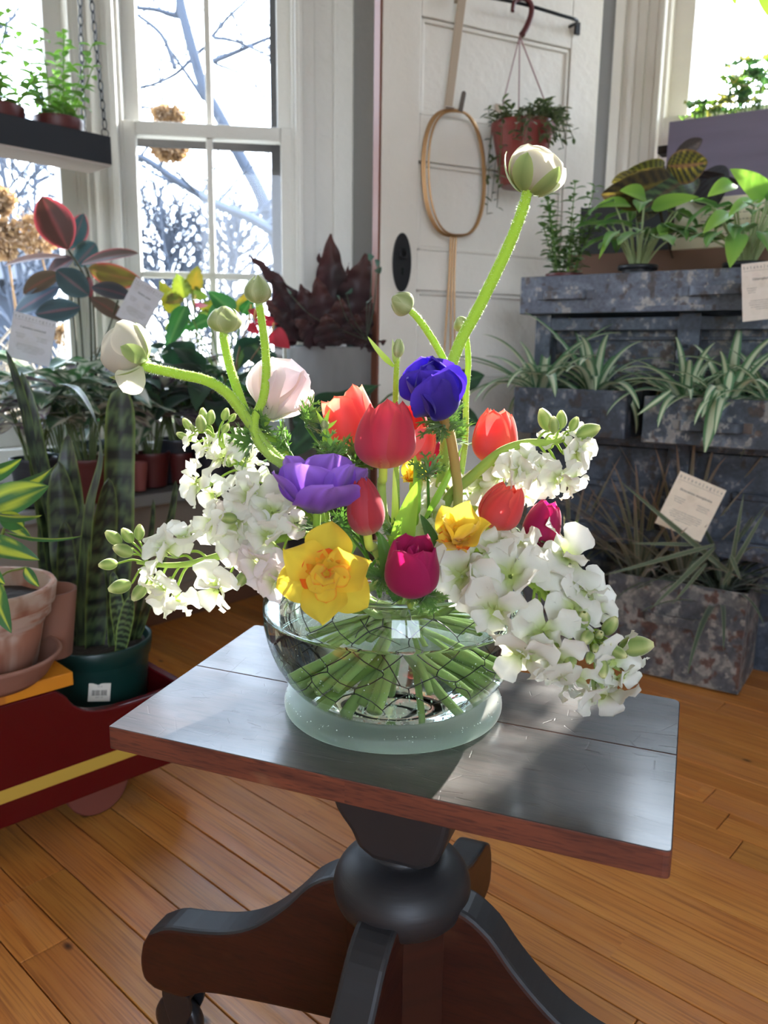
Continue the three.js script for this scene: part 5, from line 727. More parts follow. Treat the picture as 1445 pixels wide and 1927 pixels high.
// ---- snake plant in a green pot in the wagon
{
  const c = V(-0.487, 0.088, -1.288), o = thing('snake_plant', 'tall banded snake plant in a dark green plastic pot in the wagon', 'potted plant', c);
  const dk = lin('#0c1812'), md = lin('#3a5034'), lt = lin('#66743f'), ed = lin('#7d9440');
  mesh('pot', potGeo(0.088, 0.165, 0.03, 0.82), potGreen, o); mesh('soil', soilG(0.086, 0.155), soilM, o);
  const col = (sd, br) => (s, t) => { const q = s * 11 + sd + 0.35 * abs(((t * 2.5 + 9) % 1) - 0.5) + 0.5 * noise(t * 4 + sd, s * 9), b = smooth(-0.25, 0.55, sin(q * 6.28) + 1.1 * (noise(q * 2.6 + sd, t * 2) - 0.5)), c0 = mixc(mixc(dk, md, b), lt, b * 0.5 * noise(t * 5 + 9, s * 6)); return mulc(abs(t) > 0.9 ? mixc(c0, ed, 0.6) : c0, br); };
  const SL = [[[220, 1228, 1.29], [226, 728, 1.27], 56, 0.1, 0.02, 1.0, 1], [[150, 1215, 1.30], [110, 868, 1.30], 66, -0.2, 0.1, 0.7], [[165, 1222, 1.28], [128, 815, 1.33], 56, -0.4, 0.25, 0.7], [[175, 1230, 1.27], [205, 900, 1.24], 56, 0.3, -0.1, 0.65], [[120, 1210, 1.31], [40, 700, 1.36], 44, 0.5, 0.15, 0.8], [[140, 1205, 1.33], [12, 660, 1.34], 40, 0.9, 0.1, 0.8], [[228, 1235, 1.26], [212, 1075, 1.26], 28, 0.3, 0.1, 1.5], [[210, 1232, 1.27], [196, 930, 1.27], 24, 0.6, 0.1, 1.0], [[240, 1225, 1.30], [288, 940, 1.33], 22, 0.9, 0.2, 0.8], [[246, 1225, 1.31], [330, 905, 1.36], 26, 0.8, 0.3, 0.9], [[105, 1205, 1.34], [85, 930, 1.38], 50, 0.3, 0.05, 0.7], [[132, 1215, 1.27], [120, 980, 1.26], 40, 0.2, 0.1, 0.6], [[225, 1236, 1.25], [248, 1120, 1.24], 30, -0.3, 0.1, 1.6], [[115, 1205, 1.36], [56, 845, 1.40], 26, 0.4, 0.1, 0.9]];
  SL.forEach(([b, t, w, roll, bend, br, blunt], i) => leafPx(o, b, t, w, { roll, bend, shape: (s) => (0.62 + 0.38 * min(1, s * 2)) * pow(max(0, 1 - pow(s, blunt ? 22 : 5)), 0.6), fold: 0.28, wave: 0.05, waveN: 2.5, nu: 44, nv: 8, m: thickLeafM, col: col(i * 3.3, br) }));
  { // a tall leaf that folds over in an S towards the camera
    const pts = [[150, 1215, 1.27], [160, 1050, 1.25], [170, 950, 1.22], [190, 860, 1.21], [178, 790, 1.22], [145, 735, 1.24], [110, 722, 1.26]].map((q) => local(o, at(...q))), cv = new THREE.CatmullRomCurve3(pts), X = AX[0], cc = col(7, 0.9);
    mesh('leaf', sheet(40, 6, (s, t) => { const p = cv.getPoint(s), w = 0.020 * (0.7 + 0.3 * s) * pow(max(0, 1 - pow(s, 6)), 0.6), a = 0.3 + s * 1.5; return [p.x + t * w * cos(a), p.y + 0.2 * abs(t) * w, p.z + t * w * sin(a)]; }, cc), thickLeafM, o);
  }
  const lab = rbox(0.034, 0.030, 0.0006, 0.0002), tx = canvasTex(128, 112, (g, w, h) => { g.fillStyle = '#d9d2c4'; g.fillRect(0, 0, w, h); g.fillStyle = '#3a3632'; g.font = '12px monospace'; g.textAlign = 'center'; g.fillText('10.0', 64, 24); const r = rng(4); for (let x = 22; x < 108;) { const q = r(1, 4); g.fillRect(x, 42, q, 34); x += q + r(1, 4); } g.font = '9px monospace'; g.fillText('00417 29', 64, 90); });
  const lp = at(187, 1305, 1.205).sub(c), lm = mesh('price_label', (() => { const p = lab.attributes.position, uv = []; for (let i = 0; i < p.count; i++) uv.push(p.getX(i) / 0.034 + 0.5, p.getY(i) / 0.030 + 0.5); lab.setAttribute('uv', new THREE.Float32BufferAttribute(uv, 2)); return lab; })(), std('price_label', { map: tx, roughness: 0.7 }), o);
  const a = Math.atan2(lp.x, lp.z), rr = 0.084; lm.position.set(sin(a) * rr, lp.y, cos(a) * rr); lm.rotation.set(-0.1, a, -0.12, 'YXZ');
}
// ---- hanging shelf
{
  const F = frame(-0.635, -1.95, 46.5), o = thing('hanging_shelf', 'black board shelf hung on chains in front of the left window', 'shelf', F.P(-0.4, 1.145, -0.05)), A = 46.5 * PI / 180; o.rotation.y = A;
  const sf = std('shelf_navy_black', { color: rgb(0.006, 0.008, 0.013), roughness: 0.55 }), un = std('shelf_bare_underside', { color: rgb(0.42, 0.36, 0.32), roughness: 0.7 });
  mesh('front_board', boxAt(-0.5, 0.4, 0.004, 0.064, 0.040, 0.050, 0.0012), sf, o); mesh('back_board', boxAt(-0.5, 0.4, 0.004, 0.064, -0.060, -0.050, 0.0012), sf, o); for (const x of [-0.5, 0.39]) mesh('end_board', boxAt(x, x + 0.01, 0.004, 0.064, -0.050, 0.040, 0.001), sf, o); mesh('bottom_board', boxAt(-0.49, 0.39, 0.004, 0.012, -0.050, 0.040, 0.001), sf, o); mesh('underside', boxAt(-0.499, 0.399, 0, 0.004, -0.059, 0.049, 0), un, o);
  const link = new THREE.TorusGeometry(0.0072, 0.0015, 6, 16); link.scale(0.75, 1.6, 1); const ring = new THREE.TorusGeometry(0.0085, 0.0012, 6, 20);
  for (const [x, z, lean] of [[0.392, 0.040, -0.045], [0.388, -0.052, 0.02]]) { const ch = sub(o, 'chain'); ch.position.set(x, 0.064, z); const rg = mesh('ring', ring, blackM, ch); rg.position.y = 0.008; for (let i = 0; i < 32; i++) { const l = mesh('link', link, blackM, ch); l.position.set(lean * i / 32 * 0.9, 0.027 + i * 0.0198, 0); l.rotation.y = i % 2 ? PI / 2 : 0.2; } }
  // two leafy plants in red-brown pots
  const gl = [0, 1, 2].map((i) => leafGeo({ L: 1, W: 0.56, shape: 'ovate', bend: 0.5 + 0.3 * i, fold: 0.25, nu: 7, nv: 4, col: (s, t) => mixc(mixc(lin('#3f6b30'), lin('#6fa23a'), 0.5 + 0.5 * noise(i * 5 + t, s * 3)), lin('#8fc03c'), i * 0.25) }));
  const shelfPlant = (label, s, q, seed, r0, n, tall) => {
    const c = F.P(s, 1.158, q), p = thing('leafy_pot_plant', label, 'potted plant', c, null), r = rng(seed); pot(p, r0, 0.078, potRed, { rim: 0.024, taper: 0.72 });
    for (let i = 0; i < n; i++) { const a = r(0, 2 * PI), b = V(cos(a) * r0 * 0.5 * r(0.2, 1), 0.062, sin(a) * r0 * 0.5), h = tall * r(0.45, 1), lean = r(0.01, 0.075), tp = V(b.x + cos(a) * lean, h, b.z + sin(a) * lean), m = b.clone().lerp(tp, 0.5).add(V(r(-0.006, 0.006), 0, r(-0.006, 0.006))), cv = new THREE.CatmullRomCurve3([b, m, tp]); mesh('stem', tube([b, m, tp], 0.0012, { seg: 10, rad: 5, c: lin('#6f9442') }), stemM, p);
      const k = Math.max(3, Math.round(h / 0.031)); for (let j = 1; j <= k; j++) { const q2 = cv.getPoint(j / k), az = a + j * PI / 2; for (const e of [0, PI]) { const d = sph(az + e, r(0.0, 0.6)); leafAt(p, gl[(i + j) % 3], leafM, q2, d, downDir(d), r(0.030, 0.048) * (0.75 + 0.25 * (1 - j / k))); } } }
    return p;
  };
  shelfPlant('bushy light green plant in a red-brown pot at the shelf end', -0.095, -0.055, 61, 0.052, 14, 0.27);
  shelfPlant('leafy plant in a red-brown pot at the picture edge on the shelf', -0.225, -0.055, 62, 0.05, 11, 0.25);
}
// ---- window bench: trays and nursery pots
const BF = frame(-0.5425, -2.163, 50.6), BY = 0.3755;
{
  const trayM = potBlack, tr = (label, s0, s1, q0, q1) => { const o = thing('plant_tray', label, 'tray', BF.P((s0 + s1) / 2, BY, (q0 + q1) / 2)); o.rotation.y = 50.6 * PI / 180; const w = (s1 - s0) / 2, d = (q1 - q0) / 2; mesh('tray_base', boxAt(-w, w, 0, 0.004, -d, d, 0.001), trayM, o); for (const b of [[-w, w, d - 0.004, d], [-w, w, -d, -d + 0.004]]) mesh('tray_side', boxAt(b[0], b[1], 0, 0.026, b[2], b[3], 0.001), trayM, o); for (const b of [[-w, -w + 0.004], [w - 0.004, w]]) mesh('tray_side', boxAt(b[0], b[1], 0, 0.026, -d, d, 0.001), trayM, o); };
  tr('black plastic tray under the small red nursery pots at the bench edge', -0.20, 0.14, -0.125, -0.004);
  tr('black plastic tray on the bench at far left behind the snake plant', -0.62, -0.24, -0.125, -0.004);
  // creamy saucers stacked
  const sau = lathe([[0.0001, 0], [0.05, 0], [0.060, 0.008], [0.068, 0.020], [0.066, 0.021], [0.056, 0.010], [0.048, 0.004], [0.0001, 0.004]], 40), cre = std('cream_glaze', { color: rgb(0.62, 0.60, 0.54), roughness: 0.35 });
  for (let i = 0; i < 3; i++) { const o = solo('saucer', sau, cre, ['lowest cream saucer of a stack of three on the window bench', 'middle cream saucer of a stack of three on the window bench', 'topmost cream saucer of a stack of three on the window bench'][i], 'saucer', 'cream saucers stacked on the bench'); const p = at(140, 800, 1.95); o.position.set(p.x, BY + 0.075 + i * 0.0085, p.z); }
  const sb = thing('upturned_pot', 'green plastic pot carrying the cream saucers', 'pot', (() => { const p = at(140, 800, 1.95); return V(p.x, BY, p.z); })()); { const q = mesh('pot', potGeo(0.05, 0.074, 0.015), potGreen, sb); q.rotation.x = PI; q.position.y = 0.0745; }
  // tricolour plants: green, cream and pink-purple leaves on thin stalks
  const G1 = lin('#153a20'), G2 = lin('#3a6a30'), CR = lin('#b9b8a2'), PK = lin('#6e4262');
  const tri = [0, 1, 2, 3].map((i) => leafGeo({ L: 1, W: 0.42, shape: 'ovate', bend: [0.9, 1.3, 0.6, 1.0][i], fold: 0.3, wave: 0.06, waveN: 2, nu: 12, nv: 6, col: (s, t) => { const n = noise(abs(t) * 4 + s * 7 + i * 9, (t > 0 ? 3 : 0) + s * 3 + i); return n > 0.60 ? CR : i === 3 ? mixc(PK, G1, n) : mixc(G1, G2, n * 1.4); } }));
  const nursery = (label, u, v, d, r, h, m, seed, { n = 12, L = 0.13, el = [0.2, 1.2], stalk = 0.12, geos = tri, yb = BY + 0.004, cat = 'potted plant', lean = 0.5 } = {}) => {
    const p0 = at(u, v, d), c = V(p0.x, yb, p0.z), o = thing('nursery_pot_plant', label, cat, c), rr = rng(seed); pot(o, r, h, m, { rim: 0.02, taper: 0.76 });
    for (let i = 0; i < n; i++) { const a = i * 2.4 + rr(-0.4, 0.4), e = rr(...el), d1 = sph(a, e), b = V(cos(a) * r * 0.4 * rr(), h * 0.8, sin(a) * r * 0.4 * rr()), hgt = stalk * rr(0.5, 1.1), t = b.clone().add(V(cos(a) * hgt * lean * 0.6, hgt, sin(a) * hgt * lean * 0.6)); mesh('stalk', tube([b, b.clone().lerp(t, 0.5).add(V(0, hgt * 0.1, 0)), t], 0.0017, { seg: 8, rad: 5, c: lin('#5f6f3a') }), stemM, o); leafAt(o, geos[(i + seed) % geos.length], leafM, t, d1, downDir(d1), L * rr(0.75, 1.15)); }
    return o;
  };
  const dk = [0, 1, 2].map((i) => leafGeo({ L: 1, W: 0.5, shape: 'heart', bend: 0.7 + 0.2 * i, fold: 0.25, nu: 12, nv: 6, col: (s, t) => mixc(lin('#12301f'), lin('#2e5a34'), noise(t * 3 + i, s * 4)) }));
  nursery('tricolour-leaved plant in a dark green pot left of the tall snake leaf', 118, 850, 1.90, 0.056, 0.115, potGreen, 601, { n: 26, L: 0.165, el: [-0.2, 0.9], stalk: 0.19 });
  nursery('tricolour-leaved plant in a dark red pot behind the snake plant leaves', 165, 880, 1.85, 0.052, 0.105, potRed, 602, { n: 24, L: 0.15, el: [-0.2, 0.9], stalk: 0.17 });
  nursery('tricolour plant in the red pot just right of the tall snake leaf', 286, 870, 2.08, 0.046, 0.092, potRed, 603, { n: 24, L: 0.15, el: [-0.2, 0.8], stalk: 0.20 });
  nursery('tricolour plant in the small red pot beside the white stock spike', 338, 850, 2.14, 0.036, 0.085, potRed, 604, { n: 18, L: 0.14, el: [-0.2, 0.9], stalk: 0.19 });
  nursery('tricolour plant in a red pot with white sticker behind the stock spike', 392, 850, 2.24, 0.048, 0.09, potRed, 605, { n: 20, L: 0.15, el: [-0.2, 0.9], stalk: 0.2 });
  nursery('dark tricolour plant in a black pot before the rubber plant, at far left', 60, 830, 1.80, 0.05, 0.11, potBlack, 608, { n: 22, L: 0.15, el: [-0.2, 0.8], stalk: 0.17 });
  nursery('dark leafy plant in a black pot under the yellow-leaved plant', 330, 760, 2.16, 0.055, 0.12, potBlack, 609, { n: 30, L: 0.16, geos: [...dk, tri[3]], stalk: 0.24, el: [-0.3, 0.8] });
  nursery('dark leafy plant in a black pot behind the rubber plant stems', 215, 770, 2.08, 0.055, 0.12, potBlack, 610, { n: 26, L: 0.15, geos: [...dk, tri[1]], stalk: 0.2, el: [-0.3, 0.8] });
  { const o = thing('small_clay_pot', 'small empty rosy clay pot standing before the red nursery pot', 'pot', (() => { const p = at(262, 905, 2.0); return V(p.x, BY + 0.004, p.z); })()); mesh('pot', potGeo(0.022, 0.075, 0.02, 0.7), std('rosy_clay', { color: rgb(0.26, 0.07, 0.06), roughness: 0.6 }), o); }
  nursery('dark glossy-leaved plant low in the bench corner behind the white anemone', 470, 800, 2.24, 0.06, 0.12, potBlack, 606, { n: 26, L: 0.15, geos: dk, stalk: 0.13, el: [-0.2, 0.9] });
  nursery('dark glossy-leaved plant on the bench behind the green bud stems', 400, 760, 2.12, 0.055, 0.12, potBlack, 607, { n: 28, L: 0.15, geos: [...dk, tri[0]], stalk: 0.2, el: [-0.2, 0.9] });

  // rubber plant
  const rp = at(170, 830, 2.02), o = thing('rubber_plant', 'ruby rubber plant with broad dark leaves edged in pink', 'potted plant', V(rp.x, BY + 0.004, rp.z)); pot(o, 0.062, 0.12, potGreen, { rim: 0.02 });
  const ru = lin('#3a2018'), pk = lin('#c84a50'), tl2 = lin('#2c4444'), ol = lin('#6a6420'), rub = (base, edge, ek, gold) => (s, t) => { const n = noise(t * 2.5 + ek * 9, s * 5 + ek * 4), e = smooth(0.72, 1, abs(t) + 0.25 * (n - 0.4)); let c = mixc(base, edge, e * ek); c = mixc(c, pk, abs(t) < 0.06 ? 0.12 : 0); return gold ? mixc(c, ol, smooth(0.45, 0.7, n) * gold) : c; };
  const RL = [[[128, 470, 1.98], [78, 370, 1.96], 72, 0.1, 0.15, ru, pk, 1], [[130, 470, 2.06], [158, 402, 2.08], 40, 0.3, 0.2, tl2, pk, 0.8], [[140, 500, 2.05], [180, 458, 2.10], 46, 0.2, 0.3, tl2, lin('#a0b0a8'), 0.4], [[126, 484, 1.98], [8, 502, 1.94], 26, 1.1, 0.5, lin('#8a7068'), lin('#b08078'), 0.5], [[152, 498, 1.98], [262, 478, 1.98], 38, -1.0, 0.4, lin('#4a3a30'), pk, 0.6], [[166, 505, 2.0], [268, 528, 2.0], 46, 0.3, 0.6, lin('#5a4a1c'), pk, 0.9, 0.7], [[168, 556, 1.95], [106, 508, 1.93], 52, 0.0, 0.3, lin('#243838'), lin('#506060'), 0.4], [[115, 515, 1.96], [44, 554, 1.92], 40, 0.6, 0.6, lin('#4a3c2c'), lin('#7a6a5a'), 0.4], [[112, 540, 1.95], [28, 590, 1.90], 36, 0.3, 0.4, lin('#3c4a56'), lin('#8090a0'), 0.5], [[152, 578, 1.95], [66, 592, 1.90], 44, 0.2, 0.2, lin('#243436'), lin('#506468'), 0.5], [[172, 540, 1.97], [250, 562, 1.96], 36, -0.5, 0.5, lin('#2a3036'), lin('#6a5850'), 0.5], [[170, 560, 1.98], [238, 605, 1.97], 34, -0.4, 0.4, lin('#4a3a2c'), lin('#6a5a48'), 0.4], [[140, 486, 2.0], [90, 520, 2.02], 40, 0.8, 0.3, lin('#281414'), lin('#4a2020'), 0.5], [[165, 520, 1.99], [172, 560, 1.97], 22, 0.5, 0.4, lin('#5a1a1a'), pk, 0.4]];
  for (const [b, t, w, roll, bend, base, edge, ek, gold] of RL) leafPx(o, b, t, w, { roll, bend, shape: 'elliptic', fold: 0.18, nu: 18, nv: 10, m: leafM, col: rub(base, edge, ek, gold) });
  const S = (a, b, r = 0.003) => mesh('stem', tube([local(o, at(...a)), local(o, at((a[0] + b[0]) / 2 + 3, (a[1] + b[1]) / 2, (a[2] + b[2]) / 2)), local(o, at(...b))], r, { seg: 10, rad: 6, c: lin('#3a3a22') }), stemM, o);
  S([148, 780, 2.02], [135, 556, 2.0]); S([158, 785, 2.0], [148, 560, 2.0]); S([170, 785, 2.0], [168, 540, 2.0]); S([180, 785, 2.0], [174, 545, 1.99]); S([178, 680, 1.99], [222, 565, 1.96], 0.0022); S([168, 540, 1.99], [128, 470, 1.98]); S([168, 540, 1.99], [160, 500, 1.99]);
  card('care card facing the camera below the rubber plant, at far left', 'Calathea assorted', null, [[20, 584, 1.86], [101, 605, 1.86], [18, 672, 1.86]], { seed: 11, tone: '#bfbfc4', stakeTo: V(rp.x - 0.07, BY + 0.1, rp.z + 0.13) });
  card('tilted care card right of the rubber plant, above the white ranunculus', 'Rubber plant', null, [[252, 518, 1.92], [305, 550, 1.92], [222, 596, 1.92]], { seed: 12, tone: '#bfbfc4', stakeTo: V(rp.x + 0.03, BY + 0.1, rp.z + 0.03) });
  // anthurium in a woven basket
  const ap = at(425, 720, 2.2), A = thing('anthurium', 'anthurium with red spathes and heart leaves in a woven basket', 'potted plant', V(ap.x, BY + 0.0, ap.z));
  const wick = std('wicker', { color: rgb(0.24, 0.19, 0.15), roughness: 0.9 }), bk = lathe([[0.0001, 0], [0.07, 0], [0.085, 0.12], [0.088, 0.25], [0.082, 0.25], [0.078, 0.20]], 36); mesh('basket', bk, std('basket_core', { color: rgb(0.10, 0.075, 0.06), roughness: 1 }), A);
  for (let j = 0; j < 14; j++) { const y = 0.01 + j * 0.0175, r = lerp(0.072, 0.089, min(1, y / 0.14)); mesh('wicker_strand', tube(Array.from({ length: 41 }, (_, i) => { const a = i / 40 * 2 * PI; return V((r + 0.003 * sin(a * 16 + (j % 2) * PI)) * cos(a), y, (r + 0.003 * sin(a * 16 + (j % 2) * PI)) * sin(a)); }), 0.006, { seg: 96, rad: 5, cap: false }), wick, A); }
  const gh = (sd, a = '#1f5a26', b = '#3f8a34') => (s, t) => mixc(mixc(lin(a), lin(b), noise(t * 2 + sd, s * 3)), lin('#7fb060'), abs(t) < 0.06 ? 0.5 : 0);
  const HL = [[[350, 575, 2.15], [312, 668, 2.12], 34, 0.3, 0.5], [[340, 578, 2.2], [322, 648, 2.2], 44, -0.6, 0.3], [[440, 590, 2.2], [392, 548, 2.2], 40, 0.2, 0.3], [[428, 562, 2.22], [390, 598, 2.2], 30, 0.9, 0.3], [[395, 600, 2.2], [350, 622, 2.18], 30, 0.4, 0.4], [[470, 640, 2.15], [520, 700, 2.12], 52, 0.1, 0.4], [[455, 660, 2.15], [500, 640, 2.14], 50, 0.3, 0.3], [[470, 640, 2.2], [440, 700, 2.18], 40, 0.2, 0.4], [[500, 660, 2.18], [512, 730, 2.16], 46, 0.4, 0.3], [[455, 590, 2.25], [475, 560, 2.25], 28, 0.4, 0.4], [[330, 700, 2.1], [290, 690, 2.1], 22, 0.9, 0.4], [[425, 720, 2.12], [480, 760, 2.08], 46, 0.3, 0.4], [[395, 690, 2.12], [350, 730, 2.1], 34, 0.6, 0.3]];
  HL.forEach(([b, t, w, roll, bend], i) => { const q = leafPx(A, b, t, w, { roll, bend, shape: 'heart', fold: 0.2, nu: 14, nv: 8, col: gh(i * 2.1, i > 4 && i < 9 ? '#10301e' : '#1f5a26', i > 4 && i < 9 ? '#1f4a30' : '#3f8a34') }); mesh('stalk', tube([V(0.02 * sin(i * 2), 0.2, 0.02 * cos(i * 2)), V(q.position.x * 0.4, (0.2 + q.position.y) / 2, q.position.z * 0.4), q.position.clone()], 0.0022, { seg: 10, rad: 6, c: lin('#6a8a3a') }), stemM, A); });
  const SP = [[[478, 600, 2.12], [530, 606, 2.1], 26, 0.2], [[470, 590, 2.15], [500, 578, 2.12], 22, 0.5], [[512, 625, 2.05], [546, 656, 2.03], 36, 0.0], [[468, 610, 2.12], [488, 628, 2.12], 20, 0.2], [[366, 572, 2.2], [392, 574, 2.2], 13, 0.6]];
  SP.forEach(([b, t, w, roll], i) => { const q = leafPx(A, b, t, w, { roll, bend: 0.4, shape: 'heart', fold: 0.25, nu: 10, nv: 6, name: 'spathe', col: (s, t2) => (i === 4 ? mixc(lin('#c84a68'), lin('#e8a0a8'), s) : mixc(lin('#9a0c22'), lin('#c01c34'), noise(t2 * 3, s * 3 + i))) }); mesh('spathe_stalk', tube([V(0.01 * i, 0.2, 0.01), V(q.position.x * 0.5, (0.2 + q.position.y) / 2 + 0.02, q.position.z * 0.5), q.position.clone()], 0.0016, { seg: 10, rad: 5, c: lin('#7a5a3a') }), stemM, A); mesh('spadix', tube([q.position.clone(), q.position.clone().add(V(0.006, 0.022, 0.012))], 0.0022, { seg: 4, rad: 6, c: lin('#e0c070') }), stemM, A); });
  // yellow-leaved plant behind it
  const yp = at(385, 600, 2.3), Y = thing('yellow_leaf_plant', 'plant with backlit olive-yellow leaves low in the middle window', 'potted plant', V(yp.x, BY, yp.z)); pot(Y, 0.055, 0.14, potBlack);
  [[[330, 590, 2.28], [300, 528, 2.28], 34, 0.2], [[350, 560, 2.28], [332, 515, 2.28], 40, -0.3], [[360, 545, 2.29], [372, 500, 2.29], 36, 0.3], [[362, 545, 2.3], [392, 560, 2.3], 28, 0.6], [[345, 560, 2.28], [305, 570, 2.27], 26, 0.5], [[375, 580, 2.27], [425, 560, 2.27], 26, 0.6], [[350, 600, 2.27], [310, 620, 2.26], 30, 0.3], [[440, 585, 2.28], [470, 545, 2.28], 22, 0.4], [[400, 590, 2.28], [365, 605, 2.27], 24, 0.2]].forEach(([b, t, w, roll], i) => { const q = leafPx(Y, b, t, w, { roll, bend: 0.5, shape: 'heart', fold: 0.2, wave: 0.08, nu: 12, nv: 6, col: (s, t2) => mixc(lin(['#a89a20', '#8a9428', '#c0982c', '#70802a', '#7a5a2c'][i % 5]), lin('#5f7a24'), noise(t2 * 2 + i, s * 3)) }); mesh('stalk', tube([V(0, 0.11, 0), V(q.position.x * 0.5, (0.11 + q.position.y) / 2, q.position.z * 0.5), q.position.clone()], 0.0018, { seg: 8, rad: 5, c: lin('#7a7a3a') }), stemM, Y); });
}
// ---- dark calathea in a concrete planter, big glossy leaf before it
{
  const c = V(-0.135, BY, -2.20), o = thing('concrete_planter', 'dark maroon wavy-leaved plant in a round grey concrete planter', 'potted plant', c), R = 0.132, H = 0.372;
  const conc = std('concrete', { map: dataTex(256, 256, (x, y) => { const v = 0.40 + 0.16 * fbm(x * 12, y * 12, 4); return [v, v * 0.99, v * 0.97]; }), roughness: 0.9 });
  mesh('planter', lathe([[0.0001, 0], [R * 0.93, 0], [R * 0.95, 0.004], [R, H - 0.004], [R - 0.002, H], [R - 0.010, H], [R - 0.012, H - 0.05]], 64), conc, o);
  const li = mesh('inner_pot', lathe([[R - 0.022, H - 0.04], [R - 0.020, H + 0.004], [R - 0.025, H + 0.004], [R - 0.03, H - 0.03]], 48), potGreen, o); const tg = mesh('white_label', rbox(0.026, 0.016, 0.001, 0.0003), std('white_tag', { color: rgb(0.6, 0.6, 0.58), roughness: 0.7 }), o); tg.position.set(0.02, H - 0.002, R - 0.018);
  mesh('soil', soilG(R - 0.026, H - 0.012), soilM, o);
  const mk = (sd) => (s, t) => mixc(mixc(lin('#1a0c10'), lin('#3a161a'), noise(t * 3 + sd, s * 5)), lin('#5a2a1c'), smooth(0.5, 1, s) * noise(sd, 2) * 0.8);
  const LV = [[[620, 620, 2.2], [622, 440, 2.18], 52, 0.15, 0.2], [[605, 620, 2.22], [600, 470, 2.22], 34, 0.9, 0.2], [[660, 625, 2.2], [690, 478, 2.18], 62, -0.1, 0.3], [[570, 600, 2.16], [466, 478, 2.16], 26, 0.6, 0.4], [[560, 610, 2.15], [512, 525, 2.14], 46, 0.3, 0.4], [[590, 630, 2.12], [566, 535, 2.12], 40, 0.1, 0.4], [[610, 630, 2.10], [596, 520, 2.08], 44, 0.2, 0.3], [[690, 640, 2.18], [752, 540, 2.16], 24, 0.6, 0.4], [[680, 630, 2.15], [742, 592, 2.13], 26, 0.9, 0.5], [[560, 640, 2.12], [500, 575, 2.10], 28, 0.6, 0.5], [[555, 630, 2.14], [498, 560, 2.15], 30, 0.2, 0.4], [[650, 630, 2.24], [655, 495, 2.26], 26, 0.8, 0.2], [[640, 640, 2.10], [640, 560, 2.06], 50, 0.0, 0.5], [[670, 640, 2.12], [700, 570, 2.10], 40, 0.2, 0.5], [[600, 650, 2.10], [555, 600, 2.06], 36, 0.3, 0.5], [[580, 640, 2.2], [540, 560, 2.2], 40, 0.4, 0.4], [[690, 640, 2.14], [735, 605, 2.10], 22, 0.5, 0.5], [[620, 650, 2.08], [612, 590, 2.05], 44, 0.1, 0.6], [[660, 650, 2.1], [672, 590, 2.06], 44, 0.1, 0.6], [[555, 640, 2.2], [520, 650, 2.16], 18, 0.3, 0.4], [[690, 655, 2.1], [728, 640, 2.08], 16, 0.3, 0.4]];
  LV.forEach(([b, t, w, roll, bend], i) => { const q = leafPx(o, b, t, w * 1.35, { roll, bend, shape: 'lance', fold: 0.3, wave: 0.12, waveN: 4, nu: 28, nv: 6, col: mk(i * 1.9) }); mesh('stalk', tube([V(0.03 * sin(i * 2.4), H - 0.012, 0.03 * cos(i * 2.4)), V(q.position.x * 0.6, (H + q.position.y) / 2, q.position.z * 0.6), q.position.clone()], 0.0022, { seg: 8, rad: 5, c: lin('#1f1510') }), stemM, o); });
  const vy = thing('trailing_ivy', 'few small grey-green ivy leaves beside the dark maroon plant', 'foliage sprig', at(690, 640, 2.05)); [[700, 480], [708, 505], [712, 492], [652, 545], [640, 560], [690, 560], [545, 545]].forEach(([u, v], i) => { const q = leafPx(vy, [u, v + 8, 2.06], [u + (i % 2 ? 10 : -8), v - 4, 2.04], 13, { roll: 0.3 * i, bend: 0.5, shape: 'heart', nu: 6, nv: 4, col: () => lin('#4a6a58') }); mesh('stalk', tube([V(0, 0, 0), V(q.position.x * 0.7, q.position.y * 0.5, q.position.z), q.position.clone()], 0.0009, { seg: 8, rad: 4, c: lin('#3a4a30') }), stemM, vy); });
  const b = V(-0.02, BY, -1.98), g = thing('glossy_leaf_plant', 'large glossy dark green leaves in front of the concrete planter', 'potted plant', V(-0.16, 0.0, -1.95)); pot(g, 0.09, 0.42, potBlack, { rim: 0.02, taper: 0.8 });
  [[[580, 770, 1.92], [715, 722, 1.90], 66, 0.7, 0.4], [[600, 760, 1.95], [560, 830, 1.92], 70, 0.3, 0.4], [[600, 770, 1.94], [640, 850, 1.90], 80, 0.2, 0.4], [[590, 760, 1.95], [520, 740, 1.92], 50, 0.6, 0.5], [[620, 780, 1.92], [700, 800, 1.9], 60, 0.4, 0.4], [[860, 720, 1.98], [912, 706, 1.98], 46, 0.3, 0.2], [[840, 760, 1.98], [905, 800, 1.96], 50, 0.3, 0.4], [[600, 800, 1.9], [540, 860, 1.88], 60, 0.3, 0.4], [[780, 780, 1.95], [850, 830, 1.93], 60, 0.4, 0.4]].forEach(([p, t, w, roll, bend], i) => { const q = leafPx(g, p, t, w, { roll, bend, shape: 'heart', fold: 0.15, wave: 0.06, waveN: 2, nu: 18, nv: 8, col: (s, t2) => mixc(mixc(lin('#163a22'), lin('#2c5c38'), noise(t2 * 3 + i, s * 4)), lin('#5a8a5a'), abs(t2) < 0.05 ? 0.5 : 0) }); mesh('stalk', tube([V(0, 0.36, 0), V(q.position.x * 0.5, q.position.y * 0.95, q.position.z * 0.5), q.position.clone()], 0.0028, { seg: 10, rad: 6, c: lin('#3a5a2a') }), stemM, g); });
}

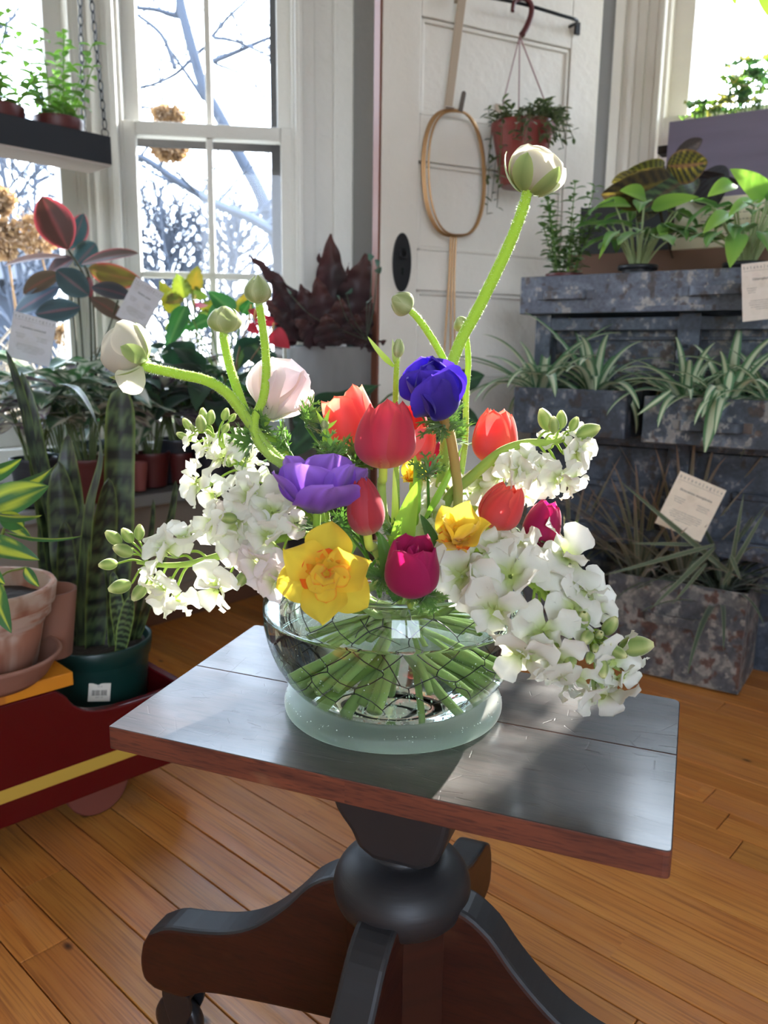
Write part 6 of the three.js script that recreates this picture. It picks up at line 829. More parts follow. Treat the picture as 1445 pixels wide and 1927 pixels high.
// ---------------------------------------------------------------- right: things on the door, metal cabinet, planters
{
  const P = (u, v, q) => { const [s, y] = WD.at(u, v, q); return WD.P(s, y, q); };
  const brass = std('brass_wire', { color: rgb(0.46, 0.27, 0.12), roughness: 0.35, metalness: 0.75 }), lathM = std('pale_lath', { color: rgb(0.42, 0.33, 0.24), roughness: 0.7 });
  // black wall rail
  const rl = thing('door_rail', 'black metal hanging rail with a bent bracket across the door', 'rail', P(1085, 52, 0.004));
  mesh('bar', tube([P(905, -8, 0.07), P(985, 8, 0.07), P(1060, 30, 0.07), P(1083, 37, 0.066), P(1086, 42, 0.05), P(1072, 50, 0.004)].map((p) => local(rl, p)), 0.0042, { seg: 40, rad: 8 }), blackM, rl);
  const br = boxAt(-0.008, 0.008, -0.018, 0.012, 0, 0.006, 0.001); mesh('bracket', br, blackM, rl).rotation.y = 26 * PI / 180;
  const peg = thing('door_peg', 'short tan wooden peg on the door near its top', 'peg', P(856, 2, 0.001)); { const g = tube([V(0, 0.03, 0.02), V(0, 0.012, 0.014), V(0, -0.008, 0.010)], 0.0075, { seg: 10, rad: 10 }); mesh('peg', g, lathM, peg).rotation.y = 26 * PI / 180; }
  // wooden lath hanging in front of the door
  const la = thing('wooden_lath', 'thin pale wooden lath hanging from the rail in front of the door', 'lath', P(843, 203, 0.03)), tp = P(874, -40, 0.05), bt = P(843, 204, 0.03), mid = tp.clone().add(bt).multiplyScalar(0.5);
  { const g = rbox(0.0225, tp.distanceTo(bt), 0.004, 0.001), o = mesh('lath', g, lathM, la); o.position.copy(local(la, mid)); basis(o, tp.clone().sub(bt), WD.n); const lip = mesh('lip', rbox(0.026, 0.003, 0.012, 0.001), std('pale_metal', { color: rgb(0.5, 0.47, 0.43), roughness: 0.4, metalness: 0.6 }), la); lip.position.set(0.004, 0, 0.003); lip.rotation.y = 26 * PI / 180; }
  // oval wire trellis
  const tr = thing('wire_trellis', 'oval brass wire plant trellis hanging on the door', 'trellis', P(850, 450, 0.03));
  const oval = (dx, dq, sx, sy) => { const pts = []; for (let i = 0; i <= 56; i++) { const a = i / 56 * 2 * PI, c = cos(a), s = sin(a), u = 856 + dx + sx * 57 * Math.sign(c) * pow(abs(c), 0.72) + (-4) * s, v = 326 - sy * 118 * Math.sign(s) * pow(abs(s), 0.92); pts.push(local(tr, P(u, v, 0.03 + dq))); } return tube(pts, 0.0027, { seg: 112, rad: 7 }); };
  mesh('wire', oval(0, 0, 1.0, 1), brass, tr); mesh('wire', oval(3, 0.006, 0.92, 0.985), brass, tr); mesh('wire', oval(-4, -0.006, 1.0, 1.01), brass, tr);
  for (const [u0, u1] of [[848, 834], [853, 847], [858, 856]]) mesh('stake', tube([P(u0, 444, 0.03), P(u0 - 3, 520, 0.03), P(u1, 690, 0.03)].map((p) => local(tr, p)), 0.0026, { seg: 20, rad: 7 }), brass, tr);
  const tab = mesh('leather_tab', (() => { const g = extrude([[-0.006, -0.024], [0.006, -0.024], ...Array.from({ length: 9 }, (_, i) => [0.006 * cos(i / 8 * PI), 0.020 + 0.006 * sin(i / 8 * PI)])], 0.003, 0.0006); return g; })(), std('dark_leather', { color: rgb(0.10, 0.075, 0.055), roughness: 0.7 }), tr); tab.position.copy(local(tr, P(869, 192, 0.036))); basis(tab, P(872, 175, 0.036).sub(P(866, 205, 0.036)), WD.n);
  const tag = thing('paper_tag', 'tiny tan paper tag stuck on the upper door panel', 'tag', P(940, 202, 0)); { const o = mesh('tag', rbox(0.018, 0.021, 0.0006, 0.0002), lathM, tag); o.rotation.y = 26 * PI / 180; o.position.set(0, 0, 0.0008); o.position.applyAxisAngle(V(0, 1, 0), 26 * PI / 180); o.position.addScaledVector(WD.n, -0.0085); }
  // hanging basket
  const c = P(980, 325, 0.105), hb = thing('hanging_planter', 'red plastic hanging pot of trailing succulent hooked on the rail', 'potted plant', c), K = pxm(980, 280, 2.13);
  const terr = std('red_hanging_pot', { color: rgb(0.20, 0.026, 0.02), roughness: 0.38 }); const pg = lathe([[0.0001, -0.035], [0.046, -0.035], [0.050, -0.031], [0.074, 0.092], [0.079, 0.094], [0.080, 0.112], [0.076, 0.113], [0.072, 0.09]], 44); const H = 0.113; mesh('pot', pg, terr, hb); mesh('soil', soilG(0.072, 0.10), soilM, hb);
  const hookTop = local(hb, P(978, 68, 0.085)), hk = tube([P(964, 22, 0.075), P(968, 4, 0.075), P(984, -3, 0.075), P(998, 6, 0.075), P(1000, 22, 0.077), P(992, 48, 0.08), P(982, 66, 0.084)].map((p) => local(hb, p)), (s) => 0.0048 + 0.003 * s, { seg: 36, rad: 8 }); mesh('hook', hk, std('dark_red_hook', { color: rgb(0.09, 0.014, 0.016), roughness: 0.4 }), hb);
  const strM = std('clear_hanger_plastic', { color: rgb(0.36, 0.22, 0.21), roughness: 0.4 }); for (const a of [2.6, 0.5, -1.55]) mesh('hanger', tube([hookTop, V(0.077 * cos(a), H - 0.004, 0.077 * sin(a))], 0.0019, { seg: 4, rad: 6 }), strM, hb);
  const lg = [0, 1, 2].map((i) => leafGeo({ L: 1, W: 0.42, shape: 'elliptic', bend: 0.4, fold: 0.2, nu: 5, nv: 2, col: (s, t) => mixc(lin('#2c3f24'), lin('#6a7f4a'), noise(i * 7, s * 3) * 0.8 + 0.1) })), r = rng(71);
  for (let i = 0; i < 84; i++) { const a = i < 46 ? r(0, 2 * PI) : r(-0.5, 2.0), p0 = V(cos(a) * r(0.02, 0.07), 0.10, 0), z = sin(a) * r(0.02, 0.07); p0.z = z; const drop = i > 60 ? r(0.02, 0.09) : i < 12 ? (a > 1.6 && a < 4.4 ? r(0.10, 0.24) : r(0.02, 0.10)) : 0, out = V(cos(a), 0, sin(a)), top = p0.clone().addScaledVector(out, r(0.015, 0.035)).add(V(0, r(0.012, 0.045), 0)), end = drop ? top.clone().addScaledVector(out, 0.02).add(V(r(-0.02, 0.02), -drop, 0)) : top.clone().addScaledVector(out, r(0, 0.02)).add(V(0, r(-0.01, 0.02), 0)), cv = new THREE.CatmullRomCurve3([p0, top, end]); mesh('stem', tube([p0, top, end], 0.001, { seg: 12, rad: 4, c: lin('#56603a') }), stemM, hb); const n = drop ? Math.round(drop / 0.012) + 4 : 5; for (let j = 1; j <= n; j++) { const d = sph(r(0, 2 * PI), r(-0.5, 0.8)); leafAt(hb, lg[j % 3], leafM, cv.getPoint(j / n), d, V(0, -1, 0.1), r(0.016, 0.028)); } }
}
// ---- metal cabinet
const CF = frame(0.315, -1.95, -33.9);
const worn = (seed, base, cool, rust, light, k) => dataTex(512, 512, (x, y) => { const f = fbm(x * 12 + seed, y * 12, 5), g = fbm(x * 34 + seed * 2, y * 30 + 4, 5), d = fbm(x * 70, y * 70 + seed, 3); let c = mixc(hx(base), hx(cool), smooth(0.4, 0.6, f)); c = mixc(c, hx(light), smooth(k, k + 0.09, g * 0.6 + f * 0.4)); c = mixc(c, hx(rust), smooth(0.60, 0.72, fbm(x * 22 + 30 + seed, y * 20 + 11, 5)) * 0.7); return mulc(c, 0.82 + 0.36 * d); });
const mTop = std('worn_blue_grey_metal', { map: worn(3, '#565b67', '#666b77', '#453c38', '#8f8b88', 0.58), roughness: 0.5, metalness: 0.15 }), mPatch = std('patchy_grey_metal', { map: worn(8, '#3c434c', '#5c636c', '#4a3c34', '#827f7c', 0.51), roughness: 0.55, metalness: 0.15 }), mDark = std('dark_grey_metal', { map: worn(5, '#3a414b', '#4a525d', '#3a302c', '#77767a', 0.60), roughness: 0.5, metalness: 0.2 }), mRust = std('rusty_patchy_metal', { map: worn(12, '#4a4a4c', '#66625e', '#4c2a1e', '#857e76', 0.52), roughness: 0.7, metalness: 0.1 });
const cabPos = CF.P(0.38, 0, -0.2), CA = -33.9 * PI / 180;
function inCab(o) { o.position.copy(CF.P(0, 0, 0)); o.rotation.y = CA; return o; }
const uvScale = (g, k = 0.42) => { const u = g.attributes.uv; for (let i = 0; i < u.count; i++) u.setXY(i, u.getX(i) / k, u.getY(i) / k); return g; };
const cbox = (...a) => uvScale(boxAt(...a));
{
  const o = inCab(thing('metal_cabinet', 'tall worn blue-grey metal drawer cabinet with peeling paint', 'cabinet', V()));
  const B = (n, m, ...x) => mesh(n, cbox(...x), m, o);
  B('side_panel', mDark, 0.03, 0.045, 0.30, 0.826, -0.36, -0.03); B('side_panel', mDark, 0.735, 0.75, 0.30, 0.826, -0.36, -0.03); B('back_panel', mDark, 0.03, 0.75, 0.30, 0.826, -0.365, -0.355);
  B('divider', mDark, 0.375, 0.395, 0.30, 0.826, -0.35, -0.03);
  for (const y of [0.30, 0.535, 0.68]) B('shelf_plate', mDark, 0.045, 0.735, y, y + 0.012, -0.355, -0.035);
  for (const [a, b] of [[0.045, 0.070], [0.362, 0.408], [0.71, 0.735]]) B('front_stile', mDark, a, b, 0.312, 0.826, -0.045, -0.028); for (const y of [0.790, 0.660, 0.530, 0.312]) B('front_rail', mDark, 0.045, 0.735, y, y + 0.028, -0.048, -0.030);
  for (const [a, b] of [[0.072, 0.352], [0.402, 0.705]]) { B('recessed_front', mPatch, a, b, 0.688, 0.790, -0.075, -0.060); B('recess_lip', mDark, a, b, 0.768, 0.776, -0.062, -0.05); }
  for (const [a, b, m] of [[0.07, 0.36, mDark], [0.41, 0.71, mDark]]) { B('lower_drawer', m, a, b, 0.33, 0.525, -0.09, -0.055); B('drawer_handle', mDark, a + 0.09, a + 0.19, 0.43, 0.445, -0.055, -0.04, 0.004); }
  const hook = tube([V(0.384, 0.755, -0.028), V(0.374, 0.755, -0.018), V(0.368, 0.735, -0.018), V(0.385, 0.722, -0.020), V(0.392, 0.735, -0.022)], 0.004, { seg: 24, rad: 7 }); mesh('latch_hook', hook, mDark, o);
  // plinth box hidden low down that carries it
  B('plinth', mDark, 0.04, 0.74, 0.0, 0.30, -0.35, -0.20);
}
function strapHandle(o, a, b, y, q, m, h = 0.022) { const g = extrude([...spline([[a, 0], [a + 0.005, 0.014], [a + 0.014, 0.020], [b - 0.014, 0.020], [b - 0.005, 0.014], [b, 0]], 20), [b - 0.008, 0], [b - 0.014, 0.015], [a + 0.014, 0.015], [a + 0.008, 0]], h, 0.0015); g.rotateX(PI / 2); g.translate(0, y + h / 2, q); uvScale(metric(g)); const k = mesh('handle', g, m, o); for (const x of [a - 0.005, b + 0.005]) { const t = boxAt(x - 0.010, x + 0.010, y - h / 2, y + h / 2, q - 0.001, q + 0.003, 0.001); mesh('handle_plate', t, m, k); } return k; }
function openBox(o, a0, a1, y0, y1, q0, q1, m, mi, th = 0.006) { const B = (n, mm, ...x) => mesh(n, cbox(...x), mm, o); B('front', m, a0, a1, y0, y1, q1 - th, q1, 0.003); B('side', mi, a0, a0 + th, y0, y1 - 0.002, q0, q1 - th); B('side', mi, a1 - th, a1, y0, y1 - 0.002, q0, q1 - th); B('back', mi, a0, a1, y0, y1 - 0.004, q0, q0 + th); B('bottom', mi, a0 + th, a1 - th, y0 + 0.002, y0 + 0.008, q0 + th, q1 - th); }
{
  const t = inCab(thing('metal_drawer_tray', 'long blue-grey metal drawer laid on top of the cabinet as planter', 'drawer', V())); openBox(t, 0.0, 0.78, 0.827, 0.912, -0.30, 0.0, mTop, mDark); strapHandle(t, 0.060, 0.165, 0.868, 0.0, mTop, 0.020); strapHandle(t, 0.385, 0.50, 0.868, 0.0, mTop, 0.020);
  const l = inCab(thing('drawer_planter', 'dark metal drawer with two spider plants, pulled out of the cabinet', 'drawer', V())); openBox(l, 0.055, 0.310, 0.560, 0.662, -0.20, 0.13, mDark, mDark); strapHandle(l, 0.125, 0.24, 0.612, 0.13, mDark, 0.018);
  const r = inCab(thing('drawer_planter', 'patchy pale grey metal drawer with cascading spider plants', 'drawer', V())); openBox(r, 0.352, 0.66, 0.560, 0.654, -0.20, 0.15, mPatch, mDark); strapHandle(r, 0.425, 0.545, 0.600, 0.15, mPatch, 0.020);
  const c = inCab(thing('metal_crate', 'rusty patchy metal drawer crate on the floor holding narrow-leaved plants', 'crate', V())); openBox(c, 0.255, 0.560, 0.004, 0.236, -0.19, -0.005, mRust, mRust); strapHandle(c, 0.345, 0.470, 0.150, -0.005, mRust, 0.022);
  const c2 = inCab(thing('metal_crate', 'brown rusty metal crate mostly hidden left of the larger crate', 'crate', V())); openBox(c2, -0.05, 0.235, 0.004, 0.215, -0.19, -0.02, mRust, mRust);
}
// ---- spider plants
{
  const st = [0, 1, 2, 3, 4].map((i) => leafGeo({ L: 1, W: 0.14, shape: (s) => (0.7 + 0.3 * min(1, s * 3)) * pow(max(0, 1 - s), 0.55), bend: [0.8, 1.5, 2.1, 2.7, 1.1][i], bendP: [1.2, 1.1, 0.9, 0.85, 1.6][i], fold: 0.45, nu: 18, nv: 6, col: (s, t) => mixc(abs(t) < 0.4 ? lin('#d9dfbc') : lin('#4c7c52'), lin('#6c9860'), abs(t) < 0.4 ? 0.1 : 0.4 * s) }));
  const spider = (label, u, v, d, y, n, L, seed) => { const p = at(u, v, d), o = thing('spider_plant', label, 'spider plant', V(p.x, y, p.z)), r = rng(seed); const pt = mesh('pot', potGeo(0.042, 0.07, 0.014), potBlack, o); pt.position.y = -0.085; mesh('soil', soilG(0.038, 0), soilM, o).position.y = -0.018; for (let i = 0; i < n; i++) { const a = i * 2.4 + r(-0.3, 0.3), e = r(0.75, 1.45) - (i < n * 0.4 ? 0.25 : 0), d1 = sph(a, e); leafAt(o, st[i % 5], leafM, V(cos(a) * 0.008, -0.02, sin(a) * 0.008), d1, downDir(d1), L * r(0.7, 1.15)); } return o; };
  spider('green-and-cream spider plant at the left end of the dark drawer', 1018, 722, 1.87, 0.652, 28, 0.235, 91);
  spider('green-and-cream spider plant at the right of the dark drawer', 1118, 730, 1.82, 0.652, 28, 0.235, 92);
  spider('green-and-cream spider plant at the left of the patchy grey drawer', 1292, 740, 1.66, 0.645, 26, 0.19, 93);
  spider('green-and-cream spider plant hanging over the patchy grey drawer front', 1370, 745, 1.60, 0.645, 30, 0.21, 94);
  spider('green-and-cream spider plant at the right picture edge in the grey drawer', 1455, 748, 1.58, 0.645, 26, 0.20, 95);
  const o = scene.children.find((q) => q.userData.label?.startsWith('green-and-cream spider plant hanging')); const sc = (s, t) => mixc(abs(t) < 0.4 ? lin('#d9dfbc') : lin('#4c7c52'), lin('#6c9860'), abs(t) < 0.4 ? 0.1 : 0.4 * s);
  [[[1352, 730, 1.55], [1326, 852, 1.50], 26], [[1345, 728, 1.56], [1320, 786, 1.52], 18], [[1375, 700, 1.56], [1366, 755, 1.53], 18], [[1262, 735, 1.60], [1198, 782, 1.56], 11]].forEach(([b, t, w]) => leafPx(o, b, t, w, { shape: (s) => pow(max(0.01, sin(PI * pow(min(0.99, s + 0.03), 0.8))), 0.5), bend: 0.5, fold: 0.4, nu: 16, nv: 6, col: sc }));
  // dracaena: many narrow bronze-green blades
  const dr = [0, 1, 2, 3].map((i) => leafGeo({ L: 1, W: 0.042, shape: 'blade', bend: [0.25, 0.5, 0.9, 0.1][i], bendP: 1.6, fold: 0.4, nu: 10, nv: 2, col: (s, t) => mixc(mixc(lin('#5f6e52'), lin('#a09678'), abs(t)), lin('#a87c68'), smooth(0.5, 1, s) * 0.7) }));
  const dg = [0, 1, 2].map((i) => leafGeo({ L: 1, W: 0.058, shape: 'blade', bend: [0.6, 1.2, 1.8][i], bendP: 1.3, fold: 0.4, nu: 14, nv: 4, col: (s, t) => mixc(lin('#3c5238'), lin('#8a8f72'), abs(t) > 0.6 ? 0.8 : 0.1) }));
  const drac = (label, a, y, q, n, L, seed, geos, el) => { const c = CF.P(a, y, q), o = thing('dracaena', label, 'dracaena', c), r = rng(seed); mesh('pot', potGeo(0.05, 0.13, 0.016), potBlack, o).position.y = -0.14; for (let i = 0; i < n; i++) { const az = i * 2.4 + r(-0.3, 0.3), e = r(...el), d1 = sph(az, e); leafAt(o, geos[i % geos.length], leafM, V(cos(az) * 0.012, r(-0.03, 0.05), sin(az) * 0.012), d1, downDir(d1), L * r(0.7, 1.1)); } return o; };
  drac('dark bronze-green narrow-leaved dracaena at the left in the rusty crate', 0.30, 0.20, -0.09, 64, 0.34, 101, dr, [0.45, 1.5]);
  drac('dark bronze-green narrow-leaved dracaena in the middle of the rusty crate', 0.40, 0.20, -0.11, 60, 0.36, 102, dr, [0.5, 1.52]);
  drac('green cream-edged arching dracaena at the right in the rusty crate', 0.49, 0.205, -0.085, 44, 0.27, 103, dg, [0.1, 1.4]);
  drac('dark narrow-leaved dracaena in the hidden brown crate', 0.12, 0.18, -0.10, 44, 0.30, 104, dr, [0.5, 1.5]);
  const mid = scene.children.find((q) => q.userData.label?.startsWith('green cream-edged'));
  [[[1380, 1085, 1.66], [1166, 905, 1.58], 11], [[1345, 1025, 1.60], [1135, 1083, 1.55], 9], [[1345, 1030, 1.60], [1222, 1148, 1.54], 10], [[1330, 1060, 1.58], [1264, 1138, 1.52], 7], [[1310, 1025, 1.62], [1185, 1022, 1.56], 7], [[1360, 1100, 1.6], [1440, 960, 1.58], 9], [[1370, 1100, 1.6], [1400, 925, 1.58], 8], [[1375, 1045, 1.58], [1394, 1092, 1.54], 8]].forEach(([b, t, w]) => leafPx(mid, b, t, w, { shape: (s) => pow(max(0.01, sin(PI * pow(min(0.99, s + 0.02), 0.7))), 0.6), bend: 0.7, fold: 0.35, nu: 16, nv: 4, col: (s, t2) => mixc(lin('#4a5c40'), lin('#9a9a7c'), abs(t2) > 0.5 ? 0.8 : 0.1) }));
  card('tilted cream care card stuck among the dracaena leaves in the crate', 'Dracaena marginata', null, [[1280, 886, 1.62], [1367, 923, 1.62], [1232, 984, 1.62]], { seed: 13, tone: '#e3d3bb', stakeTo: CF.P(0.43, 0.2, -0.07) });
  card('cream care card at the right picture edge before the top drawer', 'Chlorophytum', null, [[1398, 497, 1.56], [1478, 488, 1.56], [1394, 606, 1.56]], { seed: 14, tone: '#dccfc0', stakeTo: CF.P(0.55, 0.64, 0.05) });
}
// ---- on top of the cabinet
{
  const TY = 0.836, TT = CF.at(1250, 470, -0.205)[1], P = (a, y, q) => CF.P(a, y, q);
  const syn = [0, 1, 2].map((i) => leafGeo({ L: 1, W: 0.62, shape: (s) => (s < 0.28 ? 0.55 + 0.45 * s / 0.28 : pow(cos((s - 0.28) / 0.72 * PI / 2), 0.9)) * min(1, s * 14 + 0.15), bend: [0.6, 1.0, 0.4][i], fold: 0.28, wave: 0.05, waveN: 1.5, nu: 12, nv: 6, col: (s, t) => mixc(mixc(lin('#3f7a34'), lin('#7fb04c'), noise(t * 3 + i * 5, s * 3)), lin('#c3d6a4'), abs(t) < 0.22 ? 0.45 : 0) }));
  const synPlant = (label, u, v, d, seed, n, r, spread) => { const p = at(u, v, d), o = thing('arrowhead_plant', label, 'potted plant', V(p.x, TY + 0.0, p.z)), R = rng(seed), h = p.y - TY + 0.004; mesh('pot', lathe([[0.0001, 0], [r * 0.8, 0], [r * 0.96, h - 0.008], [r * 1.18, h - 0.008], [r * 1.22, h - 0.002], [r * 1.18, h + 0.002], [r * 0.94, h - 0.004]], 40), potBlack, o); mesh('soil', soilG(r * 0.93, h - 0.003), soilM, o); for (let i = 0; i < n; i++) { const a = i * 2.4 + R(-0.3, 0.3), hh = R(0.05, 0.135), b = V(cos(a) * r * 0.3, h - 0.006, sin(a) * r * 0.3), t = V(cos(a) * spread * R(0.25, 1), h + hh, sin(a) * spread * R(0.25, 1)); mesh('stalk', tube([b, b.clone().lerp(t, 0.5).add(V(0, 0.012, 0)), t], 0.0021, { seg: 8, rad: 6, c: lin('#a9b884') }), stemM, o); const e = R(-0.35, 0.45), d1 = sph(a + R(-0.5, 0.5), e); leafAt(o, syn[i % 3], leafM, t, d1, downDir(d1), R(0.055, 0.085)); } return o; };
  const s1 = synPlant('bright green arrowhead plant in a shallow black pot on the cabinet', 1200, 505, 1.87, 111, 26, 0.036, 0.085);
  const s2 = synPlant('bright green arrowhead plant at the right edge on the cabinet', 1405, 500, 1.75, 112, 28, 0.040, 0.09);
  const lc = (s, t) => mixc(lin('#6fa838'), lin('#a4cf4e'), s * 0.6 + 0.2 * abs(t));
  [[s1, [1185, 385, 1.86], [1120, 392, 1.83], 34, 0.9], [s1, [1215, 372, 1.86], [1165, 360, 1.83], 40, 0.8], [s1, [1225, 392, 1.86], [1316, 372, 1.82], 34, -0.6], [s1, [1150, 440, 1.86], [1126, 490, 1.80], 12, 0.2], [s1, [1250, 420, 1.85], [1250, 455, 1.8], 26, 0.2]].forEach(([o, b, t, w, roll]) => leafPx(o, b, t, w, { roll, bend: 0.5, shape: 'heart', fold: 0.25, nu: 12, nv: 6, col: lc }));
  [[s2, [1380, 345, 1.72], [1330, 372, 1.68], 36, 0.5], [s2, [1440, 372, 1.72], [1372, 318, 1.70], 46, 0.4], [s2, [1390, 440, 1.70], [1373, 506, 1.64], 40, 0.1], [s2, [1372, 400, 1.71], [1322, 442, 1.66], 34, 0.5], [s2, [1420, 375, 1.72], [1370, 410, 1.68], 34, 0.8]].forEach(([o, b, t, w, roll]) => leafPx(o, b, t, w, { roll, bend: 0.5, shape: 'heart', fold: 0.25, nu: 12, nv: 6, col: lc }));
  { // small leafy plant in a red pot
    const p = at(1062, 512, 1.965), o = thing('leafy_pot_plant', 'small bushy green plant in a red pot at the cabinet left end', 'potted plant', V(p.x, TY, p.z)), r = rng(121), gl = [0, 1].map((i) => leafGeo({ L: 1, W: 0.5, shape: 'ovate', bend: 0.5 + 0.3 * i, fold: 0.25, nu: 7, nv: 4, col: (s, t) => mixc(lin('#33602c'), lin('#6f9e40'), 0.3 + 0.6 * noise(i * 4 + t, s * 3)) })); pot(o, 0.042, 0.086, potRed, { rim: 0.014 });
    for (let i = 0; i < 15; i++) { const a = r(0, 2 * PI), h = r(0.06, 0.22) + 0.07, b = V(cos(a) * 0.02, 0.07, sin(a) * 0.02), t = V(cos(a) * r(0.03, 0.075), h, sin(a) * r(0.03, 0.075)), cv = new THREE.CatmullRomCurve3([b, b.clone().lerp(t, 0.5).add(V(0, 0.01, 0)), t]); mesh('stem', tube(cv.points, 0.0012, { seg: 10, rad: 5, c: lin('#6f9442') }), stemM, o); const n = Math.round((h - 0.06) / 0.018) + 2; for (let j = 1; j <= n; j++) for (const e of [0, PI]) { const d = sph(a + j * PI / 2 + e, r(0, 0.6)); leafAt(o, gl[j % 2], leafM, cv.getPoint(j / n), d, downDir(d), r(0.022, 0.038)); } }
  }
  // terracotta coloured trough, slate, cream signs and a plum planter on the sash
  const tro = inCab(thing('clay_trough', 'long terracotta-brown trough at the back of the cabinet top', 'trough', V())); const trM = std('trough_clay', { color: rgb(0.24, 0.13, 0.09), roughness: 0.75, bumpMap: plasterBump, bumpScale: 0.001 }); mesh('front', boxAt(0.03, 0.80, TY + 0.0, TT, -0.215, -0.205, 0.004), trM, tro); mesh('back', boxAt(0.03, 0.80, TY, TT, -0.285, -0.275, 0.003), trM, tro); for (const a of [0.03, 0.79]) mesh('end', boxAt(a, a + 0.01, TY, TT, -0.275, -0.215, 0.002), trM, tro); mesh('base', boxAt(0.04, 0.79, TY, TY + 0.006, -0.275, -0.215, 0.001), trM, tro);
  const sl = inCab(thing('slate_box', 'dark grey open metal box behind the small bushy plant', 'box', V())), slM = std('slate_metal', { color: rgb(0.05, 0.053, 0.06), roughness: 0.6 }); const Y1 = TT, YS = CF.at(1030, 398, -0.22)[1]; mesh('front', boxAt(0.055, 0.30, Y1, YS, -0.222, -0.218, 0.001), slM, sl); mesh('back', boxAt(0.055, 0.30, Y1, YS + 0.006, -0.284, -0.280, 0.001), slM, sl); for (const a of [0.053, 0.296]) mesh('side', boxAt(a, a + 0.004, Y1, YS + 0.003, -0.282, -0.220, 0.001), slM, sl);
  const sg = inCab(thing('text_sign', 'cream printed text sign propped between the two arrowhead plants', 'sign', V())); { const w = 0.34, h = 0.112, g = rbox(w, h, 0.004, 0.001), p = g.attributes.position, uv = []; for (let i = 0; i < p.count; i++) uv.push(p.getX(i) / w + 0.5, p.getY(i) / h + 0.5); g.setAttribute('uv', new THREE.Float32BufferAttribute(uv, 2)); const tx = canvasTex(512, 256, (c, W, H) => { c.fillStyle = '#ddd2b8'; c.fillRect(0, 0, W, H); c.fillStyle = '#6f6754'; const r = rng(3); for (let y = 50; y < 200; y += 34) for (let x = 90; x < r(330, 430);) { const l = r(6, 26); c.fillRect(x, y, l, r(3, 5)); x += l + r(4, 9); } }); const o = mesh('sign', g, std('cream_sign', { map: tx, roughness: 0.7 }), sg); o.position.set(0.46, Y1 + h / 2 - 0.004, -0.200); o.rotation.x = -0.10; }
  const pb = WR, pbx = thing('plum_planter', 'long plum-grey wooden planter box fixed across the right window', 'planter', pb.P(0.3, 1.2, 0.03)); const plum = std('plum_paint', { map: dataTex(256, 256, (x, y) => mixc(hx('#6a6274'), hx('#7d768a'), fbm(x * 3, y * 34, 4))), roughness: 0.55 }); { const B = (n, ...x) => mesh(n, boxAt(...x).applyMatrix4(new THREE.Matrix4().makeTranslation(-0.3, 0, 0)), plum, pbx); pbx.position.copy(WR.P(0.3, 0, 0)); pbx.rotation.y = -32 * PI / 180; const [pa, py] = WR.at(1259, 229, 0.11); B('front', pa, 0.95, 1.05, py, 0.095, 0.11, 0.002); B('back', pa, 0.95, 1.05, py - 0.008, 0.030, 0.040, 0.002); B('end', pa, pa + 0.012, 1.05, py, 0.040, 0.095, 0.002); B('end', 0.938, 0.95, 1.05, py, 0.040, 0.095, 0.002); B('base', pa + 0.012, 0.938, 1.05, 1.06, 0.040, 0.095, 0.002); }
  { // ivy-like plant growing in the plum planter
    const o = thing('window_box_plant', 'sunlit crinkled green plant growing out of the plum planter', 'plant', WR.P(0.50, 1.29, 0.068)), r = rng(131), gl = [0, 1, 2].map((i) => leafGeo({ L: 1, W: 0.8, shape: 'heart', bend: 0.8, fold: 0.2, wave: 0.12, waveN: 3, nu: 9, nv: 6, col: (s, t) => mixc(lin('#2f5a3a'), lin(['#5c8f3a', '#9cc23c', '#c8b84a'][i]), noise(t * 3 + i, s * 3)) }));
    mesh('soil', boxAt(-0.20, 0.40, -0.02, 0.0, -0.026, 0.026, 0.002), soilM, o).rotation.y = -32 * PI / 180;
    for (let i = 0; i < 110; i++) { const s = r(-0.13, 0.3), h = s < -0.07 ? r(0.07, 0.10) : r(0.08, 0.19), b = WR.P(0.50 + s, 1.29, 0.068).sub(o.position), t = b.clone().add(V(r(-0.03, 0.03), h, r(-0.02, 0.03))); mesh('stalk', tube([b, b.clone().lerp(t, 0.5).add(V(r(-0.01, 0.01), 0, 0)), t], 0.0013, { seg: 6, rad: 4, c: lin('#5c7a3a') }), stemM, o); const d = sph(r(0, 2 * PI), r(-0.4, 0.7)); leafAt(o, gl[i % 3], leafM, t, d, downDir(d), r(0.030, 0.055)); }
  }
  { // prayer plant with big banded leaves
    const p = P(0.28, TT, -0.25), o = thing('prayer_plant', 'prayer plant with big banded olive and maroon leaves on the cabinet', 'potted plant', P(0.30, TY + 0.006, -0.245)); mesh('pot', potGeo(0.028, 0.09, 0.014), potBlack, o);
    const mc = (dark, li, rim2) => (s, t) => { const band = 0.5 + 0.5 * sin((s * 1.0 - abs(t) * 0.22) * 44); return mixc(mixc(lin(dark), lin(li), smooth(0.35, 0.75, band) * (1 - 0.5 * abs(t))), lin(rim2), abs(t) < 0.07 ? 0.7 : abs(t) > 0.88 ? 0.4 : 0); };
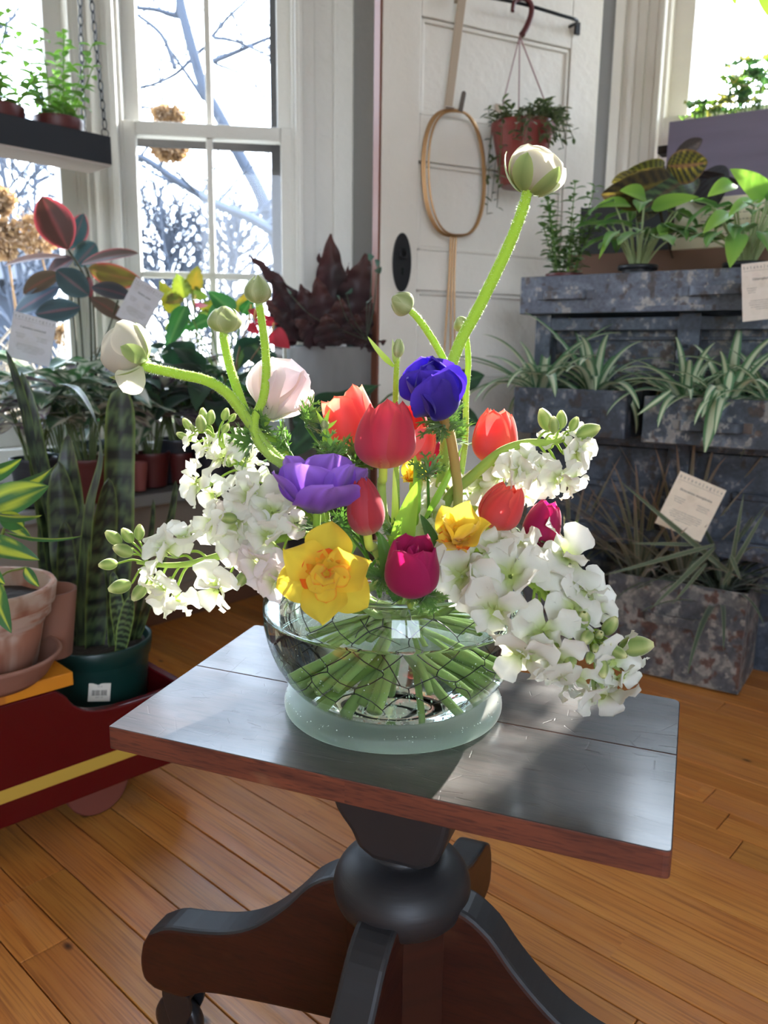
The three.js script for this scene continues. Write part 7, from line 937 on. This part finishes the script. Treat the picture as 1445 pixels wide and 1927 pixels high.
    [[[1262, 335, 1.92], [1130, 366, 1.86], 76, -0.4, 0.7, '#2c2018', '#5a4a24', '#8a7a2c'], [[1250, 312, 1.95], [1180, 320, 1.92], 56, -0.7, 0.5, '#3a3a18', '#8a8a2c', '#a8a03a'], [[1255, 312, 1.93], [1332, 305, 1.88], 64, 0.3, 0.9, '#2a2c20', '#9a8c28', '#b07858'], [[1310, 330, 1.95], [1205, 400, 1.86], 80, 0.5, 0.4, '#2a3a2c', '#5a7a4a', '#6a4a38'], [[1310, 325, 1.94], [1392, 342, 1.88], 40, 0.8, 0.4, '#2a1c22', '#3a2c30', '#5a4a44'], [[1270, 290, 1.97], [1322, 262, 1.96], 28, 0.2, 0.3, '#3a3030', '#4a4038', '#4a4038'], [[1330, 320, 1.94], [1352, 385, 1.88], 78, 0.3, 0.4, '#241c22', '#33343a', '#3a3a3a'], [[1230, 340, 1.92], [1150, 345, 1.9], 44, 0.9, 0.5, '#4a4420', '#8a8030', '#a8a03a'], [[1240, 380, 1.9], [1200, 420, 1.86], 40, 0.5, 0.4, '#2a2c20', '#5a5a24', '#6a5a38']].forEach(([b, t, w, roll, bend, a, l, m2], i) => { const q = leafPx(o, b, t, w, { roll, bend, shape: 'elliptic', fold: 0.22, nu: 36, nv: 10, col: mc(a, l, m2) }); mesh('stalk', tube([V(0, 0.08, 0), V(q.position.x * 0.6, (0.08 + q.position.y) / 2, q.position.z * 0.6), q.position.clone()], 0.002, { seg: 8, rad: 5, c: lin('#4a3a2c') }), stemM, o); });
  }
  { // leaves of a plant hanging above the right window
    const o = thing('hanging_leaf_plant', 'bright green leaves hanging into the top right corner', 'plant', at(1430, -90, 1.7)); [[[1378, -40, 1.7], [1384, 10, 1.68], 26, 0.1], [[1445, -60, 1.7], [1447, 34, 1.68], 46, 0.2], [[1410, -70, 1.72], [1402, -20, 1.7], 30, 0.3]].forEach(([b, t, w, roll]) => { const q = leafPx(o, b, t, w, { roll, bend: 0.3, shape: 'heart', fold: 0.2, nu: 12, nv: 6, col: (s, t2) => mixc(lin('#4f7a1c'), lin('#7fa82c'), s) }); mesh('stalk', tube([V(0, 0, 0), q.position.clone().multiplyScalar(0.6), q.position.clone()], 0.0016, { seg: 8, rad: 5, c: lin('#7a9a3a') }), stemM, o); });
    mesh('pot', potGeo(0.06, 0.09, 0.015), potRed, o).position.y = -0.01; for (const a of [0, 2.1, 4.2]) mesh('hanger', tube([V(0.06 * cos(a), 0.08, 0.06 * sin(a)), V(0, 0.5, 0)], 0.0015, { seg: 3, rad: 5 }), blackM, o); mesh('hanger_cord', tube([V(0, 0.5, 0), V(0, 2.75 - o.position.y, 0)], 0.0018, { seg: 3, rad: 5 }), blackM, o);
  }
}

renderer.render(scene, camera);
